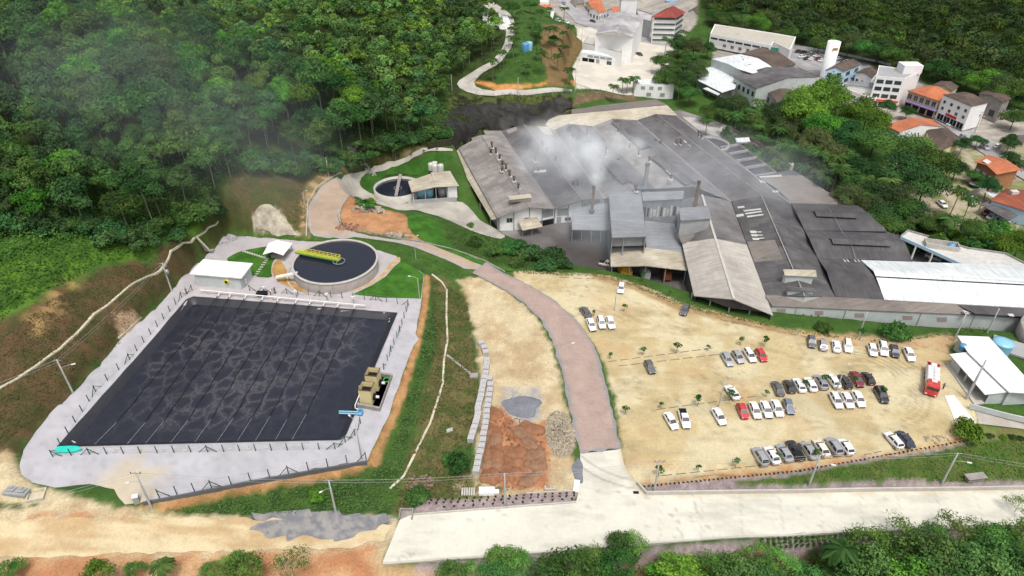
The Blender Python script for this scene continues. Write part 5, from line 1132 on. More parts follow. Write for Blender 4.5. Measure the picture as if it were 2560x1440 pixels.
ribbon('drainage_channel', 'narrow gutter line climbing the slope above the plant stairs', [(492,590),(520,568),(545,552)], .35, .12, M_CHAN)
ribbon('drainage_channel', 'short concrete chute branching down the grassy bank to a grey catch box', [(1117,888),(1145,910),(1180,938)], .5, .15, M_CONCW)
q = G(1185,942); m = MB(); m.box(-.9, .9, -.7, .7, -.3, .5, M=Matrix.Translation(q)); o = m.build('catch_box', M_CONCW); tag(o, 'grey concrete catch box at the foot of the bank chute', 'catch box')
sa, sb_ = G(489,593), G(523,628); stn = empty('stair', (0,0,0), 0, 'steep concrete stair between pale side beams at the corner of the apron', 'stair'); nst = 14
for k in range(nst):
    t = (k + .5) / nst; p = sa.lerp(sb_, t); d = (sb_ - sa); a = math.atan2(d.y, d.x); m = MB(); m.box(-.25, .25, -.7, .7, -.1, .12, M=Matrix.Translation((p.x, p.y, H(p.x, p.y) + .25)) @ Matrix.Rotation(a, 4, 'Z')); m.build('step', M_CONCW, stn)
for s in (-.85, .85):
    d = (sb_ - sa).normalized(); n = Vector((-d.y, d.x, 0)).normalized() * s; m = MB(); m.bar(sa + n + Vector((0,0,.4)), sb_ + n + Vector((0,0,.4)), .2, .45); m.build('side_beam', M_CHAN, stn)
q = G(528,630); m = MB(); m.box(-.8,.8,-.6,.6,-.2,.6, M=Matrix.Translation(q)); o = m.build('catch_box', M_CONCW); tag(o, 'grey catch box at the bottom of the slope stair', 'catch box')
ribbon('road_wall', 'low concrete wall along the far side of the concrete road right of the junction', [(1592,1211),(1615,1237),(1900,1233),(2300,1227),(2700,1222)], .3, .9, M_CONCL, 'wall')
ribbon('road_wall', 'low concrete wall along the far side of the concrete road left of the junction', [(1030,1288),(1240,1272),(1440,1257)], .25, .35, M_CONCL, 'wall')
ribbon('kerb', 'raised pale kerb along the near edge of the concrete road', [(957,1410),(1100,1399),(1300,1384),(1500,1368),(1800,1346),(2100,1330),(2700,1314)], .35, .22, M_CONCL, 'kerb')
ribbon('kerb', 'thin pale kerb on the upper edge of the grey planting bed', [(1317,1234),(1442,1229)], .2, .25, M_CONCL, 'kerb')
ribbon('kerb', 'curved kerb on the outer side of the dirt road bend', [(766,590),(768,545),(772,500),(790,470),(815,452),(855,432)], .25, .25, M_CONCL, 'kerb')
ribbon('kerb', 'long kerb on the far side of the road below the lawn strip', [(880,566),(940,585),(990,597),(1050,604),(1120,621),(1215,654),(1262,680)], .3, .3, M_CONCW, 'kerb')
for k, (a, b) in enumerate((((283,845),(345,793)),)):
    p, q = P(297,850,ZA + .3), P(354,798,ZA + .3); m = MB(); m.bar(p, q, .35, 1.3); m.bar(p + Vector((-.9,.6,0)), q + Vector((-.9,.6,0)), .3, 1.3); o = m.build('channel_box', M_CHAN); tag(o, 'short pale concrete trench box at the foot of the brown slope', 'trench box')
q = G(92,1240); m = MB(); M_ = Matrix.Translation(q + Vector((0,0,.1))) @ Matrix.Rotation(R(15), 4, 'Z')
for a in ((-1.4,1.4,-1.2,-.95),(-1.4,1.4,.95,1.2),(-1.4,-1.15,-.95,.95),(1.15,1.4,-.95,.95)): m.box(a[0],a[1],a[2],a[3],-.3,.4,M=M_)
m.box(-1.15,1.15,-.95,.95,-.3,-.02,M=M_); o = m.build('manhole', M_CHAN); tag(o, 'open square concrete manhole on the dirt at the far left', 'manhole')
q = G(45,1234); m = MB()
for i in range(7):
    for j in range(3): m.box(i*.62-2.2, i*.62-1.62, j*.55-.8, j*.55-.3, 0, .7 + .12*((i*j)%3), M=Matrix.Translation(q) @ Matrix.Rotation(R(-8),4,'Z'))
o = m.build('block_pile', M_GREYW); tag(o, 'pile of grey concrete blocks near the open manhole', 'blocks')
q = G(1590,1232) ; m = MB(); m.box(-.5,.5,-.3,.3,.02,.12, M=Matrix.Translation(q)); o = m.build('drain_grate', M_DARK); tag(o, 'dark square drain grate in the concrete junction', 'drain')
q = G(1016,1288); m = MB(); M_ = Matrix.Translation(q)
for a in ((-1.2,-1.0,-1,1),(1.0,1.2,-1,1),(-1,1,.8,1)): m.box(a[0],a[1],a[2],a[3],-.6,.7,M=M_)
m.box(-1,1,-1,.8,-.4,.05,M=M_); o = m.build('culvert', M_CONCW); tag(o, 'square concrete culvert mouth at the left end of the planting bed', 'culvert')
q = G(2432,1196); m = MB(); M_ = Matrix.Translation(q) @ Matrix.Rotation(R(8),4,'Z'); m.box(-1.6,1.6,-.8,.2,0,.9,M=M_); m.box(-1.9,1.9,-1.0,.4,.9,1.05,M=M_); o = m.build('culvert', M_CONCW); tag(o, 'concrete culvert head half buried in the bank at the lower right', 'culvert')
# rock wall steps of the cutting behind the hall
ribbon('retaining_wall', 'dark mossy retaining wall behind the left end of the factory hall', [(1070,373),(1125,364),(1175,357)], .6, 2.4, mat('black_mossy_stone', (.030,.028,.022), .4, .8, c2=(.05,.055,.02)), 'wall')
ribbon('boundary_wall', 'reddish boundary wall between the factory and the palm belt', [(1835,330),(1900,365),(1980,420),(2060,470),(2125,512)], .3, 1.2, mat('reddish_render', (.30,.19,.14), .2, 1), 'wall', z=ZF)
# satellite dish
q = G(2436,468); ds = empty('satellite_dish', (q.x, q.y, q.z), 0, 'large round mesh satellite dish lying tilted on the grass', 'satellite dish'); m = MB(); m.lathe([(0, .9), (1.2, 1.0), (2.0, 1.3), (2.1, 1.35), (2.0, 1.25), (1.2, .93), (0, .84)], 12, smooth=False); m.build('dish', M_GREYW, ds); m = MB(); m.tube([(0,0,0),(0,0,1)], .12, 6); m.build('mast', M_STEEL, ds)
# ================================================================== VEGETATION
def leafmat(name):
    m, nt, b = newmat(name, .75, .12)
    at = node(nt, 'ShaderNodeAttribute', attribute_name='soil'); oi = node(nt, 'ShaderNodeObjectInfo')
    hs = node(nt, 'ShaderNodeHueSaturation'); r1 = node(nt, 'ShaderNodeMapRange'); r1.inputs['To Min'].default_value = .470; r1.inputs['To Max'].default_value = .525
    r2 = node(nt, 'ShaderNodeMapRange'); r2.inputs['To Min'].default_value = .66; r2.inputs['To Max'].default_value = 1.35
    mu = node(nt, 'ShaderNodeMath', operation='MULTIPLY'); mu.inputs[1].default_value = 7.31; fr = node(nt, 'ShaderNodeMath', operation='FRACT')
    nt.links.new(oi.outputs['Random'], r1.inputs[0]); nt.links.new(oi.outputs['Random'], mu.inputs[0]); nt.links.new(mu.outputs[0], fr.inputs[0]); nt.links.new(fr.outputs[0], r2.inputs[0])
    nt.links.new(r1.outputs[0], hs.inputs['Hue']); nt.links.new(r2.outputs[0], hs.inputs['Value']); nt.links.new(at.outputs['Color'], hs.inputs['Color'])
    nt.links.new(hs.outputs[0], b.inputs['Base Color'])
    tr = node(nt, 'ShaderNodeBsdfTranslucent'); nt.links.new(hs.outputs[0], tr.inputs['Color']); mx = node(nt, 'ShaderNodeMixShader'); mx.inputs[0].default_value = .22
    nt.links.new(b.outputs[0], mx.inputs[1]); nt.links.new(tr.outputs[0], mx.inputs[2]); nt.links.new(mx.outputs[0], nt.nodes['Material Output'].inputs['Surface'])
    return m
M_LEAF = leafmat('leaves')
M_BARK = mat('pale_bark', (.30,.27,.22), .35, 1.5, c2=(.16,.14,.11)); M_BARKD = mat('dark_bark', (.11,.085,.06), .35, 1.5)
def leaf_arrays(c, nrm, size, col, r=rng):
    n = len(c); t = np.cross(nrm, r.normal(size=(n, 3))); t /= np.linalg.norm(t, axis=1)[:, None] + 1e-9; b = np.cross(nrm, t)
    s = (size * (.65 + .7 * r.rand(n)))[:, None] if np.ndim(size) == 0 else (size * (.65 + .7 * r.rand(n)))[:, None]
    v = np.stack([c - t * s * .5, c + b * s * .32 , c + t * s * .5, c - b * s * .32], 1).reshape(-1, 3)
    return v, np.repeat(col, 4, 0)
def quad_mesh(name, v, col, m):
    me = bpy.data.meshes.new(name); n = len(v); me.vertices.add(n); me.vertices.foreach_set('co', v.astype(np.float32).ravel())
    me.loops.add(n); me.loops.foreach_set('vertex_index', np.arange(n, dtype=np.int32)); me.polygons.add(n // 4)
    me.polygons.foreach_set('loop_start', np.arange(0, n, 4, dtype=np.int32)); me.polygons.foreach_set('loop_total', np.full(n // 4, 4, np.int32)); me.update(calc_edges=True)
    set_col(me, col); me.materials.append(m); return me
def crown_cloud(rad, hgt, lobes, n, size, c1, c2, seed, flat=.75, shell=.5, core=True, spread=.62):
    r = np.random.RandomState(seed); L = []
    for k in range(lobes):
        a = 2.4 * k + r.rand(); d = rad * spread * math.sqrt((k + .3) / lobes) * (.8 + .4 * r.rand()); z = hgt * (.5 + .42 * (1 - (d / rad) ** 2) * r.rand() - .28 * (d / rad) + (.1 if k == 0 else 0))
        L.append((d * math.cos(a), d * math.sin(a), z, rad * (.34 + .22 * r.rand())))
    C = []; N = []; K = []; c1 = np.array(c1); c2 = np.array(c2)
    per = n // lobes
    for x, y, z, q in L:
        u = r.normal(size=(per, 3)); u /= np.linalg.norm(u, axis=1)[:, None]; u[:, 2] = np.where(u[:, 2] < -.35, -u[:, 2] * .7, u[:, 2])
        rr = q * (1 - shell * r.rand(per) ** 2.2) * (1 + .16 * np.sin(u[:, 0] * 7 + x) * np.sin(u[:, 1] * 6 + y))
        C.append(np.array([x, y, z]) + u * rr[:, None] * np.array([1, 1, flat])); nn = u + r.normal(size=(per, 3)) * .45; nn[:, 2] += .25; N.append(nn / np.linalg.norm(nn, axis=1)[:, None])
        t = np.clip(.5 + r.normal() * .28 + r.normal(size=per) * .22, 0, 1)[:, None]; K.append(c1 * t + c2 * (1 - t))
    return np.concatenate(C), np.concatenate(N), np.concatenate(K)
def crown_mesh(name, *a, **k):
    size = a[4]; C, N, K = crown_cloud(*a, **k); v, c = leaf_arrays(C, N, size, K, np.random.RandomState(a[7])); return quad_mesh(name, v, c, M_LEAF)
def trunk_mb(h, r, forks=3, spread=1.5, seed=0, lean=0.0):
    q = random.Random(seed); m = MB(); top = Vector((lean, lean * .4, h)); m.tube([(0, 0, -.6), (lean * .3 + .1, 0, h * .4), top], [r, r * .75, r * .5], 7)
    for k in range(forks):
        a = 2 * math.pi * k / forks + q.random(); m.tube([top - Vector((0, 0, h * .12)), top + Vector((math.cos(a) * spread * .5, math.sin(a) * spread * .5, h * .16)), top + Vector((math.cos(a) * spread, math.sin(a) * spread, h * .34))], [r * .45, r * .3, r * .12], 5)
    return m
def tree_proto(label, cat, crown, th, tr, forks=3, spread=1.5, bark=None, seed=0, lean=0, zoff=None, name='tree'):
    root = empty(name, (0, 0, -500), 0, label, cat); c = bpy.data.objects.new('crown', crown); COL.objects.link(c); c.parent = root; c.location = (lean, lean * .4, zoff if zoff is not None else th * .55)
    trunk_mb(th, tr, forks, spread, seed, lean).build('trunk', bark or M_BARK, root); kids(root); return root
G1, G2 = (.088,.190,.042), (.032,.090,.022)
D1, D2 = (.066,.148,.046), (.024,.068,.022)
B1, B2 = (.110,.250,.028), (.048,.145,.018)
O1, O2 = (.115,.155,.055), (.050,.080,.028)
FOR = [tree_proto('x', 'tree', crown_mesh('crown', 3.9 + .5 * (k % 3), 6.4 + .8 * (k % 2), 7 + k % 4, 2900, .50, *((G1, G2) if k % 3 else (D1, D2)), 100 + k), 6.0 + k % 3, .15, 3, 1.8, M_BARK, k, .3 * (k % 3 - 1)) for k in range(8)]
FORB = [tree_proto('x', 'tree', crown_mesh('crown', 4.2, 5.6, 8, 2800, .50, B1, B2, 130 + k), 7.5, .18, 3, 1.8, M_BARK, k) for k in range(2)]
BIG = [tree_proto('x', 'tree', crown_mesh('crown', 7.5, 9.5, 12, 9000, .55, c[0], c[1], 140 + k, spread=.7), 8, .35, 4, 3, M_BARKD, k) for k, c in enumerate(((B1, G2), ((.085,.19,.04), G2), (O1, O2), ((.055,.14,.04), D2)))]
BUSH = [tree_proto('x', 'bush', crown_mesh('crown', 2.2, 2.2, 6, 1500, .34, c[0], c[1], 160 + k), .8, .08, 3, .6, M_BARKD, k, zoff=-.2, name='bush') for k, c in enumerate(((G1, G2), (D1, D2), (B1, B2)))]
NEAR = [tree_proto('x', 'tree', crown_mesh('crown', 2.5, 4.4, 18, 2900, .30, c[0], c[1], 180 + k, spread=1.05, shell=.8), 3.6, .10, 4, 1.0, M_BARKD, k) for k, c in enumerate((((.13,.27,.055), (.05,.13,.03)), ((.15,.32,.04), (.07,.19,.025)), ((.10,.22,.055), (.042,.11,.034))))]
SPARSE = [tree_proto('x', 'tree', crown_mesh('crown', 3.2, 3.4, 11, 1100, .30, (.16,.25,.06), (.08,.15,.035), 190 + k, spread=1.0, shell=.8), 4.2, .07, 6, 2.2, M_BARK, k) for k in range(2)]
SPARG = tree_proto('x', 'tree', crown_mesh('crown', 2.9, 4.4, 16, 2300, .30, (.16,.31,.06), (.07,.165,.035), 195, spread=1.1, shell=.85), 4.0, .08, 6, 1.9, M_BARK, 9)
SAP = [tree_proto('x', 'sapling', crown_mesh('crown', .62, .75, 4, 130, .26, (.06,.17,.03), (.035,.10,.02), 200 + k), 1.35, .04, 2, .2, M_BARKD, k, zoff=1.1, name='sapling') for k in range(2)]
def frond_cloud(nf, L, droop, seed, w=.85, leaf=.42, up=.55, col=((.075,.15,.035), (.03,.075,.018))):
    r = np.random.RandomState(seed); C = []; N = []; K = []; T = []
    for k in range(nf):
        a = 2 * math.pi * k / nf + r.rand() * .5; el = up * (.2 + 1.0 * r.rand()); n = int(L / .085)
        t = np.linspace(.06, 1, n); x = L * t * (1 - .12 * t); z = L * (el * t - droop * t * t)
        side = np.tile([-1, 1], n)[:2 * n]; tt = np.repeat(t, 2); xx = np.repeat(x, 2); zz = np.repeat(z, 2); ww = w * np.sin(np.pi * np.clip(tt, .05, .97)) ** .6
        o = side * ww * .5
        C.append(np.stack([xx * math.cos(a) - o * math.sin(a), xx * math.sin(a) + o * math.cos(a), zz - np.abs(o) * .45], 1))
        dirv = np.stack([-math.sin(a) * side + .5 * math.cos(a), math.cos(a) * side + .5 * math.sin(a), -.5 + 0 * side], 1); dirv /= np.linalg.norm(dirv, axis=1)[:, None]
        T.append(np.concatenate([dirv, ww[:, None]], 1)); q = np.clip(.5 + r.normal() * .3 + r.normal(size=len(tt)) * .15, 0, 1)[:, None]; K.append(np.array(col[0]) * q + np.array(col[1]) * (1 - q))
    C = np.concatenate(C); T = np.concatenate(T); K = np.concatenate(K)
    d = T[:, :3]; up_ = np.array([0, 0, 1.0]); s = np.cross(d, up_); s /= np.linalg.norm(s, axis=1)[:, None] + 1e-9; l = (leaf + T[:, 3:] * .5)
    v = np.stack([C - d * l * .5, C + s * .12, C + d * l * .6, C - s * .12], 1).reshape(-1, 3)
    return v, np.repeat(K, 4, 0)
def palm_proto(h, L, seed, nf=14, droop=.55, r=.14, bark=M_BARK, **k):
    root = empty('palm_tree', (0, 0, -500), 0, 'x', 'palm tree'); v, c = frond_cloud(nf, L, droop, seed, **k); o = bpy.data.objects.new('crown', quad_mesh('crown', v, c, M_LEAF)); COL.objects.link(o); o.parent = root; o.location = (.25, .1, h)
    m = MB(); m.tube([(0, 0, -.5), (.12, .05, h * .5), (.25, .1, h)], [r * 1.3, r, r * .7], 7); m.build('trunk', bark, root); kids(root); return root
PALM = [palm_proto(8.5, 3.6, 300, 18, .6), palm_proto(6.5, 3.2, 301, 16, .65), palm_proto(10.5, 3.8, 302, 19, .65)]
PALMN = [palm_proto(6.5, 3.2, 305, 20, .7, .16, w=.62, leaf=.36)]
BAN = [palm_proto(1.2, 2.6, 310, 9, .75, .12, w=.9, leaf=.5, up=1.1, col=((.06,.17,.035), (.03,.09,.02)))]
def put(proto, px, py, hc, s=1.0, label=None, group=None, rz=None, sz=1.0):
    """the crown centre is seen at (px, py), hc metres above the ground it grows from"""
    q = G(px, py, hc * s); return place(proto, (q.x, q.y, H(q.x, q.y) - .05), random.random() * 6.28 if rz is None else rz, label, group, (s * random.uniform(.86, 1.14), s * random.uniform(.86, 1.14), s * sz * random.uniform(.9, 1.18)))
def put_base(proto, px, py, s=1.0, label=None, group=None, sz=1.0):
    q = G(px, py); return place(proto, (q.x, q.y, H(q.x, q.y) - .03), random.random() * 6.28, label, group, (s, s, s * sz))

# ------------------------------------------------------------------ forests
FL = [(-80,-80),(1185,-80),(1190,20),(1235,62),(1240,115),(1215,150),(1140,190),(1120,240),(1085,335),(1040,358),(930,376),(850,396),(800,420),(770,425),(735,400),(690,380),(640,385),(615,420),(590,470),(550,530),(500,562),(420,592),(300,592),(200,585),(100,575),(-80,590)]
FR = [(1765,-60),(1750,15),(1790,48),(1900,78),(2000,118),(2100,138),(2210,170),(2312,205),(2420,240),(2470,252),(2545,280),(2660,325),(2660,-60)]
def poisson(poly_px, rmin, seed, zrange, clear=()):
    r = np.random.RandomState(seed); w = [P(a, b, zrange) for a, b in poly_px]; xs = (-330, 360); ys = (110, 640); cell = rmin / 1.41; grid = {}; out = []
    N = 60000; X_ = r.rand(N) * (xs[1] - xs[0]) + xs[0]; Y_ = r.rand(N) * (ys[1] - ys[0]) + ys[0]; Z_ = HV(X_, Y_)
    zc = Y_ * CP - (Z_ - CAMH) * SP; yc = Y_ * SP + (Z_ - CAMH) * CP; px = 1280 + FOC * X_ / zc; py = 720 - FOC * yc / zc
    ok = inpoly(px, py, poly_px)
    for x, y, z, a, b, d in zip(X_[ok], Y_[ok], Z_[ok], px[ok], py[ok], zc[ok]):
        rm = rmin; i, j = int(x // rm), int(y // rm)
        if any((x - p[0]) ** 2 + (y - p[1]) ** 2 < rm * rm for di in (-1, 0, 1) for dj in (-1, 0, 1) for p in grid.get((i + di, j + dj), ())): continue
        grid.setdefault((i, j), []).append((x, y)); out.append((x, y, z, a, b, d))
    return out
LF = poisson(FL, 4.7, 5, 10); RFs = poisson(FR, 5.6, 6, 5)
# what stands outside the frame is left out beyond a narrow margin
LF = [t for t in LF if -70 < t[3] < 2630 and t[4] > -75]; RFs = [t for t in RFs if t[3] < 2620 and t[4] > -60]
LF.sort(key=lambda t: t[5]); NIND = 235
edge_pts = LF[:NIND]; rest = LF[NIND:]
brt = {}
for k, (x, y, z, a, b, d) in enumerate(edge_pts):
    q = random.random(); s = (.8 + .5 * q) * (1.12 if b < 380 else 1.0)
    bright = random.random() < (.30 if (560 < a < 900 and b < 330) else .07)
    p = random.choice(FORB) if bright else random.choice(FOR)
    lab = 'bright yellow green tree standing out of the dark wood on the left hillside' if bright else 'tall pale trunked tree in the dense dark wood on the left hillside'
    place(p, (x, y, z - .2), random.random() * 6.28, lab, 'bright trees in the hillside wood' if bright else 'trees of the hillside wood', (s, s, s * (1.0 + .3 * random.random())))
def stuff_forest(name, pts, label, n, size, rad, th, seed, cols):
    r = np.random.RandomState(seed); V = []; C = []
    base = [crown_cloud(rad, rad * 1.35, 7, n, size, c[0], c[1], seed + i) for i, c in enumerate(cols)]
    TV = []
    for x, y, z, a, b, d in pts:
        Cc, Nn, Kk = base[r.randint(len(base))]; s = .8 + .5 * r.rand(); an = r.rand() * 6.28; R_ = np.array([[math.cos(an), -math.sin(an), 0], [math.sin(an), math.cos(an), 0], [0, 0, 1]])
        v, c = leaf_arrays((Cc * s) @ R_.T + np.array([x, y, z + th * s]), Nn @ R_.T, size * s, np.clip(Kk * (.6 + .95 * r.rand() ** 1.5) * np.array([.85 + .4 * r.rand(), 1, .9 + .3 * r.rand()]), 0, 1), r)
        V.append(v); C.append(c)
        if r.rand() < .6:
            w = .11 * s; q = np.array([[x - w, y, z - .3], [x + w, y, z - .3], [x + w * .6, y, z + th * s + 2], [x - w * .6, y, z + th * s + 2]]); V.append(q); C.append(np.full((4, 3), .22))
            q2 = np.array([[x, y - w, z - .3], [x, y + w, z - .3], [x, y + w * .6, z + th * s + 2], [x, y - w * .6, z + th * s + 2]]); V.append(q2); C.append(np.full((4, 3), .22))
    me = quad_mesh(name, np.concatenate(V), np.concatenate(C), M_LEAF); o = bpy.data.objects.new(name, me); COL.objects.link(o); tag(o, label, kind='stuff'); return o
stuff_forest('hillside_forest', rest, 'dense dark wood filling the upper left hillside', 620, .78, 3.7, 4.2, 400, ((G1, G2), (D1, D2), (G1, D2), (B1, G2)))
stuff_forest('valley_forest', RFs, 'dense dark wood filling the upper right corner', 520, .85, 4.5, 3.6, 420, ((G1, G2), (D1, D2), (G1, D2), (B1, G2), ((.085,.15,.045), G2)))
def scrub(name, label, polys, dens, size, h, cols, seed, patchy=0.0, kind='stuff'):
    """low leafy ground cover: leaf clumps only where the patchy noise lets them grow"""
    r = np.random.RandomState(seed); V = []; Cc = []
    for poly in polys:
        w = np.array([(G(a, b).x, G(a, b).y) for a, b in poly]); x0, y0 = w.min(0); x1, y1 = w.max(0); n = int((x1 - x0) * (y1 - y0) * dens)
        x = r.rand(n) * (x1 - x0) + x0; y = r.rand(n) * (y1 - y0) + y0; k = inpoly(x, y, [tuple(q) for q in w]); k &= fbm(x, y, 4.5, 4, seed) > patchy; x, y = x[k], y[k]
        f = fbm(x, y, 3.0, 3, seed + 1); z = HV(x, y) + h * (.15 + f * 1.1) * r.rand(len(x)); nn = r.normal(size=(len(x), 3)) * .6; nn[:, 2] = np.abs(nn[:, 2]) + .8; nn /= np.linalg.norm(nn, axis=1)[:, None]
        t = np.clip(f + r.normal(size=len(x)) * .18, 0, 1)[:, None]; v, c = leaf_arrays(np.stack([x, y, z], 1), nn, size, np.array(cols[0]) * t + np.array(cols[1]) * (1 - t), r); V.append(v); Cc.append(c)
    me = quad_mesh(name, np.concatenate(V), np.concatenate(Cc), M_LEAF); o = bpy.data.objects.new(name, me); COL.objects.link(o); tag(o, label, kind=kind); return o
scrub('undergrowth', 'dark leafy undergrowth between the trunks at the wood edge', [[(-60,460),(200,440),(420,400),(560,400),(640,370),(700,400),(560,560),(380,600),(200,600),(-60,680)]], 6, .6, 2.6, (G1, G2), 500, .15)
scrub('undergrowth', 'leafy scrub at the foot of the wood above the road bend', [[(690,380),(830,390),(930,370),(1070,350),(1130,300),(1120,200),(1000,300),(800,340)]], 3, .6, 1.5, (G1, D2), 501, .3)
scrub('tall_grass', 'bright tall grass on the terrace above the brown slope', [[(-60,650),(130,590),(330,600),(400,605),(300,650),(180,700),(60,760),(-60,850)]], 7, .5, 1.0, ((.10,.205,.035), (.045,.11,.022)), 502, .2)
scrub('slope_weeds', 'sparse brown and green weeds on the steep cut slope', [[(-60,960),(0,850),(110,760),(250,675),(400,628),(520,600),(490,660),(400,750),(250,900),(100,1050),(-60,1180)],[(600,400),(700,395),(760,445),(770,560),(620,585),(530,600)]], 13, .30, .35, ((.125,.095,.042), (.06,.068,.025)), 503, .30)
scrub('slope_weeds', 'brown and green weeds on the bank between lagoon apron and dirt lot', [[(1075,690),(1165,745),(1185,850),(1195,950),(1185,1100),(1170,1235),(990,1280),(1010,1180),(1066,960),(1085,850)]], 14, .30, .40, ((.155,.135,.058), (.06,.09,.028)), 504, .28)
scrub('tall_grass', 'dense green grass on the bank under the apron kerb wall', [[(420,1282),(640,1232),(900,1192),(955,1165),(1000,1062),(1034,965),(1058,852),(1070,780),(1092,790),(1088,880),(1060,960),(1030,1080),(1008,1180),(990,1284),(800,1282),(600,1286)]], 9, .42, .8, ((.085,.145,.038), (.06,.078,.028)), 505, .30)
scrub('tall_grass', 'green and straw grass on the bank above the concrete road at the right', [[(1850,1207),(2000,1190),(2200,1156),(2445,1108),(2620,1100),(2620,1202),(2200,1203)]], 7, .36, .6, ((.10,.15,.035), (.05,.10,.02)), 506, .3)
scrub('tall_grass', 'strip of grass along the drop behind the car park', [[(1290,672),(1400,676),(1500,682),(1600,706),(1710,757),(1850,792),(2000,828),(2150,850),(2300,846),(2380,826),(2480,822),(2480,832),(2380,840),(2200,858),(2000,836),(1850,802),(1700,768),(1590,720),(1480,690),(1290,686)]], 8, .40, .6, ((.09,.17,.035), (.04,.09,.02)), 507, .25)
scrub('tall_grass', 'grass fringe along the road above the lagoon apron', [[(566,576),(680,586),(762,592),(762,602),(680,599),(566,588)],[(950,600),(1010,615),(1100,655),(1180,700),(1150,700),(1070,665),(1000,635)]], 8, .35, .5, ((.08,.17,.03), (.04,.10,.02)), 508, .15)
scrub('rockface_scrub', 'tangled scrub hanging over the dark rock cutting', [[(1110,250),(1250,240),(1420,240),(1430,262),(1360,300),(1240,318),(1100,360)]], 4, .55, 1.0, ((.09,.12,.03), (.035,.06,.016)), 509, .48)
scrub('undergrowth', 'tangled leafy scrub below the concrete road along the bottom right', [[(1350,1440),(1600,1424),(1850,1408),(2080,1384),(2200,1368),(2620,1345),(2620,1500),(1350,1500)]], 12, .34, 2.0, ((.13,.24,.05), (.05,.11,.028)), 510, .34)
scrub('undergrowth', 'low mixed scrub under the palm belt at the right', [[(1780,330),(1900,340),(2060,430),(2200,520),(2300,560),(2560,620),(2560,560),(2330,530),(2210,430),(2100,350),(1980,300)]], 2.5, .6, 1.2, (G1, G2), 511, .2)
scrub('undergrowth', 'scrub filling the slope below the lawn strip', [[(1110,560),(1180,580),(1260,600),(1350,620),(1400,660),(1300,672),(1180,640),(1120,610)]], 4, .45, .9, ((.08,.15,.04), (.035,.075,.02)), 512, .25)
scrub('undergrowth', 'scrub on the grassy knoll beside the hill road', [[(1170,205),(1230,165),(1268,110),(1290,80),(1350,60),(1350,180),(1340,208)],[(1120,228),(1180,240),(1420,238),(1430,250),(1250,262),(1130,262)]], 1.6, .6, .8, ((.075,.16,.03), (.04,.085,.02)), 513, .45)

# ------------------------------------------------------------------ single trees, measured one by one
def many(proto, rows, label, group, hc, mul=1.0):
    for r_ in rows:
        px, py, s = r_[:3]; s = s * mul; put(proto[len(rows) and int(px) % len(proto)] if isinstance(proto, list) else proto, px, py, hc, s, r_[3] if len(r_) > 3 else label, group)
# understorey along the edge of the hillside wood
for k in range(56):
    t = random.random(); ex = 560 * t; ey = 535 + 42 * math.sin(t * 2.6) - 60 * max(0, t - .75) * 4
    put([BUSH[0], BUSH[1], BUSH[1]][k % 3], ex + random.uniform(-14, 14), ey + random.uniform(-26, 22), 1.5, .7 + random.random() ** 2 * 1.7, 'leafy shrub in the understorey at the lower edge of the hillside wood', 'understorey shrubs')
for k in range(46):
    t = k / 45; ex = 620 + 500 * t; ey = 400 + 20 * math.sin(t * 5) - 55 * t
    put(BUSH[k % 2], ex + random.uniform(-8, 8), ey + random.uniform(-20, 8), 1.8, 1.2 + random.random(), 'leafy shrub at the wood edge above the road bend', 'shrubs above the road bend')
for k in range(16): put(PALM[1], random.uniform(640, 1060), random.uniform(250, 380), 5, .8, 'short palm among the trees at the right part of the hillside wood', 'palms in the hillside wood')
# bottom edge of the picture
many([NEAR[0]], [(600,1408,.95,'rounded leafy tree at the bottom edge left of the sparse one'),(1265,1385,.75,'leafy tree at the bottom edge against the pale road, left of centre'),(1130,1425,.7,'small leafy tree at the bottom edge below the end of the concrete road'),(1550,1392,1.1,'broad leafy tree at the bottom edge right of centre'),(1430,1412,1.25,'broad tree at the bottom edge left of the dark headed tree'),(5,1418,.6,'leafy tree cut by the bottom left corner'),(330,1420,.45,'small leafy tree at the bottom edge between the bright tree and the palm'),(520,1416,.5,'small tree at the bottom edge left of the rounded tree')], None, 'trees along the bottom edge', 5.2, 1.35)
many([NEAR[1]], [(225,1425,.85,'bright green round tree at the bottom left'),(1712,1408,1.15,'bright yellow green tree at the bottom edge right of centre'),(1655,1425,.7,'small yellow green tree beside the brighter one at the bottom edge'),(2290,1432,1.1,'yellow green tree at the bottom edge under the pale feathery trees')], None, 'bright trees along the bottom edge', 5.2, 1.3)
many([NEAR[2]], [(1553,1348,.62,'dark small headed tree rising over the pale road near the bottom'),(1850,1418,1.0),(1920,1428,.95),(2190,1408,1.15),(2350,1385,1.25),(2430,1398,1.3),(2500,1375,1.2),(2548,1410,1.2),(2240,1392,.9),(2400,1430,1.3),(2500,1430,1.3),(2130,1432,1.0),(2040,1432,.8),(2330,1420,1.1),(1370,1432,.9),(1240,1432,.8)], 'dark green tree in the thicket at the bottom right', 'trees of the bottom right thicket', 5.2, 1.3)
many([SPARSE[0]], [(722,1392,.95,'nearly bare pale tree with a few leaves at the bottom edge'),(2262,1322,1.05,'feathery pale green tree over the road at the bottom right, left of its pair'),(2440,1312,.9,'thin pale tree over the road at the bottom right, nearest the edge')], None, 'thin pale trees at the bottom edge', 5.6)
many([SPARSE[1]], [(2385,1305,1.0,'feathery pale green tree over the road at the bottom right, centre of the group'),(2556,1250,.6,'thin leaning tree cut by the right edge above the road')], None, 'thin pale trees at the bottom edge', 5.6)
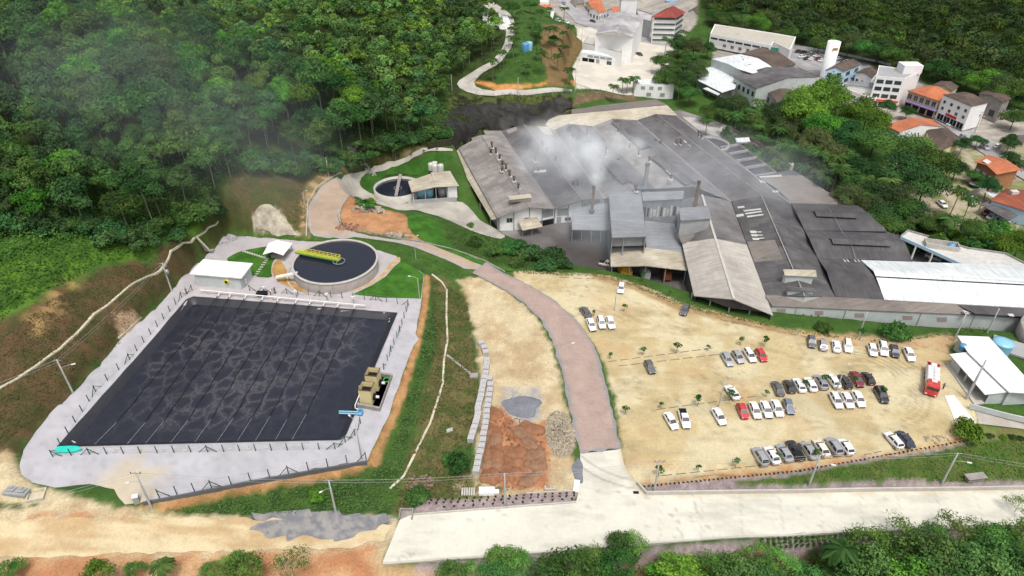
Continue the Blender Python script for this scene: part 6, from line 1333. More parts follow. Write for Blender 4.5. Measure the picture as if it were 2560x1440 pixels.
for k, (a, b, s_) in enumerate(((1295,1400,.9),(1480,1395,.8),(1580,1362,.7),(1790,1402,.9),(1960,1405,.9),(2170,1372,1.0),(2300,1352,1.0),(2480,1345,1.0),(2550,1352,.9),(580,1390,.7),(1180,1425,.7),(1895,1395,.7),(2060,1400,.8),(2340,1335,.9))):
    put(SPARG, a, b, 5.0, s_, 'loose open crowned tree rising out of the thicket along the bottom edge', 'open crowned trees along the bottom edge', sz=.9 + .3 * (k % 3))
many(PALMN, [(400,1412,.62,'small bushy palm at the bottom edge on the left'),(2110,1380,1.15,'palm with a starry crown below the concrete road'),(2515,1330,.8,'palm with dark fronds below the road near the right edge')], None, 'palms at the bottom edge', 6.6)
# cluster beside the yard
many([BUSH[1]], [(1385,632,2.1,'biggest dark bush at the edge of the factory yard'),(1332,622,1.9,'second dark bush beside the factory yard'),(1365,655,1.5,'dark bush at the top edge of the car park'),(1300,605,1.4,'dark bush below the white factory wall'),(1410,652,1.3,'dark bush nearest the cream canopy')], None, 'dark bushes beside the factory yard', 1.6)
many([BUSH[0]], [(1270,612,1.7,'mid green bush left of the dark yard bushes'),(1230,620,1.4,'mid green bush on the slope under the lawn strip'),(1190,600,1.2,'small bush at the top of the slope by the lawn strip'),(1290,648,1.2,'bush just above the red road'),(1175,560,.7,'small bush at the lower road'),(1150,1150,1.25,'round green bush beside the block pallets'),(1120,1140,.8,'low green bush at the foot of the bank'),(1045,1235,1.0,'bush at the left end of the planting bed'),(2245,828,1.5,'lone bush in front of the shuttered wall'),(2056,815,.9,'small bush at the foot of the grey wall')], None, 'bushes', 1.5)
many([BUSH[2]], [(2424,1067,1.5,'rounded clipped bush by the white slab'),(925,500,.9,'leafy banana clump at the lower road'),(790,1232,.8,'bright bush on the bank under the kerb wall')], None, 'bushes', 1.5)
for k, (a, b) in enumerate(((2443,1092),(2476,1090),(2508,1095),(2532,1095),(2553,1096))): put(BUSH[k % 3], a, b, .6, .38, 'small round shrub in the row on the lawn at the right edge', 'shrubs on the right lawn')
# saplings
SAPL = [(1525,898),(1607,890),(1690,884),(1768,878),(1850,864),(1911,868),(1484,791),(1559,780),(1742,1016),(1651,1022),(1562,1038),(1824,1004),(1914,993),(2008,972),(2058,964),(2136,959),(2204,990),(1645,1192),(1744,1180),(1838,1170),(1606,705),(1674,742),(2071,840),(2150,848),(1941,1150),(2035,1146)]
for k, (a, b) in enumerate(SAPL): put_base(SAP[k % 2], a, b, 1.0 + .3 * (k % 3), 'newly planted sapling on bare earth in the car park', 'saplings in the car park')
for k in range(6): put_base(SAP[k % 2], (942, 972, 998, 1028, 1060, 1093)[k], (417, 407, 399, 393, 386, 382)[k], .9, 'small shrub in the row along the crescent lawn', 'shrubs along the crescent lawn')
# bedding plants: rows of dark tufts
TUFT = crown_mesh('tuft', .22, .3, 2, 26, .22, (.03,.06,.02), (.015,.03,.012), 230)
def tufts(rows, label, group, s=1.0, me_=None):
    for a, b, c, d, n in rows:
        for i in range(n):
            q = G(a + (c - a) * i / (n - 1), b + (d - b) * i / (n - 1)); o = bpy.data.objects.new('bedding_plant', me_ or TUFT); COL.objects.link(o); o.location = (q.x, q.y, H(q.x, q.y)); o.rotation_euler = (0, 0, random.random() * 6); o.scale = (s,) * 3; tag(o, label, 'plant', group)
tufts([(1060,1252,1435,1233,22),(1055,1260,1435,1240,22),(1110,1268,1430,1248,14)], 'dark tuft planted in the grey bed left of the junction', 'tufts in the left bed', 1.2)
tufts([(1600,1218,2000,1178,38),(2000,1178,2420,1102,40)], 'dark tuft in the row below the car park edge', 'tufts below the car park', 1.1)
TUFG = crown_mesh('shrub', .45, .6, 3, 80, .26, (.06,.12,.03), (.03,.07,.02), 231)
tufts([(1905,1352,2230,1336,24),(1905,1362,2230,1346,24),(1920,1371,2120,1358,15)], 'small green shrub in the rows along the near kerb', 'shrubs along the near kerb', 1.0, TUFG)
# palm belt and mid right trees
pal = [(1570,196,.9),(1558,190,1.0),(1585,192,1.0),(1533,222,.8),(1830,300,.95),(1770,300,.85),(1805,290,.7),(1873,262,1.0),(1850,255,1.0),(1895,270,1.0),(1920,290,1.0),(1860,290,.9),(1945,300,.9),(1880,310,.9),(1905,345,.9),(1930,370,.9),(1960,400,.9),(1985,385,.9),(2010,420,.95),(2030,405,.9),(2045,440,.9),(2070,430,.95),(2060,460,.9),(2090,455,.95),(2110,475,.95),(2130,460,.95),(2145,485,.9),(2120,440,.9),(2160,470,.95),(2420,520,.9),(2390,500,.9),(2175,500,.9),(2500,600,.95),(2370,560,.9),(2350,590,.9)]
for k in range(26):
    t = random.random(); pal.append((1840 + 370 * t + random.uniform(-12, 40), 285 + 215 * t + random.uniform(-20, 20), .9 + .25 * random.random()))
many(PALM, pal, 'slender palm in the belt between the factory and the houses', 'palms behind the factory', 7.5)
many(PALM, [(1665,105,.95),(1690,95,1.0),(1710,85,.9),(1680,135,1.0),(1705,125,1.0),(1725,110,1.0),(1665,165,.95),(1690,160,1.0),(1715,150,1.0),(1735,140,.9),(1660,195,.9),(1685,190,1.0),(1720,185,.9),(1745,165,.9),(1700,215,.85)], 'palm in the dark clump between the church and the low houses', 'palms beside the church', 7.5)
many([BIG[1], BIG[3]], [(1695,120,.55),(1720,150,.55),(1680,180,.5)], 'leafy tree among the palms beside the church', 'trees beside the church', 9)
for k, (a, b, s_) in enumerate(((1655,150,.7),(1700,110,.75),(1735,125,.75),(1670,200,.7),(1710,205,.75),(1745,180,.7),(1725,235,.6),(1800,265,.6),(1840,275,.7),(1770,280,.5),(1965,275,.7),(1930,300,.7),(2110,400,.75),(2150,430,.7),(2075,395,.7),(2035,385,.7),(2190,490,.7),(2230,500,.8),(2260,520,.7),(2210,540,.6),(2120,500,.6))): put(BIG[(1, 3, 2)[k % 3]], a, b, 8.5, s_ * 1.1, 'mid sized leafy tree filling the belt among the palms', 'leafy trees in the palm belt')
put(BIG[3], 1770, 123, 8, .62, 'round dark mango like tree left of the long white office')
many(PALM, [(1285,55,.8),(1300,30,.85),(1345,75,.9),(1332,85,.8),(1370,90,.9),(1385,85,.9),(1410,85,.85),(1425,75,.9),(1380,115,.9),(1410,120,.85),(1395,145,.8),(1345,120,.8),(1232,172,.8),(1258,130,.8),(1283,110,.9),(1250,145,.7),(1355,155,.85),(1315,160,.7),(1425,180,.8),(1420,205,.7),(1283,85,.9),(1410,30,.9),(1350,30,.9),(1330,45,.8),(1375,20,.8)], 'palm on the grassy knoll beside the curving hill road', 'palms on the knoll', 7.0)
many([BIG[1]], [(1345,72,.5,'leafy tree among the knoll palms near the top'),(1280,20,.6,'leafy tree at the top of the knoll'),(1325,8,.6,'leafy tree at the top edge beside the red roofed house'),(1385,95,.4,'leafy tree on the brown side of the knoll')], None, 'leafy trees on the knoll', 9)
big = [(BIG[0],2020,262,.95,'large bright green tree left of the white shop buildings'),(BIG[0],2075,245,.9,'large bright green tree standing before the white corner shop'),(BIG[0],2060,310,.8,'bright green tree below the two largest ones'),(BIG[1],2115,285,.8,'round green tree nearest the street, right of the bright group'),(BIG[0],2165,300,.85,'bright tree left of the orange roofed long house'),(BIG[1],2190,345,.9,'tall tree in front of the orange roofed long house'),(BIG[3],2120,340,.8,'dark tree behind the bright ones in the valley'),
       (BIG[2],1955,335,.7,'greyish olive tree among the palms'),(BIG[2],2040,360,.75,'olive tree in the middle of the palm belt'),(BIG[2],2000,305,.65,'olive tree behind the first palms'),(BIG[1],2275,385,.95,'large green tree right of the clearing'),(BIG[1],2320,420,1.0,'broad green tree in front of the yellow walled house'),(BIG[3],2265,440,1.0,'dark broad tree at the clearing edge'),(BIG[3],2310,470,.9,'dark tree above the bananas'),(BIG[1],2350,395,.7,'green tree nearest the yellow walled house'),(BIG[1],2185,450,.6,'green tree at the lower end of the palm belt'),(BIG[2],2150,520,.5,'olive tree beside the dark twin ridged hall'),(BIG[1],2230,560,.6,'low green tree between the dark roof and the white carport'),(BIG[2],2280,545,.5,'brownish green tree above the bananas'),(BIG[1],2330,565,.5,'green tree behind the white carport'),
       (BIG[1],2430,575,.5,'pale green tree right of the white carport'),(BIG[0],2550,610,.6,'bright tree at the right edge behind the carport'),(BIG[3],2270,277,.42,'small dark street tree in front of the orange corner house'),(BIG[3],2222,268,.4,'small dark tree beside the crossing'),(BIG[3],2406,365,.38,'lone branching tree in the sandy yard'),(BIG[1],2445,350,.36,'street tree with a light round crown beside the road'),(BIG[3],2525,360,.42,'dark feathery tree near the right edge by the street'),(BIG[3],2390,425,.45,'dark tree left of the brick house'),(BIG[3],2530,405,.6,'dark hedge like tree behind the brick house'),(BIG[3],2470,470,.45,'dark tree below the brick house'),(BIG[1],2440,440,.35,'green tree beside the brick house wall'),
       (BIG[1],2200,130,.6,'tree at the wood edge behind the blue house'),(BIG[1],2540,290,.6,'bright tree at the wood edge on the far right'),(BIG[1],1800,45,.6,'tree at the wood edge above the long white office')]
for p_, a, b, s, lab in big: put(p_, a, b, 8.5, s * (1.4 if p_ is BIG[0] else 1.12), lab, 'trees among the houses')
for k in range(22):
    t = k / 21; a = 1790 + 780 * t; b = float(np.interp(a, (1790,1900,2000,2100,2200,2300,2400,2500,2570), (42,60,92,112,134,156,188,226,250))) + random.uniform(-10, 4)
    put(BIG[(1, 3, 1, 0, 2)[k % 5]], a, b, 8.5, .6 + .3 * random.random(), 'tree at the front edge of the wood behind the town', 'trees at the edge of the valley wood')
many(BAN, [(2215,575,1.2),(2320,590,1.3),(2360,610,1.2),(2410,615,1.2),(2300,560,1.2),(2255,548,1.1),(2470,610,1.1),(918,508,1.1),(905,498,1.0)], 'banana plant with broad drooping leaves', 'banana plants', 2.0)
# small bush clumps filling the gap between factory and houses
for k in range(60):
    t = k / 60; a = 1800 + 420 * random.random(); lo = 330 + (a - 1800) * .52; b = lo + random.random() * 40 - 10
    put(BUSH[k % 3], a, b, 1.5, 1.0 + random.random() * .9, 'leafy shrub under the palm belt', 'shrubs under the palm belt')
for k in range(26):
    put(BUSH[k % 3], 2200 + 340 * random.random(), 560 + 60 * random.random(), 1.5, 1.0 + random.random() * .8, 'leafy shrub behind the white carport building', 'shrubs behind the carport')
put(tree_proto('x', 'tree', crown_mesh('crown', 1.6, 6.5, 8, 1200, .35, D1, D2, 250, spread=.45, flat=1.4), 2.5, .12, 0, .2, M_BARKD, 3, zoff=.8), 1817, 328, 4, 1.0, 'dark conical araucaria like tree beside the round basin')
# ================================================================== TOWN
TOWN = []
def tbox(*a, **k): r = box_building(*a, **k); TOWN.append(r[0]); return r
# church: high white building with gabled roof, lower front wing and tower
ch = empty('church', (0,0,0), 0, 'big white church building with a grey gabled roof and square tower', 'church')
def walls(root, px, z0, m, closed=True, name='wall'):
    mb = MB(); curtain(mb, W3(px), z0, closed); return mb.build(name, m, root)
zc_ = 13.0
RF_CH = roofmat('streaked_pale_roof', (.46,.45,.45), -70, .35, (.27,.26,.27), .12)
rp(ch, RF_CH, 'roof', [(1489,84,zc_),(1525,33,zc_),(1567,27,zc_+3),(1535,79,zc_+3)]); rp(ch, RF_CH, 'roof', [(1535,79,zc_+3),(1567,27,zc_+3),(1609,42,zc_),(1583,93,zc_)])
walls(ch, [(1489,85,zc_-.2),(1525,34,zc_-.2),(1609,43,zc_-.2),(1583,94,zc_-.2)], -.4, M_WHITE); mb = MB(); a, b, c = P(1489,85,zc_-.2), P(1535,80,zc_+2.8), P(1583,94,zc_-.2); mb.add([a, b, c], [(0,1,2)]); mb.build('gable', M_WHITE, ch)
w = W3([(1456,107,5.2),(1470,91,5.2),(1560,97,5.2),(1552,130,5.2)])
walls(ch, [(1456,107,6.8),(1470,90,6.8),(1562,98,6.8),(1554,132,6.8)], -.4, M_WHITE); rp(ch, M_CONCL, 'roof', [(1459,106,6.4),(1471,92,6.4),(1560,99,6.4),(1552,130,6.4)])
rp(ch, RF_WHITE, 'roof', [(1451,131,3.8),(1457,124,4.6),(1553,132,4.6),(1549,145,3.8)]); walls(ch, [(1451,132,3.7),(1457,125,4.5),(1553,133,4.5),(1549,146,3.7)], -.4, M_WHITE)
fa, fb = P(1451,132,3.7), P(1549,146,3.7); windows(ch, fa, fb, 2.3, 3.2, 4, .8, mat('sea_green_glass', (.30,.42,.38), .2, 1), start=.18, end=.82); windows(ch, fa, fb, -.2, 1.6, 2, .9, M_DARK, start=.05, end=.38, frame=False, name='garage_opening'); windows(ch, fa, fb, -.2, 1.6, 1, .6, M_GREYW, start=.40, end=.52, name='door'); windows(ch, fa, fb, -.2, 1.6, 1, .8, M_GLASS, start=.68, end=.82)
q = P(1570,30,14); tw_ = MB(); tw_.box(q.x-4.2, q.x+4.2, q.y-1, q.y+6, -1, 22); tw_.box(q.x-5.6, q.x+5.6, q.y-2, q.y+7, 22, 26); tw_.build('tower', M_WHITE, ch)
tbox('annex_hall', 'grey roofed annex directly behind the church', [(1590,22,8),(1632,34,8),(1627,52,8),(1600,46,8)], -1, M_GREYW, RF_CH)
# apartment house with red roof and balconies
ap, w = tbox('apartment_house', 'five storey apartment house with a red tiled roof and dark balconies', [(1629,42,13.5),(1663,22,13.5),(1714,30,13.5),(1694,44,13.5)], -1, M_WHITE, roofmat('red_roof_tiles', (.30,.055,.045), 10, .3, (.20,.045,.04), .15, .7, .6, .6), roof='hip', rise=3.2, over=1.6, hip=True)
iw = shrink(w, 2.2)
for k in range(5):
    z = 1.6 + k * 2.7
    for i, j in ((3, 0), (2, 3)):
        a, b = iw[i], iw[j]; m = MB(); m.bar((a.x, a.y, z), (b.x, b.y, z), 1.9, .8); m.build('balcony', mat('dark_green_balcony', (.10,.12,.10), .3, 1), ap)
        windows(ap, a, b, z + .6, z + 1.9, 3, .5, M_GLASS, .06, False)
def mini(name, label, px, z0, wm, rm, roof='gable', n=3, rows=((.2, .6),), rise=1.8, cat='house', group=None, hip=False, h=3.2, over=.5, sides=((3, 0), (2, 3)), par=.6):
    r, w = tbox(name, label, px, z0, wm, rm, cat, group, roof=roof, rise=rise, over=over, hip=hip, parapet=par)
    zt = min(q.z for q in w)
    for i, j in sides:
        for (f0, f1) in rows: windows(r, shrink(w, over if roof != 'flat' else 0)[i], shrink(w, over if roof != 'flat' else 0)[j], z0 + (zt - z0) * f0, z0 + (zt - z0) * f1, n, .45, M_GLASS, .06, False)
    return r
mini('house', 'orange tiled house with white walls at the street bend, biggest of its group', [(1462,6,4.5),(1490,-6,4.5),(1508,10,4.5),(1480,22,4.5)], -1, M_CREAMW, RF_TILE)
mini('house', 'low orange tiled house beside the street in front of the bigger one', [(1472,24,4),(1492,12,4),(1516,26,4),(1498,33,4)], -1, M_WHITE, RF_TILE)
mini('house', 'small orange tiled house touching the church roof', [(1515,26,4),(1532,18,4),(1556,27,4),(1540,33,4)], -1, M_WHITE, RF_TILE)
mini('house', 'grey roofed house left of the orange tiled group', [(1425,2,4),(1452,-6,4),(1462,6,4),(1440,12,4)], -1, M_CREAMW, RF_BROWN)
mini('house', 'white house with an orange roof strip at the top edge left of the street', [(1345,14,4),(1375,12,4),(1378,22,4),(1347,22,4)], -1, M_WHITE, RF_TILE, sides=())
mini('house', 'white flat topped house stepping down beside the street', [(1355,24,4),(1386,28,4),(1381,48,4),(1353,42,4)], -1, M_WHITE, RF_WHITE, roof='flat')
mini('house', 'white walled block cut by the top edge above the orange roof strip', [(1350,-12,7),(1374,-10,7),(1372,5,7),(1350,5,7)], -1, M_WHITE, RF_WHITE, roof='flat', sides=())
mini('house', 'small white gabled house with a brown roof at the wood edge', [(1720,28,4.5),(1738,14,4.5),(1756,24,4.5),(1742,36,4.5)], -1, M_WHITE, RF_OLDT, over=.3)
mini('building', 'long blue roofed shed at the top edge', [(1665,-4,4),(1745,4,4),(1742,10,4),(1664,3,4)], -1, M_GREYW, mat('blue_roof_sheet', (.25,.38,.58), .2, 1), sides=())
mini('building', 'grey wall shed behind the red roofed apartment house', [(1690,16,4),(1726,20,4),(1724,28,4),(1692,24,4)], -1, M_GREYW, M_GREYW, roof='flat', sides=())
# office block by the factory
ob, w = tbox('office_block', 'white two storey office block with a small roof tower behind the factory', [(1584,200,3.6),(1688,194,3.6),(1686,213,3.6),(1588,210,3.6)], -3.2, M_WHITE, RF_WHITE, parapet=.25)
windows(ob, w[3], w[2], 1.4, 2.6, 3, .42, M_GREYW, start=.1, end=.75); windows(ob, w[3], w[2], -1.6, -.2, 2, .3, M_GREYW, start=.2, end=.9)
q = P(1681,205,4.5); m = MB(); m.box(q.x-1.4, q.x+1.4, q.y-1.4, q.y+1.4, 3, 6.2); m.build('roof_tower', M_WHITE, ob)
# long white office with green entrance
of = empty('office_building', (0,0,0), 0, 'long white two storey office with a dark window band and green glass entrance', 'building')
def flatpart(root, px, z0, wm, rm, par=.5):
    w = W3(px); m = MB(); curtain(m, w, z0, True); inn = shrink(w, .5); n = len(w)
    for i in range(n):
        j = (i + 1) % n; m.add([w[i], w[j], inn[j], inn[i]], [(0,1,2,3)]); m.add([inn[i], inn[j], inn[j] - Vector((0,0,par)), inn[i] - Vector((0,0,par))], [(0,1,2,3)])
    m.build('wall', wm, root); m = MB(); m.add([q - Vector((0,0,par - .02)) for q in inn], [tuple(range(n))]); m.build('roof', rm, root); return w
M_ROOFB = mat('beige_flat_roof', (.46,.43,.36), .15, .5)
w = flatpart(of, [(1776,83,6),(1787,60,6),(1938,83,6),(1990,92,6),(1975,125,6),(1935,104,6),(1928,112,6)], -1, M_WHITE, M_ROOFB)
a, b = P(1777,86,5.6), P(1925,114,5.6); windows(of, a, b, 3.4, 4.4, 7, .85, M_GLASS, .15, False, .0, 1.0); windows(of, a, b, .6, 1.9, 6, .35, mat('reddish_window', (.20,.12,.10), .2, 1), .15, True, .2, 1.0)
a, b = P(1926,112,5.6), P(1955,116,5.6); windows(of, a, b, 1.0, 4.6, 1, .9, mat('green_glass', (.03,.28,.19), .15, 1, .2, .5), .4, True, .0, .8)
q = P(1956,130,2); m = MB(); m.bar(P(1955,122,4.2), P(1975,118,4.2), .6, 1.0); m.build('sign_band', M_ORS, of)
# market hall group
mh = empty('market_hall', (0,0,0), 0, 'white walled hall with a rounded pale roof and broad white terrace roof', 'building')
rp(mh, RF_WHITE, 'roof', [(1779,147,6.0),(1850,135,6.5),(1880,158,8.0),(1840,170,7.5),(1822,160,7.2)]); rp(mh, RF_WHITE, 'roof', [(1850,135,6.5),(1900,146,7.0),(1938,173,6.0),(1880,183,6.8),(1840,170,7.5),(1860,150,8)])
walls(mh, [(1779,148,5.8),(1822,161,7.0),(1858,184,5.6)], -3, M_WGREY, False); walls(mh, [(1858,185,5.6),(1938,174,5.8)], -3, M_WHITE, False)
rp(mh, RF_WHITE, 'roof', [(1779,167,2.6),(1800,163,2.8),(1846,186,2.8),(1838,221,2.4),(1805,231,2.4),(1742,200,2.4),(1752,193,2.4),(1742,186,2.4),(1755,180,2.4),(1745,173,2.4)])
for a, b in ((1745,199),(1775,214),(1804,229),(1836,220)): q = P(a, b, 2.2); m = MB(); m.bar((q.x,q.y,-3), (q.x,q.y,2.2), .5); m.build('column', M_CONCW, mh)
rp(mh, RF_WHITE, 'roof', [(1768,218,1.6),(1800,234,1.6),(1795,238,1.0),(1757,221,1.0)])
walls(mh, [(1748,196,2.2),(1806,222,2.2),(1836,215,2.2)], -3, M_GREYW, False)
mini('warehouse', 'dark brown roofed warehouse behind the rounded white hall', [(1854,133,6),(1905,118,6),(1990,160,6),(1940,172,6)], -2, M_GREYW, RF_OLDT, rise=1.5, sides=())
mini('warehouse', 'dark grey gabled warehouse with pale side wall and red notes of rust', [(1890,221,5.2),(1832,192,5.2),(1990,168,5.2),(2046,192,5.2)], -3, M_WGREY, RF_DARK, rise=2.2, cat='warehouse', n=5, rows=((.5,.75),), sides=((0,1),))
mini('warehouse', 'small dark roofed annex half hidden by the bright trees', [(1956,270,2.2),(1915,224,2.2),(1965,216,2.2),(2000,240,2.2)], -3, M_GREYW, RF_OLDT, rise=.9, sides=((0,1),))
q = P(2064,190,-1); wt = empty('water_tower', (q.x, q.y, -1.5), 0, 'tall white cylindrical water tower beside the dark warehouse', 'water tower'); m = MB(); m.lathe([(2.7, 0), (2.9, 16.5), (2.4, 16.5), (2.4, 15.2), (0, 15.2)], 32); m.build('shaft', M_WHITE, wt)
m = MB(); m.box(-1.2, 1.2, -2.96, -2.86, 13.3, 14.3); m.build('painted_sign', mat('ochre_paint', (.55,.33,.06), .3, 2), wt)
mini('house', 'pale blue two storey house with a brown roof beside the water tower', [(2062,176,5),(2102,154,5),(2156,160,5),(2112,178,5)], -2, M_LBLUE, RF_OLDT, rise=1.8, rows=((.15,.4),(.6,.85)), n=2)
q = P(2120,190,0); m = MB(); m.box(q.x-5, q.x+3, q.y-3, q.y-1.4, 0, .3); o = m.build('awning', M_BLUEG); tag(o, 'blue awning in front of the pale blue house', 'awning')
mini('house', 'small white house with a brown roof between the blue house and the tall white block', [(2138,182,4),(2160,170,4),(2196,178,4),(2180,196,4)], -2, M_WHITE, RF_OLDT, rise=1.2)
tb_, w = tbox('apartment_block', 'white four storey block with bands of dark windows and a roof box', [(2191,190,10.5),(2198,163,10.5),(2303,178,10.5),(2262,196,10.5)], -2, M_WHITE, M_GREYW, parapet=.5)
for k in range(3): windows(tb_, w[0], w[3], 1.6 + 3.0 * k, 3.2 + 3.0 * k, 3, .78, M_GLASS, .08, False, .03, .97)
windows(tb_, w[0], w[3], -1.8, -.2, 3, .85, M_GLASS, .08, False); m = MB(); m.bar(w[0] + Vector((0,-.6,-10.4+.6)), w[3] + Vector((0,-.6,-9.9)), .8, .7); m.build('sign_band', M_ORS, tb_)
q = P(2275,168,12); m = MB(); m.box(q.x-4, q.x+4, q.y-3, q.y+3, 10, 13.5); m.build('roof_box', M_WHITE, tb_)
mini('shop', 'white shop with a pale slanted canopy roof before the tall white block', [(2112,212,4),(2130,203,4),(2200,211,4),(2195,225,4),], -2, M_WHITE, RF_METAL, rise=.6, cat='shop', n=2)
mini('building', 'low white walled building under the shop canopy', [(2117,222,2),(2150,205,2),(2198,232,2),(2188,250,2)], -2, M_WHITE, M_ROOFB, roof='flat', n=2, par=.3)
cb1, w = tbox('shop_house', 'two storey shop house with an orange hipped roof and purple awning', [(2268,226,5.5),(2322,214,5.5),(2376,232,5.5),(2348,252,5.5)], -2, mat('salmon_wall', (.58,.42,.33), .15, 1), RF_TILE, roof='hip', rise=2.0, over=.6, hip=True)
iw = shrink(w, .6); windows(cb1, iw[0], iw[3], 2.4, 4.4, 5, .6, M_GLASS, .08); windows(cb1, iw[0], iw[3], -1.8, .6, 4, .8, M_DARK, .08, False); m = MB(); m.bar(iw[0] + Vector((0,-.9,-4.2)), iw[3] + Vector((0,-.9,-4.2)), 1.4, .25); m.build('awning', mat('purple_awning', (.25,.22,.50), .2, 1), cb1)
cb2, w = tbox('corner_building', 'white three storey corner building with a brown hipped roof and red shop sign', [(2357,236,8.0),(2412,229,8.0),(2472,256,8.0),(2430,266,8.0)], -2, M_WHITE, RF_OLDT, roof='hip', rise=1.6, over=.3, hip=True)
iw = shrink(w, .3)
for k in range(2): windows(cb2, iw[0], iw[3], 2.4 + 2.6 * k, 3.5 + 2.6 * k, 4, .3, M_GLASS, .08); 
windows(cb2, iw[3], iw[2], 2.4, 3.5, 1, .1, M_GLASS, .08, True, .6, 1); windows(cb2, iw[0], iw[3], -1.8, .6, 4, .86, M_DARK, .08, True, .04, .98, fm=M_WGREY)
e = (iw[3] - iw[0]); m = MB(); m.bar(iw[0] + e * .28 + Vector((0,-.3,-6.6)), iw[0] + e * .66 + Vector((0,-.3,-6.6)), .25, .9); m.build('shop_sign', M_REDS, cb2)
mini('house', 'old house with a dark brown roof behind the orange shop house', [(2332,212,4.5),(2352,202,4.5),(2398,216,4.5),(2380,228,4.5)], -1, M_CREAMW, RF_OLDT, rise=1.0, sides=())
mini('house', 'two storey grey house with a rusty brown roof behind the corner building', [(2446,234,6.5),(2470,224,6.5),(2530,246,6.5),(2508,256,6.5)], -2, M_CONCW, RF_OLDT, rise=1.0, rows=((.2,.5),), n=2)
lo, w = tbox('house', 'long white house with a bright orange two part roof across from the corner building', [(2247,330,2.4),(2212,312,2.4),(2330,298,2.4),(2352,316,2.4)], -2.3, M_WHITE, RF_TILE, roof='gable', rise=1.8)
windows(lo, w[1], w[0], -1.6, .2, 2, .3, M_GLASS, .2, True)
yh, w = tbox('house', 'yellow walled house with an old dark tiled roof below the orange roof', [(2338,384,1.4),(2316,324,1.4),(2368,318,1.4),(2404,352,1.4)], -2.3, M_YELW, RF_OLDT, roof='hip', rise=1.7, hip=True)
bk, w = tbox('house', 'brick house with a pinkish orange roof and pale roof panel at the right edge', [(2436,404,4.2),(2471,387,4.2),(2555,424,4.2),(2492,436,4.2)], -2.3, M_BRICKW, RF_TILE, roof='gable', rise=1.0, over=1.0)
iw = shrink(w, 1.0); windows(bk, iw[0], iw[3], .8, 2.4, 3, .5, M_WHITEP, .08, True); windows(bk, iw[0], iw[3], -2.0, -.4, 3, .5, M_GLASS, .08, True)
patch(bk, 0, 0, [(2455,406),(2464,400),(2478,408),(2468,414)], M_SKYL, 'roof_panel', .5, tuple(W3([(2436,404,4.7),(2471,387,4.7),(2555,424,4.7)])))
mini('house', 'rust red tiled house cut by the right edge with a white roof tank', [(2476,500,2.4),(2515,470,2.4),(2660,495,2.4),(2620,545,2.4)], -2.4, M_LBLUE, roofmat('rusty_tiles', (.30,.09,.05), 20, .4, (.17,.06,.04), .2), roof='hip', hip=True, rise=2.0, sides=())
q = P(2537,477,4.4); m = MB(); m.box(q.x-1.1,q.x+1.1,q.y-.8,q.y+.8,2.6,4.4); o = m.build('roof_tank', M_SKYL); tag(o, 'white box shaped tank on the rust red roof', 'tank')
canopy('carport', 'dark grey carport roof with cars beneath beside the rust red house', [(2451,511,1.0),(2484,497,1.2),(2545,538,1.2),(2522,552,1.0)], RF_DARK, -2.5, [(2453,512,.9),(2487,532,.9),(2520,549,.9)], 'carport')
canopy('carport', 'small white canopy roof behind the rust red house', [(2460,478,1.4),(2490,474,1.4),(2514,488,1.4),(2482,493,1.4)], RF_WHITE, -2.5, [(2484,491,1.3),(2464,481,1.3)], 'carport')
mini('house', 'house with a dark roof and cream wall at the right edge by the street', [(2505,352,1.6),(2530,336,1.6),(2640,350,1.6),(2640,370,1.6)], -2.3, M_CREAMW, RF_DARK, rise=.8, sides=())
q = P(1868,352,-.5); canopy('canopy', 'small white canopy roof at the round basin', [(1838,345,.6),(1872,343,.9),(1876,354,.9),(1842,356,.6)], RF_WHITE, ZF, [(1840,354,.5),(1874,352,.8)])
ribbon('street_wall', 'pale wall along the far side of the car park by the long white office', [(1985,118),(2090,134),(2200,158),(2225,165)], .3, 1.1, M_WGREY, 'wall')
ribbon('garden_wall', 'pale garden wall beside the round satellite dish', [(2405,492),(2462,478)], .3, 1.6, M_CONCL, 'wall')
for a, b, nm in ((1322,119,0), (1313,122,1)):
    q = G(a, b + 8); m = MB(); m.lathe([(0, 4.2), (1.5, 4.0), (1.7, 3.6), (1.5, .4), (1.5, 0)], 20, q); o = m.build('water_tank', [M_TANKL, M_TANKB][nm]); tag(o, ['light blue water tank on the grassy knoll', 'darker blue water tank beside the light one on the knoll'][nm], 'tank')
q = G(1837, 287); m = MB(); m.lathe([(0, 5.6), (1.2, 5.4), (1.3, 5), (1.2, 3.2), (.3, 3.1), (.3, 0)], 16, q + Vector((0,0,.5))) ; o = m.build('water_tank', M_TANKL); tag(o, 'light blue tank on a post between the palms behind the factory', 'tank')
TOMB = MB(); TOMB.box(-.5,.5,-1.0,1.0,0,.6); TOMB.box(-.5,.5,.7,.95,.6,1.3); TM = TOMB.build('tomb', M_WHITE); tag(TM, 'small white tomb in the crowded hillside cemetery', 'tomb', 'tombs of the hillside cemetery'); tlist = []
for i in range(13):
    for j in range(6):
        a = 1206 + i * 5.2 + random.random() * 2 + j * 1.5; b = 34 + j * 6 + i * 1.1 + random.random() * 2
        if a > 1276 - j: continue
        tlist.append((a, b))
for k, (a, b) in enumerate(tlist):
    o = TM if k == 0 else TM.copy()
    if k: COL.objects.link(o)
    q = G(a, b); o.location = q; o.rotation_euler = (0, 0, .3 + random.random() * .2); o.scale = (1.2, .9, .8 + random.random() * .8)

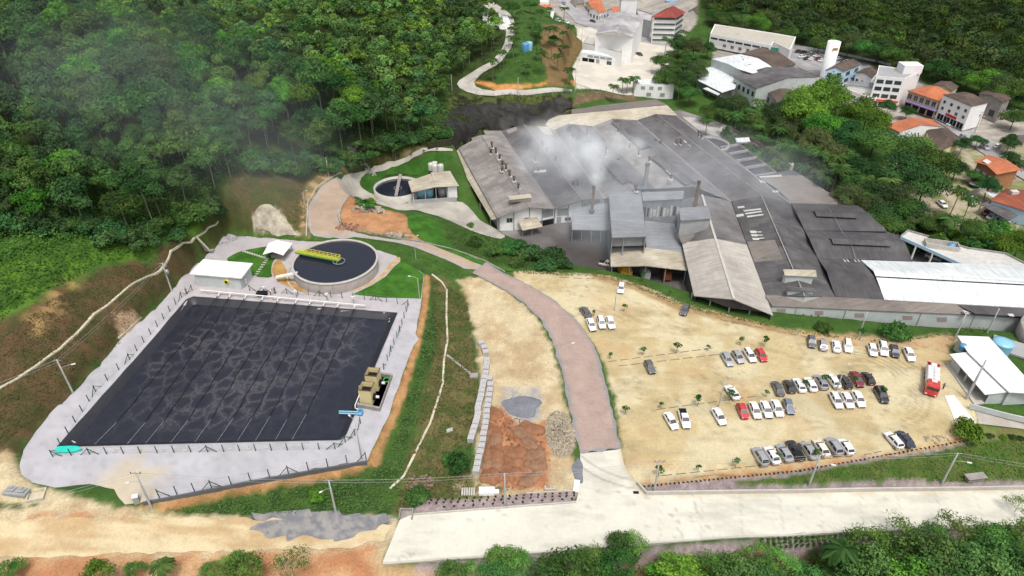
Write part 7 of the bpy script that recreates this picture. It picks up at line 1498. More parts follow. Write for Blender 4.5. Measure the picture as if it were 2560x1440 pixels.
# ================================================================== CARS
def carpaint(name, c, metal=.0, rough=.25):
    m, nt, b = newmat(name, rough, .5, metal); b.inputs['Coat Weight'].default_value = .6; b.inputs['Coat Roughness'].default_value = .1
    tc = node(nt, 'ShaderNodeTexCoord'); n = node(nt, 'ShaderNodeTexNoise', Scale=1.5, Detail=5); nt.links.new(tc.outputs['Object'], n.inputs['Vector'])
    dust = ramp(nt, n.outputs[0], [(.45, (0, 0, 0)), (.75, (.22,) * 3)]); o = mixc(nt, dust.outputs[0], c, (.42, .36, .27)); nt.links.new(o, b.inputs['Base Color']); return m
CPAINT = {'white': carpaint('white_car_paint', (.80,.80,.79)), 'silver': carpaint('silver_car_paint', (.48,.49,.51), .5, .3), 'black': carpaint('black_car_paint', (.018,.018,.021)), 'grey': carpaint('grey_car_paint', (.12,.125,.135), .3),
      'red': carpaint('red_car_paint', (.50,.02,.025)), 'wine': carpaint('wine_red_car_paint', (.17,.012,.022)), 'blue': carpaint('navy_car_paint', (.022,.028,.055)), 'beige': carpaint('beige_car_paint', (.66,.62,.54)), 'bgrey': carpaint('blue_grey_car_paint', (.20,.24,.30), .4)}
M_TINT = noisy('tinted_car_glass', (.030,.036,.040), .2, 1, .06, .7); M_TYRE = mat('tyre_rubber', (.018,.018,.018), .2, 3); M_RIM = mat('alloy_rim', (.45,.45,.46), .1, 2, .3, .5, .7)
M_LAMP = noisy('headlight_glass', (.75,.77,.8), .1, 2, .1, .6); M_TAIL = noisy('tail_light_glass', (.42,.012,.012), .2, 2, .15, .6); M_PLATE = mat('number_plate', (.55,.55,.55), .1, 3)
# stations along the car: x (front = +), half width, sill, belt height, then roof stations
SHAPES = {'sedan': dict(L=4.45, W=1.74, hood=.92, trunk=1.02, H=1.46, ws=(1.10,.42), rw=(-1.28,-1.90+.35), tail=-1.55),
          'hatch': dict(L=3.95, W=1.70, hood=.95, trunk=1.05, H=1.50, ws=(1.02,.30), rw=(-1.45,-1.80), tail=-1.85),
          'suv': dict(L=4.45, W=1.84, hood=1.08, trunk=1.15, H=1.72, ws=(1.10,.45), rw=(-1.75,-2.05), tail=-2.1),
          'wagon': dict(L=4.30, W=1.72, hood=.95, trunk=1.05, H=1.50, ws=(1.08,.38), rw=(-1.75,-2.0), tail=-2.05),
          'pickup': dict(L=5.0, W=1.78, hood=1.05, trunk=1.08, H=1.68, ws=(1.25,.62), rw=(-.55,-.70), tail=-.75)}
def body_mb(sh):
    L, W_ = sh['L'] / 2, sh['W'] / 2; m = MB(); xs = [(-L, .84, .42, sh['trunk'] * .80), (-L + .12, .93, .30, sh['trunk'] * .96), (-L + .6, 1, .22, sh['trunk']), (sh['tail'], 1, .20, sh['trunk'] + .01), (0, 1, .20, sh['trunk'] - .02), (sh['ws'][0] + .05, 1, .20, sh['hood'] + .03), (L - .55, .97, .22, sh['hood'] - .10), (L - .14, .90, .28, sh['hood'] - .26), (L, .78, .40, sh['hood'] - .42)]
    vs = []; 
    for x, w, z0, z1 in xs:
        w *= W_; vs += [(x, -w * .86, z0), (x, -w, z0 + .18), (x, -w, z1 - .22), (x, -w * .90, z1 - .04), (x, -w * .55, z1), (x, w * .55, z1), (x, w * .90, z1 - .04), (x, w, z1 - .22), (x, w, z0 + .18), (x, w * .86, z0)]
    n = 10; fs = [(i*n+j, i*n+(j+1)%n, (i+1)*n+(j+1)%n, (i+1)*n+j) for i in range(len(xs) - 1) for j in range(n)]
    m.add(vs, fs, 0, False); m.add(vs[:n], [tuple(reversed(range(n)))]); m.add(vs[-n:], [tuple(range(n))]); return m
def make_car(kind, paint):
    sh = SHAPES[kind]; L, W_ = sh['L'] / 2, sh['W'] / 2; root = empty('parked_car' if kind != 'pickup' else 'pickup_truck', (0,0,-500), 0, 'x', 'car' if kind != 'pickup' else 'pickup truck')
    pm = CPAINT[paint]; b = body_mb(sh)
    if kind == 'pickup':
        b2 = MB(); b2.box(-L + .12, -.85, -W_ * .82, W_ * .82, sh['trunk'] - .02, sh['trunk'] + .03); b2.build('bed_cover', M_TYRE if paint != 'white' else M_DARK, root)
    b.build('body', pm, root)
    zb = sh['trunk'] - .03; zh = sh['hood'] + .02; H_ = sh['H']; fx, rx = sh['ws'][1], sh['rw'][0]; wb, wr = W_ * .90, W_ * .70
    A = [(sh['ws'][0], -wb, zh), (sh['ws'][0], wb, zh), (sh['tail'] if kind != 'sedan' else sh['rw'][1] - .25, wb, zb), (sh['tail'] if kind != 'sedan' else sh['rw'][1] - .25, -wb, zb)]
    T = [(fx, -wr, H_ - .04), (fx, wr, H_ - .04), (rx, wr, H_ - .03), (rx, -wr, H_ - .03)]; mid = (fx + rx) / 2
    c = MB(); c.add(A + T + [(mid, -wr, H_), (mid, wr, H_), (mid, -wb, (zh + zb) / 2), (mid, wb, (zh + zb) / 2)], [(0,1,5,4), (2,3,7,6), (0,4,8,10), (10,8,7,3), (1,11,9,5), (11,2,6,9), (4,5,9,8), (8,9,6,7)]); c.build('cabin', pm, root)
    def inset_quad(q, s, o):
        q = [Vector(v) for v in q]; ce = sum(q, Vector()) / 4; n = (q[1] - q[0]).cross(q[2] - q[0]).normalized()
        if n.dot(ce - Vector((mid, 0, .8))) < 0: n = -n
        r = [ce + (v - ce) * s + n * o for v in q]; return r
    def glass(q, nm, s=.88):
        g = MB(); r = inset_quad(q, s, .015); g.add(r + [v - (r[1]-r[0]).cross(r[2]-r[0]).normalized() * 0 for v in r], [(0,1,2,3)]); g.build(nm, M_TINT, root)
    glass([A[0], A[1], T[1], T[0]], 'windscreen', .92); glass([A[2], A[3], T[3], T[2]], 'rear_window', .86)
    for s in (-1, 1):
        def f(p): return (p[0], s * abs(p[1]), p[2])
        glass([f(A[0]), f((mid, wb, (zh + zb) / 2)), f((mid, wr, H_)), f(T[0])], 'side_window', .84); glass([f((mid, wb, (zh + zb) / 2)), f(A[2]), f(T[2]), f((mid, wr, H_))], 'side_window', .84)
        for x in (L - .78, -L + .78):
            ty = MB(); ty.tube([(x, s * (W_ - .20), .32), (x, s * (W_ + .01), .32)], .32, 14); w = ty.build('wheel', M_TYRE, root); ri_ = MB(); ri_.tube([(x, s * (W_ - .02), .32), (x, s * (W_ + .025), .32)], .20, 10); ri_.build('rim', M_RIM, w)
        g = MB(); g.box(L - .24, L - .045, s * W_ * .48 if s > 0 else -W_ * .82, W_ * .82 if s > 0 else -W_ * .48, sh['hood'] - .52, sh['hood'] - .30); g.build('headlight', M_LAMP, root)
        g = MB(); g.box(-L - .01, -L + .2, W_ * .58 if s > 0 else -W_ * .87, W_ * .87 if s > 0 else -W_ * .58, sh['trunk'] - .42, sh['trunk'] - .2); g.build('tail_light', M_TAIL, root)
        g = MB(); g.box(sh['ws'][0] - .32, sh['ws'][0] - .12, s * W_ if s > 0 else -W_ - .2, W_ + .2 if s > 0 else -W_, zh + .02, zh + .16); g.build('mirror', pm, root)
    g = MB(); g.box(-L - .02, -L + .1, -.26, .26, .5, .63); g.build('number_plate', M_PLATE, root); g = MB(); g.box(L - .1, L + .015, -.5, .5, .36, .52); g.build('grille', M_DARK, root)
    if kind in ('suv', 'wagon'):
        for s in (-1, 1): g = MB(); g.bar((fx - .2, s * wr * .92, H_ + .05), (rx + .2, s * wr * .92, H_ + .06), .05); g.build('roof_rail', M_STEEL, root)
    kids(root); return root
CARP = {}
def car(kind, paint, rear, front, label, group='cars in the dirt car park', z=.0):
    if (kind, paint) not in CARP: CARP[(kind, paint)] = make_car(kind, paint)
    a, b = G(rear[0], rear[1], .7), G(front[0], front[1], .7); c = (a + b) / 2; ang = math.atan2(b.y - a.y, b.x - a.x); zz = H(c.x, c.y)
    o = place(CARP[(kind, paint)], (c.x, c.y, zz + .09), ang, label, group if kind != 'pickup' else None); return o
TR_ = 'top right row'
CARS = [
 ('hatch','grey',(2028,843),(2031,866),'dark grey hatchback, leftmost of the row under the shuttered wall'),
 ('sedan','silver',(2059,873),(2056,849),'silver sedan second in the row under the shuttered wall'),
 ('sedan','white',(2093,879),(2089,851),'white sedan third in the row under the shuttered wall'),
 ('wagon','white',(2118,850),(2122,881),'white estate car fourth in the row under the shuttered wall'),
 ('hatch','white',(2176,859),(2187,893),'white hatchback left of the white off-roader'),
 ('suv','white',(2203,855),(2213,892),'white boxy off-roader between a white and a navy hatchback'),
 ('hatch','blue',(2232,864),(2241,893),'navy hatchback right of the white off-roader'),
 ('sedan','white',(2266,870),(2281,902),'white sedan standing alone at the right end near the truck'),
 ('sedan','grey',(1952,986),(1938,955),'dark grey sedan, leftmost of the long middle row'),
 ('hatch','black',(1979,979),(1967,952),'black hatchback second in the long middle row'),
 ('sedan','white',(2007,978),(1990,947),'white sedan third in the long middle row behind a sapling'),
 ('sedan','white',(2035,976),(2018,945),'white sedan fourth in the long middle row'),
 ('suv','silver',(2061,971),(2043,939),'silver off-roader fifth in the long middle row'),
 ('sedan','white',(2094,968),(2073,936),'white sedan beside the lamp post in the long middle row'),
 ('wagon','black',(2122,968),(2102,938),'black estate car next to the wine red one'),
 ('sedan','wine',(2132,931),(2153,965),'wine red sedan in the long middle row'),
 ('hatch','black',(2179,959),(2161,931),'black hatchback at the right end of the long middle row'),
 ('wagon','white',(2081,983),(2101,1020),'white estate car, left of three parked below the long row'),
 ('sedan','white',(2110,983),(2128,1018),'white sedan, middle of three parked below the long row'),
 ('sedan','white',(2137,979),(2157,1016),'white sedan, right of three parked below the long row'),
 ('suv','black',(2193,968),(2215,1008),'large black off-roader parked alone right of the middle rows'),
 ('hatch','red',(1850,1011),(1864,1045),'red hatchback at the left end of the lower middle row'),
 ('sedan','white',(1880,1007),(1896,1045),'white sedan right of the red hatchback'),
 ('sedan','white',(1908,1006),(1924,1042),'white sedan in the centre of the lower middle row'),
 ('sedan','white',(1935,1003),(1951,1039),'white sedan left of the blue grey hatchback'),
 ('hatch','bgrey',(1966,999),(1979,1035),'blue grey hatchback at the right end of the lower middle row'),
 ('sedan','white',(1787,1023),(1809,1060),'white sedan at the foot of the leaning lamp post'),
 ('sedan','white',(1843,997),(1818,964),'white sedan parked alone above the red hatchback'),
 ('pickup','white',(1705,1027),(1717,1067),'white pickup with an open dark bed'),
 ('sedan','white',(1668,1036),(1688,1069),'white sedan left of the white pickup'),
 ('sedan','silver',(1809,881),(1828,914),'silver sedan at the left end of the short upper row'),
 ('hatch','silver',(1835,877),(1856,908),'silver hatchback second in the short upper row'),
 ('wagon','white',(1864,872),(1886,905),'white estate car left of the bright red hatchback'),
 ('hatch','red',(1894,873),(1913,903),'bright red hatchback at the right end of the short upper row'),
 ('hatch','grey',(1617,901),(1633,934),'dark grey hatchback standing alone beside the planted strips'),
 ('sedan','grey',(1472,791),(1455,768),'dark grey sedan above the three white cars near the red road'),
 ('sedan','white',(1472,797),(1484,826),'white sedan on the drain near the red road'),
 ('wagon','white',(1499,791),(1508,822),'white estate car in the middle of the three near the red road'),
 ('sedan','white',(1521,790),(1532,823),'white sedan, right of the three near the red road'),
 ('sedan','white',(1556,706),(1550,735),'white sedan driving at the top edge of the car park'),
 ('hatch','grey',(1719,762),(1705,790),'dark grey hatchback parked at the slanting upper edge'),
 ('suv','silver',(1911,1162),(1890,1121),'silver off-roader at the left end of the bottom row'),
 ('sedan','white',(1940,1157),(1920,1118),'white sedan behind the little tree in the bottom row'),
 ('sedan','silver',(1972,1151),(1950,1113),'silver sedan left of the dark pickup'),
 ('pickup','black',(2000,1146),(1977,1106),'dark pickup with a covered bed in the bottom row'),
 ('sedan','silver',(2034,1144),(2011,1107),'silver sedan right of the dark pickup'),
 ('sedan','beige',(2064,1138),(2042,1101),'beige sedan beside the leaning utility pole'),
 ('suv','silver',(2097,1136),(2073,1096),'silver off-roader second from the right in the bottom row'),
 ('hatch','white',(2126,1134),(2104,1099),'white hatchback at the right end of the bottom row'),
 ('wagon','white',(2249,1119),(2219,1082),'white estate car of the lone pair near the bank'),
 ('sedan','blue',(2275,1115),(2251,1081),'navy sedan of the lone pair near the bank')]
for c in CARS: car(*c)
TG = 'cars in the town'
for c in [('sedan','white',(2370,310),(2392,316),'white car parked in front of the red shop sign'),('suv','white',(2318,287),(2342,292),'white van like car at the crossing before the shop house'),('sedan','white',(2350,505),(2362,515),'white car on the sandy track above the bananas'),
          ('sedan','white',(2428,511),(2446,503),'white car parked left of the dark carport'),('sedan','white',(2425,499),(2440,494),'white car half hidden behind another near the carport'),('sedan','white',(2472,545),(2490,538),'white car under the front of the dark carport'),('sedan','white',(2496,552),(2516,552),'white car at the lower end of the dark carport'),('hatch','wine',(2462,534),(2470,526),'dark red car in the shade of the carport'),
          ('sedan','bgrey',(2403,335),(2414,350),'blue grey car parked beside the yellow walled house'),('suv','silver',(2455,363),(2470,373),'silver car driving under the street tree'),('hatch','white',(2488,368),(2502,362),'white car beside the dark feathery tree'),
          ('sedan','blue',(1594,133),(1603,137),'dark blue car beside the tall church wall'),('sedan','white',(2113,213),(2125,216),'white car at the shop canopy'),('hatch','black',(2080,196),(2074,192),'dark car in front of the pale blue house'),
          ('sedan','black',(1478,51),(1486,54),'black car on the street before the church'),('sedan','white',(1405,17),(1398,12),'white car at the top of the street'),('hatch','silver',(1412,10),(1404,5),'silver car parked at the top kerb of the street'),
          ('suv','white',(1392,50),(1400,53),'white van behind the knoll by the street, left one'),('suv','white',(1412,54),(1420,57),'white van behind the knoll by the street, right one'),('sedan','silver',(2556,282),(2540,280),'silver car at the right edge behind the corner building'),('hatch','silver',(2533,300),(2523,296),'pale car beside the white tank truck')]: car(*c[:5], group=TG)
lot = [(2006,141,'white'),(2018,146,'blue'),(2021,138,'silver'),(2030,147,'white'),(2042,139,'white'),(2047,147,'wine'),(2055,151,'white'),(2050,137,'white'),(2060,142,'silver'),(2085,147,'white'),(2098,146,'white'),(2110,150,'grey'),(2120,153,'white'),(1997,128,'black'),(2008,130,'black'),(2035,130,'white')]
for a, b, p in lot: car('sedan', p, (a - 5, b + 1), (a + 5, b - 1), p + ' car among those in the asphalt car park beside the long white office', 'cars beside the long white office')
# vehicles under the roofs
car('pickup','beige',(1508,658),(1530,662),'beige flatbed truck half under the left end of the cream canopy')
car('suv','silver',(2278,620),(2290,624),'white van inside the bent white carport building', TG); car('suv','white',(2328,642),(2340,646),'silver car inside the bent white carport building', TG)
ym = MB(); q = P(1562,686,ZF+.5); ym.box(-1.6,1.6,-2.2,2.2,.7,2.2,M=Matrix.Translation(q)); ym.box(-1.0,1.0,-1.2,1.0,2.2,3.0,M=Matrix.Translation(q))
for sx in (-1.5, 1.5):
    for sy in (-1.5, 1.5): ym.tube([(q.x+sx-.2,q.y+sy,q.z+.2),(q.x+sx+.2,q.y+sy,q.z+.2)], .7, 12)
o = ym.build('loader', mat('yellow_machine_paint', (.55,.32,.03), .25, 1)); tag(o, 'yellow wheel loader under the cream canopy', 'loader')
for k, (a, b) in enumerate(((1610,688),(1662,690))):
    q = P(a, b, ZF+.2); m = MB(); M_ = Matrix.Translation(q); m.box(-1.1,1.1,-3,2,.6,1.4,M=M_); m.box(-1.1,1.1,-3,-1.2,1.4,2.6,M=M_)
    for sx in (-1, 1):
        for sy in (-2, 1): m.tube([(q.x+sx-.15,q.y+sy,q.z+.4),(q.x+sx+.15,q.y+sy,q.z+.4)], .45, 10)
    o = m.build('forklift', [M_GREYW, mat('dull_orange_paint', (.22,.07,.03), .3, 1)][k]); tag(o, ['grey machine in the shade of the cream canopy', 'orange machine in the deep shade at the right end of the cream canopy'][k], 'machine')
# the red truck
a, b = G(2333,905,1.5), G(2329,990,1.5); ang = math.atan2(b.y - a.y, b.x - a.x); c = (a + b) / 2
tr = empty('truck', (c.x, c.y, H(c.x, c.y) + .1), ang, 'red flatbed truck loaded with big white bags beside the gate house', 'truck'); M_RED = CPAINT['red']
g = MB(); g.box(2.35, 4.45, -1.2, 1.2, .55, 2.55); g.add([(2.35,-1.15,2.55),(2.35,1.15,2.55),(4.05,1.1,2.55),(4.05,-1.1,2.55),(2.45,-1.05,3.0),(2.45,1.05,3.0),(3.75,1.0,3.0),(3.75,-1.0,3.0)], [(4,5,6,7)[::-1],(0,1,5,4),(1,2,6,5),(2,3,7,6),(3,0,4,7)]); g.build('cab', M_RED, tr)
g = MB(); g.add([(4.46,-1.05,1.75),(4.46,1.05,1.75),(4.30,1.0,2.5),(4.30,-1.0,2.5)], [(0,1,2,3)]); g.box(4.36,4.47,-1.05,1.05,1.7,2.45); g.build('windscreen', M_TINT, tr)
g = MB(); g.box(2.7,3.3,-.5,.5,3.0,3.14); g.build('roof_vent', M_WHITEP, tr)
g = MB(); g.box(4.45,4.6,-1.2,1.2,.5,.95); g.build('bumper', M_RED, tr)
for s in (-.85, .85): g = MB(); g.box(4.6,4.63,s-.2,s+.2,.62,.84); g.build('headlight', M_LAMP, tr)
g = MB(); g.box(-4.6,2.2,-1.25,1.25,.95,1.15); g.build('flatbed', M_RED, tr)
for s in (-1.25, 1.17): g = MB(); g.box(-4.6,2.2,s,s+.08,1.15,1.75); g.build('side_board', M_WHITEP, tr)
g = MB(); g.box(-4.68,-4.6,-1.25,1.25,1.15,2.1); g.build('tailboard', M_RED, tr); g = MB(); g.box(2.2,2.28,-1.25,1.25,1.15,2.3); g.build('headboard', M_RED, tr)
for x in (3.4, -1.6, -3.0):
    for s in (-1, 1): g = MB(); g.tube([(x, s*.85, .5), (x, s*1.2, .5)], .5, 16); w = g.build('wheel', M_TYRE, tr); g = MB(); g.tube([(x, s*1.18, .5), (x, s*1.23, .5)], .26, 10); g.build('rim', M_RIM, w)
g = MB(); g.box(-4.4,4.2,-.5,.5,.6,.9); g.build('chassis', M_DARK, tr)
M_BAG = mat('white_woven_bag', (.70,.70,.68), .12, 2.5, bump=.3)
bm_ = bmesh.new(); bmesh.ops.create_cube(bm_, size=1.0); bmesh.ops.subdivide_edges(bm_, edges=bm_.edges, cuts=3, use_grid_fill=True)
for v in bm_.verts: n_ = v.co.normalized(); v.co = v.co * .78 + n_ * .14; v.co.x *= 1.05; v.co.y *= 1.12; v.co.z *= 1.1
me_ = bpy.data.meshes.new('bulk_bag'); bm_.to_mesh(me_); bm_.free(); me_.materials.append(M_BAG)
for p_ in me_.polygons: p_.use_smooth = True
for i in range(6):
    for s in (-1, 1):
        if i == 0 and s > 0: continue
        o = bpy.data.objects.new('bulk_bag', me_); COL.objects.link(o); o.matrix_world = Matrix.Translation(tr.location) @ Matrix.Rotation(ang, 4, 'Z') @ Matrix.Translation((-3.95 + i * 1.12, s * .58 if i else 0, 1.72)) @ Matrix.Diagonal((1, 1, 1.05, 1)); tag(o, 'big white woven bag in the double row on the red truck', 'bag', 'white bags on the truck')
# tanker and lorry in town
q0, q1 = G(2510,290,1), G(2545,280,1); ang = math.atan2(q1.y - q0.y, q1.x - q0.x); tk = empty('tank_truck', ((q0.x+q1.x)/2, (q0.y+q1.y)/2, H(q0.x,q0.y)), ang, 'white tank truck parked behind the corner building', 'truck')
g = MB(); g.tube([(-3.5,0,2),(3,0,2)], 1.2, 16); g.build('tank', M_SKYL, tk); g = MB(); g.box(-5.4,-3.8,-1.1,1.1,.6,2.8); g.build('cab', M_CREAMW, tk); g = MB(); g.box(-5,3.4,-.9,.9,.5,.8)
for x in (-4.6, 1, 2.4):
    for s in (-1, 1): g.tube([(x,s*.9,.5),(x,s*1.15,.5)], .5, 12)
g.build('wheels_and_frame' if False else 'chassis', M_DARK, tk)

# ================================================================== POLES, LAMPS, WIRES
M_POLE = mat('pale_concrete_pole', (.46,.46,.44), .2, 2)
def pole(base, h, label, arm=True, lamp=0, trafo=False, r=.17, group=None, cat='utility pole', m=None, name='utility_pole', lampdir=None):
    q = G(*base); z = H(q.x, q.y); root = empty(name, (q.x, q.y, z), 0, label, cat, group)
    g = MB(); g.lathe([(r * 1.25, -.4), (r, h * .5), (r * .65, h), (0, h)], 10); g.build('shaft', m or M_POLE, root)
    if arm:
        for zz in (h - .25, h - 1.0)[:1 if not trafo else 2]: g = MB(); g.bar((-.9, 0, zz), (.9, 0, zz), .12); g.build('cross_arm', M_STEEL, root)
        for x in (-.8, 0, .8): g = MB(); g.tube([(x, 0, h - .2), (x, 0, h + .1)], .06, 6); g.build('insulator', M_DARK, root)
    if lamp:
        d = lampdir or (1, 0); e = Vector((d[0], d[1], 0)).normalized() * lamp; z0 = h - 2.2 if arm else h - .1
        g = MB(); g.tube([(0, 0, z0), (e.x * .5, e.y * .5, z0 + .35), (e.x, e.y, z0 + .4)], .045, 6); g.build('lamp_arm', M_STEEL, root); g = MB(); g.bar((e.x * .9, e.y * .9, z0 + .36), (e.x * 1.25, e.y * 1.25, z0 + .38), .28, .12); g.build('lamp_head', M_WHITEP, root)
    if trafo: g = MB(); g.lathe([(0, h - 1.9), (.42, h - 2.0), (.45, h - 3.0), (0, h - 3.1)], 14, (.55, -.2, 0)); g.build('transformer', M_STEEL, root)
    return Vector((q.x, q.y, z + h))
pA = pole((183,983), 9.0, 'utility pole on the edge of the apron left of the lagoon', lamp=2.2, lampdir=(1, .3)); pB = pole((430,729), 8.5, 'utility pole with a round transformer beside the pump house', trafo=True)
pC = pole((379,1269), 9.0, 'slim utility pole at the gate cabinet corner', lamp=1.6, lampdir=(-1, -.4)); pD = pole((840,1281), 8.6, 'utility pole on the green bank beside the dark gravel patch', lamp=1.6, lampdir=(-1, -.8)); pE = pole((1262,1260), 8.2, 'upright utility pole in the grey bed left of the junction')
pF = pole((1635,1230), 8.2, 'utility pole right of the concrete junction'); pG = pole((2022,1214), 8.2, 'utility pole in front of the bottom row of cars', lamp=2.4, lampdir=(1, -.3)); pH = pole((2353,1211), 8.4, 'utility pole near the half buried culvert', lamp=2.2, lampdir=(1, -.3))
pI = pole((904,1146), 9.5, 'tall thin pole standing in the near right corner of the apron', arm=False, lamp=1.5, lampdir=(-.6, .6), r=.13, cat='lamp post', name='lamp_post')
pole((1049,748), 6.2, 'lamp post at the corner of the lawn right of the tank', arm=False, lamp=1.9, lampdir=(-1, .2), r=.1, cat='lamp post', name='lamp_post')
pole((1040,649), 6.5, 'lamp post beside the dirt road above the right lawn', arm=False, lamp=1.2, lampdir=(.5, .6), r=.08, cat='lamp post', name='lamp_post')
pole((822,441), 6.5, 'bare pole at the outer bend of the dirt road', arm=False, r=.12, cat='pole', name='pole'); pole((765,524), 5.5, 'short bare pole beside the dirt road below the bend', arm=False, lamp=1.0, lampdir=(1, .5), r=.09, cat='lamp post', name='lamp_post')
pole((1536,777), 7.5, 'slim lamp post with a square base above the three cars by the red road', arm=False, r=.09, cat='lamp post', name='lamp_post'); pole((1796,1018), 8.0, 'lamp post in the middle of the car park', arm=False, lamp=.7, lampdir=(1, 0), r=.13, cat='lamp post', name='lamp_post')
pole((2090,979), 7.0, 'lamp post inside the long middle row of cars', arm=False, lamp=.7, lampdir=(1, .2), r=.12, cat='lamp post', name='lamp_post'); pole((2415,998), 10.5, 'tall thick pole in front of the gate house roofs', arm=False, r=.22); pole((2148,836), 6.5, 'leaning white pole in front of the shuttered wall', arm=False, r=.12, cat='pole', name='pole')
pole((2384,852), 8.2, 'pole at the back corner of the gate house', arm=True); pole((2468,832), 7.0, 'pole behind the gate house near the round reservoir', arm=False, r=.16); pole((1405,938), 8.0, 'thin lamp post on the left kerb of the red road', arm=False, lamp=2.0, lampdir=(1, .4), r=.06, cat='lamp post', name='lamp_post')
pole((1295,238), 7.5, 'pole behind the orange cut below the knoll', arm=False, r=.11); pole((1130,228), 7.0, 'pole at the sharp bend of the hill road', arm=False, r=.11); pole((1437,230), 8.5, 'pole at the corner of the church square', arm=True, r=.14); pole((1454,103), 7.0, 'pole on the church square', arm=False, r=.12)
pole((1836,122), 8.0, 'pole in front of the long white office', arm=True); pole((2435,335), 9.0, 'street pole before the corner building', arm=True, lamp=1.2); pole((1830,560), .1, 'x', arm=False) if False else None
def wire(a, b, sag, label, r=.022, n=14, cat='power line', group=None):
    m = MB(); pts = [a.lerp(b, t / n) - Vector((0, 0, sag * 4 * (t / n) * (1 - t / n))) for t in range(n + 1)]; m.tube(pts, r, 4, cap=False); o = m.build('power_line', M_STEEL); tag(o, label, cat, group)
off1, off2 = Vector((0,0,-.1)), Vector((0,0,-.7)); far_l = Vector((-135, 60, 14)); far_r = Vector((120, 72, 10))
prs = [(pB, pA, 'lagoon edge'), (pA, far_l, 'lagoon edge to the left frame edge'), (pC, pD, 'gate cabinet to the green bank'), (pD, pE, 'green bank to the left bed'), (pE, pF, 'junction'), (pF, pG, 'junction to the bottom row of cars'), (pG, pH, 'bottom row of cars to the culvert'), (pH, far_r, 'culvert to the right frame edge'), (Vector((-110,58,11)), pC, 'left frame edge to the gate cabinet')]
for a, b, s in prs:
    wire(a + off1, b + off1, .5, 'upper cable of the power line, span %s' % s, .030); wire(a + off2, b + off2, .6, 'lower cable of the power line, span %s' % s, .022)
# sign on the bank
q = G(1133,1098); sg = empty('sign', (q.x, q.y, q.z), R(25), 'small blank white sign board tilted on a post on the bank', 'sign'); g = MB(); g.bar((0,0,0), (-.5,.3,2.2), .07); g.build('post', M_BARK, sg); g = MB(); g.box(-1.1,.1,.25,.31,2.0,2.9); g.build('board', M_WHITEP, sg)

# ================================================================== PALLETS, PILES, RUBBLE
M_BLK = mat('pale_concrete_blocks', (.56,.55,.54), .25, 3, c2=(.36,.35,.345))
def pallet_mesh():
    m = MB()
    for ix in range(3):
        for iy in range(3):
            for iz in range(2): m.box(-.63+ix*.43, -.63+ix*.43+.40, -.63+iy*.43, -.63+iy*.43+.40, .1+iz*.52, .1+iz*.52+.49)
    for x in (-.55, 0, .55): m.box(x-.07, x+.07, -.62, .62, 0, .1)
    return m
PM = pallet_mesh().build('block_pallet', M_BLK); PLX = []
left = [(1203,862),(1206,873),(1210,885),(1213,905),(1213,915),(1211,925),(1210,937),(1207,948),(1205,960),(1203,971),(1201,982),(1199,994),(1196,1005),(1193,1017),(1191,1028),(1191,1040),(1189,1051),(1186,1061),(1182,1074),(1178,1087),(1174,1100)]
right = [(1224,951),(1222,966),(1221,980),(1219,993),(1217,1007),(1215,1020),(1213,1034),(1212,1048),(1210,1062),(1208,1076),(1205,1090),(1203,1105),(1200,1120),(1197,1135),(1193,1150),(1190,1165),(1187,1180)]
first = True
for side, rows in (('left', left), ('right', right)):
    for i, (a, b) in enumerate(rows):
        q = G(a + (4 if i > 0 else 0), b + 2); o = PM if first else PM.copy()
        if not first: COL.objects.link(o)
        first = False; nx_ = rows[min(i + 1, len(rows) - 1)]; pv = rows[max(i - 1, 0)]; d = G(*nx_) - G(*pv)
        o.location = (q.x, q.y, H(q.x, q.y) + .02); o.rotation_euler = (0, 0, math.atan2(d.y, d.x) + random.uniform(-.06, .06)); tag(o, 'square pallet of pale concrete blocks in the %s long row by the dirt lot' % side, 'pallet', 'block pallets, %s row' % side)
def mound(name, label, px, py, rx, ry, h, m, ang=0, group=None, cat='soil heap', rough=.25):
    q = G(px, py); n, k = 20, 8; vs = [(0, 0, h)]; fs = []
    for j in range(1, k + 1):
        for i in range(n):
            t = 2 * math.pi * i / n; rr = j / k; z = h * (1 - rr ** 1.4) * (1 + rough * (random.random() - .5)) if j < k else -.3; w_ = 1 + .14 * math.sin(3 * t + px) + .08 * math.sin(5 * t)
            vs.append((rx * rr * w_ * math.cos(t), ry * rr * w_ * math.sin(t), z))
    for i in range(n): fs.append((0, 1 + i, 1 + (i + 1) % n))
    for j in range(k - 1):
        for i in range(n): a = 1 + j * n + i; b = 1 + j * n + (i + 1) % n; fs.append((a, a + n, b + n, b))
    mb = MB(); mb.add(vs, fs, 0, True); o = mb.build(name, m); o.location = (q.x, q.y, H(q.x, q.y)); o.rotation_euler = (0, 0, R(ang)); tag(o, label, cat, group); return o
M_REDS1 = mat('red_soil', (.34,.165,.09), .4, 1.2, c2=(.22,.10,.05), bump=.6); M_REDS2 = mat('brown_soil', (.34,.19,.11), .4, 1.2, c2=(.21,.12,.07), bump=.6)
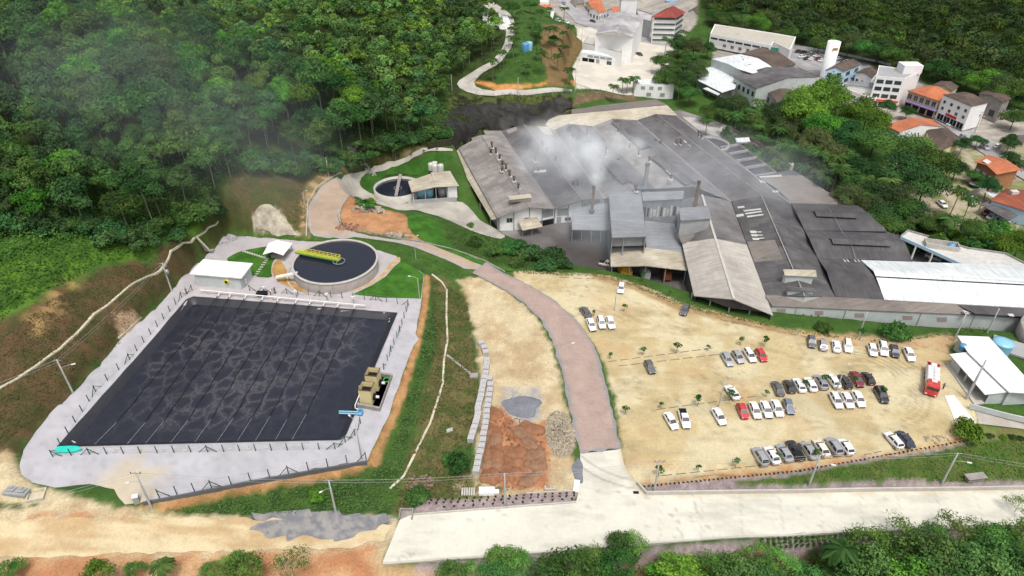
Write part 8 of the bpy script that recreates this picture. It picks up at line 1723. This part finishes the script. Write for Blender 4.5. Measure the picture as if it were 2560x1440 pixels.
for a, b, rx, ry, h, mm in ((1240,1040,2.6,1.8,1.1,0),(1238,1075,2.8,1.9,1.0,0),(1238,1105,2.8,2.0,1.0,1),(1232,1135,2.8,1.9,1.0,0),(1230,1165,2.8,1.9,.9,1),(1228,1195,2.8,1.9,.9,0),(1335,1075,2.6,1.7,.9,0),(1330,1105,2.8,1.8,.9,1),(1295,1090,2.4,1.8,.8,1),(1338,1135,2.8,1.9,1.0,1),(1340,1165,2.8,1.9,1.0,1),(1335,1195,2.8,1.8,.9,1),(1285,1125,2.6,1.8,.8,0),(1285,1158,2.6,1.8,.8,0),(1283,1190,2.6,1.8,.8,0)):
    mound('soil_heap', 'low reddish soil heap among the tipped heaps right of the block pallets', a + random.uniform(-9, 9), b + random.uniform(-8, 8), rx * random.uniform(.8, 1.15), ry * random.uniform(.75, 1.2), h * random.uniform(.8, 1.2), (M_REDS1, M_REDS2)[mm], random.random() * 180, 'tipped soil heaps', rough=.55)
mound('gravel_heap', 'low spread heap of blue grey gravel at the top of the red soil heaps', 1300, 1015, 4.6, 3.4, .5, mat('blue_grey_gravel', (.24,.25,.28), .4, 4, bump=.6), 0, None, 'gravel heap')
mound('gravel_heap', 'dark gravel heap beside the left edge of the junction', 1444, 1175, 1.2, 3.2, .4, mat('blue_grey_gravel', (.24,.25,.28)), 0, None, 'gravel heap')
def stones(name, label, cx, cy, rx, ry, n, s0, s1, m, seed, h=.5, ang=0):
    r = random.Random(seed); mb = MB(); c = G(cx, cy)
    for k in range(n):
        t = r.random() * 6.28; d = math.sqrt(r.random()); x = c.x + rx * d * math.cos(t); y = c.y + ry * d * math.sin(t); s = r.uniform(s0, s1); z = H(x, y) + h * (1 - d) * r.random() + s * .15
        M_ = Matrix.Translation((x, y, z)) @ Matrix.Rotation(r.random() * 6, 4, Vector((r.random(), r.random(), r.random())).normalized()); mb.box(-s*.5, s*.5, -s*.35, s*.35, -s*.25, s*.25, M=M_)
    o = mb.build(name, m); tag(o, label, kind='stuff'); return o
M_STONE = mat('pale_rubble_stone', (.50,.44,.33), .35, 2, c2=(.30,.26,.20))
stones('rubble', 'heap of pale angular stones left of the red road', 1400, 1085, 2.9, 6.2, 900, .22, .55, M_STONE, 5, .9)
stones('rubble', 'small heap of brown rocks under the power lines', 1050, 1212, 2.6, 2.0, 60, .3, .8, mat('brown_rock', (.26,.19,.13), .35, 2), 6, .5)
stones('rubble', 'pile of grey broken slabs beside the upper road', 905, 404, 4.0, .8, 90, .4, 1.1, mat('grey_slab_stone', (.36,.35,.33), .3, 2), 7, .8)
stones('rubble', 'loose red rocks on the bare slope inside the road bend', 870, 568, 3.2, 2.0, 60, .35, .9, mat('red_rock', (.36,.20,.13), .35, 2), 8, .4)
stones('debris', 'scattered broken poles and boards inside the road bend', 920, 527, 5.2, 1.2, 34, .6, 2.6, mat('weathered_timber', (.42,.36,.28), .4, 2), 9, .4)
stones('debris', 'scattered pale boards at the lower edge of the bare slope', 990, 590, 3.0, .8, 26, .5, 1.6, M_STONE, 10, .3)
stones('rubble', 'broken white stones near the lone parked pair of cars', 2340, 1100, 2.4, 1.2, 40, .2, .6, M_STONE, 11, .2)
stones('rubble', 'rocks along the cut below the planted bed at the bottom', 1960, 1412, 9, 1.2, 70, .3, .8, mat('ochre_rock', (.34,.20,.11), .4, 1.5), 12, .5)
stones('soil_clods', 'loose clods and stones scattered over the tipped red soil heaps', 1285, 1130, 7.0, 9.0, 500, .10, .42, mat('soil_clod', (.36,.20,.12), .5, 2), 14, .6)
# culvert slabs
q = G(1186,1231); m = MB()
for k in range(6): m.box(-2.3+k*.42, -2.3+k*.42+.30, -.8, .8, .05, .35, M=Matrix.Translation(q))
o = m.build('slab_stack', M_CONCL); tag(o, 'row of pale concrete slabs lying on the ground left of the white box', 'slabs')
q = G(1217,1232); m = MB(); m.box(-1.4,1.4,-.7,.7,.05,.8,M=Matrix.Translation(q)); m.box(1.4,2.2,-.4,.4,.05,.5,M=Matrix.Translation(q)); o = m.build('concrete_box', M_WHITE); tag(o, 'white concrete box lying above the grey bed', 'concrete box')
q = G(1375,1223); m = MB(); M_ = Matrix.Translation(q); m.box(-1.0,-.7,-.4,.4,0,.5,M=M_); m.box(.7,1.0,-.4,.4,0,.5,M=M_); m.box(-.7,.7,-.4,-.1,0,.5,M=M_); o = m.build('concrete_form', M_CONCL); tag(o, 'small u shaped concrete piece above the grey bed', 'concrete piece')
q = G(1441,1217); m = MB(); m.box(-.5,.5,-1.3,1.3,.05,.4,M=Matrix.Translation(q) @ Matrix.Rotation(R(-10),4,'Z')); o = m.build('concrete_plate', M_WHITE); tag(o, 'white concrete plate at the left corner of the junction', 'concrete plate')
# parking stops: thin timber lines with pegs
def stopline(a, b, c, d, n, lab):
    for i in range(n):
        t0, t1 = i / n, (i + .72) / n; p, q = G(a + (c - a) * t0, b + (d - b) * t0), G(a + (c - a) * t1, b + (d - b) * t1); m = MB(); m.bar(p + Vector((0,0,.12)), q + Vector((0,0,.12)), .12, .12); o = m.build('parking_stop', M_BARK); tag(o, lab, 'parking stop', 'timber stops in the car park')
stopline(1520,905,1790,870,9,'low timber bar in the planted strip of the upper car park'); stopline(1545,916,1805,886,8,'low timber bar in the planted strip of the upper car park'); stopline(1640,1025,1900,990,8,'low timber bar in the planted strip of the upper car park'); stopline(1655,1190,2140,1140,14,'low timber bar in the planted strip of the upper car park')
stopline(1400,694,1560,702,5,'low timber bar in the planted strip of the upper car park'); stopline(1560,706,1780,790,8,'low timber bar in the planted strip of the upper car park'); stopline(1800,800,2030,846,8,'low timber bar in the planted strip of the upper car park'); stopline(2160,1138,2210,1128,2,'low timber bar in the planted strip of the upper car park')
fence('fence', 'thin wooden post fence round the bare slope inside the road bend', [(845,545),(850,560),(880,580),(960,592),(1010,598)], None, 1.6, 1.0, m=M_BARKD, wires=2, pw=.08)
fence('fence', 'dark post fence along the far side of the hill road below the knoll', [(1190,240),(1300,244),(1420,238),(1500,232),(1560,240)], None, 3.5, 1.8, m=M_CONCW, wires=2, pw=.12)
# ================================================================== PEOPLE
def skin(name, chains, radii, m, lv=1):
    me = bpy.data.meshes.new(name); vs = []; es = []; rad = []
    for ch, rr in zip(chains, radii):
        for i, p in enumerate(ch):
            if i == 0 and vs and isinstance(p, int): last = p; continue
            vs.append(p); rad.append(rr[i]); k = len(vs) - 1
            if i > 0: es.append((last, k))
            last = k
    me.from_pydata(vs, es, []); o = bpy.data.objects.new(name, me); COL.objects.link(o); md = o.modifiers.new('skin', 'SKIN'); sv = me.skin_vertices[0].data
    for i, r in enumerate(rad): sv[i].radius = (r, r) if not isinstance(r, tuple) else r
    sv[0].use_root = True; s = o.modifiers.new('sub', 'SUBSURF'); s.levels = s.render_levels = lv
    dg = bpy.context.evaluated_depsgraph_get(); me2 = bpy.data.meshes.new_from_object(o.evaluated_get(dg)); bpy.data.objects.remove(o); me2.materials.clear(); me2.materials.append(m)
    for p in me2.polygons: p.use_smooth = True
    o = bpy.data.objects.new(name, me2); COL.objects.link(o); return o
M_SKIN = mat('skin', (.42,.25,.17), .1, 3); M_HAIR = mat('dark_hair', (.02,.016,.013), .2, 5)
def person(px, py, rz, shirt, trousers, label, bend=0.0, arm=.3):
    q = G(px, py); root = empty('person', (q.x, q.y, H(q.x, q.y) + .1), rz, label, 'person'); b = bend
    hip = (0, 0, .95); ch_ = (b * .35, 0, 1.38 - b * .12); nk = (b * .5, 0, 1.50 - b * .15); hd = (b * .56 + .02, 0, 1.62 - b * .17)
    chains = [[hip, (b*.15, 0, 1.15), ch_, nk, hd, (hd[0], 0, hd[2] + .11)], [0, (0, .10, .88), (.04, .11, .50), (0, .12, .08), (.13, .13, .03)], [0, (0, -.10, .88), (-.02, -.12, .50), (-.1, -.12, .08), (.03, -.13, .03)],
              [2, (ch_[0], .20, ch_[2]), (ch_[0] + .05, .26, ch_[2] - .28), (ch_[0] + arm, .22, ch_[2] - .42), (ch_[0] + arm + .09, .21, ch_[2] - .44)], [2, (ch_[0], -.20, ch_[2]), (ch_[0] + .05, -.26, ch_[2] - .28), (ch_[0] + arm, -.22, ch_[2] - .42), (ch_[0] + arm + .09, -.21, ch_[2] - .44)]]
    rad = [[(.15,.11),(.14,.10),(.17,.11),(.055,.055),(.085,.095),(.05,.05)], [0,.10,.065,.045,.035], [0,.10,.065,.045,.035], [0,.065,.045,.032,.03], [0,.065,.045,.032,.03]]
    o = skin('body', chains, rad, M_SKIN); o.parent = root
    sh_ = skin('shirt', [[(0,0,.93),(b*.15,0,1.15),ch_,(nk[0],0,nk[2]-.04)], [2,(ch_[0],.20,ch_[2]),(ch_[0]+.04,.25,ch_[2]-.2)], [2,(ch_[0],-.20,ch_[2]),(ch_[0]+.04,-.25,ch_[2]-.2)]], [[(.17,.125),(.155,.115),(.185,.125),(.07,.07)],[0,.08,.062],[0,.08,.062]], shirt); sh_.parent = root
    t = skin('trousers', [[(0,0,.97),(0,0,.90)], [1,(0,.10,.84),(.04,.11,.50),(0,.12,.12)], [1,(0,-.10,.84),(-.02,-.12,.50),(-.1,-.12,.12)]], [[(.165,.12),(.16,.12)],[0,.115,.08,.06],[0,.115,.08,.06]], trousers); t.parent = root
    m = MB(); m.lathe([(0,.13),(.07,.115),(.103,.05),(.106,-.02),(.09,-.06)], 12, (hd[0]-.015,0,hd[2]+.03)); m.build('hair', M_HAIR, root); kids(root); return root
M_NAVY = mat('navy_cloth', (.03,.04,.07), .3, 6); M_DENIM = mat('denim', (.05,.08,.15), .3, 6); M_SHW = mat('white_cloth', (.7,.7,.7), .1, 6); M_SHO = mat('orange_red_cloth', (.62,.09,.05), .2, 6); M_SHB = mat('blue_cloth', (.15,.25,.48), .2, 6)
person(689,736, R(150), M_NAVY, M_DENIM, 'person in dark clothes bending over the pump equipment by the settling tank', .7)
person(677,738, R(20), M_SHW, M_NAVY, 'person in a white shirt crouching forward beside the person in dark clothes', .9)
person(2356,974, R(200), M_SHB, M_NAVY, 'person in a blue shirt standing beside the red truck', .1)
person(467,735, R(90), M_SHO, M_NAVY, 'person in an orange red shirt by the left end of the air pipe', .1)
q = P(656,739,ZA+.1); m = MB(); m.box(-1.2,1.2,-.6,.6,0,.9,M=Matrix.Translation(q)); m.box(-1.3,1.3,-.7,.7,.9,1.0,M=Matrix.Translation(q)); o = m.build('equipment_box', M_DARK); tag(o, 'black equipment box beside the people at the air pipe', 'box')

# ================================================================== SMOKE
def smoke(name, label, dens, pts, col=(.80,.86,.95), seed=0.0, scale=.12, lo=.42, hi=.75):
    """one closed soft volume following the drift of the plume: pts = (x, y, z, radius)"""
    m = bpy.data.materials.new(name); m.use_nodes = True; nt = m.node_tree; nt.nodes.clear(); out = nt.nodes.new('ShaderNodeOutputMaterial'); pv = nt.nodes.new('ShaderNodeVolumePrincipled'); nt.links.new(pv.outputs[0], out.inputs['Volume'])
    pv.inputs['Color'].default_value = (*col, 1); pv.inputs['Anisotropy'].default_value = -.35
    tc = nt.nodes.new('ShaderNodeTexCoord'); n = node(nt, 'ShaderNodeTexNoise', Scale=scale, Detail=5, Roughness=.6); mp = nt.nodes.new('ShaderNodeMapping'); mp.inputs['Location'].default_value = (seed, seed * 2, 0); nt.links.new(tc.outputs['Object'], mp.inputs[0]); nt.links.new(mp.outputs[0], n.inputs['Vector'])
    r = ramp(nt, n.outputs[0], [(lo, (0,0,0)), (hi, (1,1,1))])
    xs = [p[0]-p[3] for p in pts] + [p[0]+p[3] for p in pts]; ys = [p[1]-p[3] for p in pts] + [p[1]+p[3] for p in pts]; zs = [p[2]-p[3]*.7 for p in pts] + [p[2]+p[3]*.7 for p in pts]
    tot = None
    for x, y, z, rr in pts:      # soft round puffs along the plume
        vs_ = nt.nodes.new('ShaderNodeVectorMath'); vs_.operation = 'SUBTRACT'; nt.links.new(tc.outputs['Object'], vs_.inputs[0]); vs_.inputs[1].default_value = (x, y, z)
        ml = nt.nodes.new('ShaderNodeVectorMath'); ml.operation = 'MULTIPLY'; nt.links.new(vs_.outputs[0], ml.inputs[0]); ml.inputs[1].default_value = (1/rr, 1/rr, 1.5/rr)
        ln = nt.nodes.new('ShaderNodeVectorMath'); ln.operation = 'LENGTH'; nt.links.new(ml.outputs[0], ln.inputs[0]); mr = nt.nodes.new('ShaderNodeMapRange'); mr.inputs['From Min'].default_value = 1.0; mr.inputs['From Max'].default_value = .15; mr.inputs['To Min'].default_value = 0; mr.inputs['To Max'].default_value = dens * min(3.0, 9.0 / rr); nt.links.new(ln.outputs['Value'], mr.inputs[0])
        if tot is None: tot = mr.outputs[0]
        else: ad = nt.nodes.new('ShaderNodeMath'); ad.operation = 'MAXIMUM'; nt.links.new(tot, ad.inputs[0]); nt.links.new(mr.outputs[0], ad.inputs[1]); tot = ad.outputs[0]
    mu = nt.nodes.new('ShaderNodeMath'); mu.operation = 'MULTIPLY'; nt.links.new(tot, mu.inputs[0]); nt.links.new(r.outputs[0], mu.inputs[1]); nt.links.new(mu.outputs[0], pv.inputs['Density'])
    mb = MB(); mb.box(min(xs), max(xs), min(ys), max(ys), min(zs), max(zs)); o = mb.build(name, m); tag(o, label, kind='stuff'); m.cycles.volume_sampling = 'MULTIPLE_IMPORTANCE'; return o
def pp(px, py, z, r): q = P(px, py, z); return (q.x, q.y, z, r)
smoke('smoke', 'blue white smoke plume drifting from the rusty chimney over the grey roofs', .13, [(CHIM.x, CHIM.y, CHIM.z + .8, 1.6), pp(1487,462,14.5,2.6), pp(1489,440,17,3.6), pp(1484,418,18,4.8), pp(1475,395,18,7.0), pp(1455,372,18,8), pp(1425,385,16,7), pp(1440,355,18,8), pp(1500,372,16,8), pp(1385,362,17,7.5), pp(1545,355,14,5.5), pp(1425,425,12,5), pp(1355,345,15,9), pp(1340,395,12,8), pp(1580,365,13,6), pp(1440,400,14,10), pp(1420,340,18,11), pp(1490,350,16,11)], col=(.93,.97,1.0), lo=.36, hi=.74, scale=.16)
smoke('smoke', 'thin bluish smoke hanging over the sheds right of the chimney', .036, [pp(1500,510,9,17), pp(1570,500,10,22), pp(1640,500,10,20), pp(1700,470,10,20), pp(1560,560,6,16), pp(1480,560,4,12), pp(1600,430,12,24), pp(1450,430,12,22), pp(1400,400,12,20), pp(1800,430,10,22), pp(1920,450,10,20)], col=(.85,.92,1.0), lo=.2, hi=.6, scale=.09)
smoke('smoke', 'thin bluish haze drifting over the hillside wood', .010, [pp(220,130,52,28), pp(330,170,52,34), pp(430,210,48,36), pp(540,270,42,34), pp(620,330,36,30), pp(690,400,28,24)], col=(.86,.94,1.0), lo=.3, hi=.65, scale=.05)
# prototypes are only patterns: take them out
for o in [o for o in bpy.data.objects if o.parent is None and o.get('label') == 'x']:
    for c in list(o.children_recursive): bpy.data.objects.remove(c)
    bpy.data.objects.remove(o)
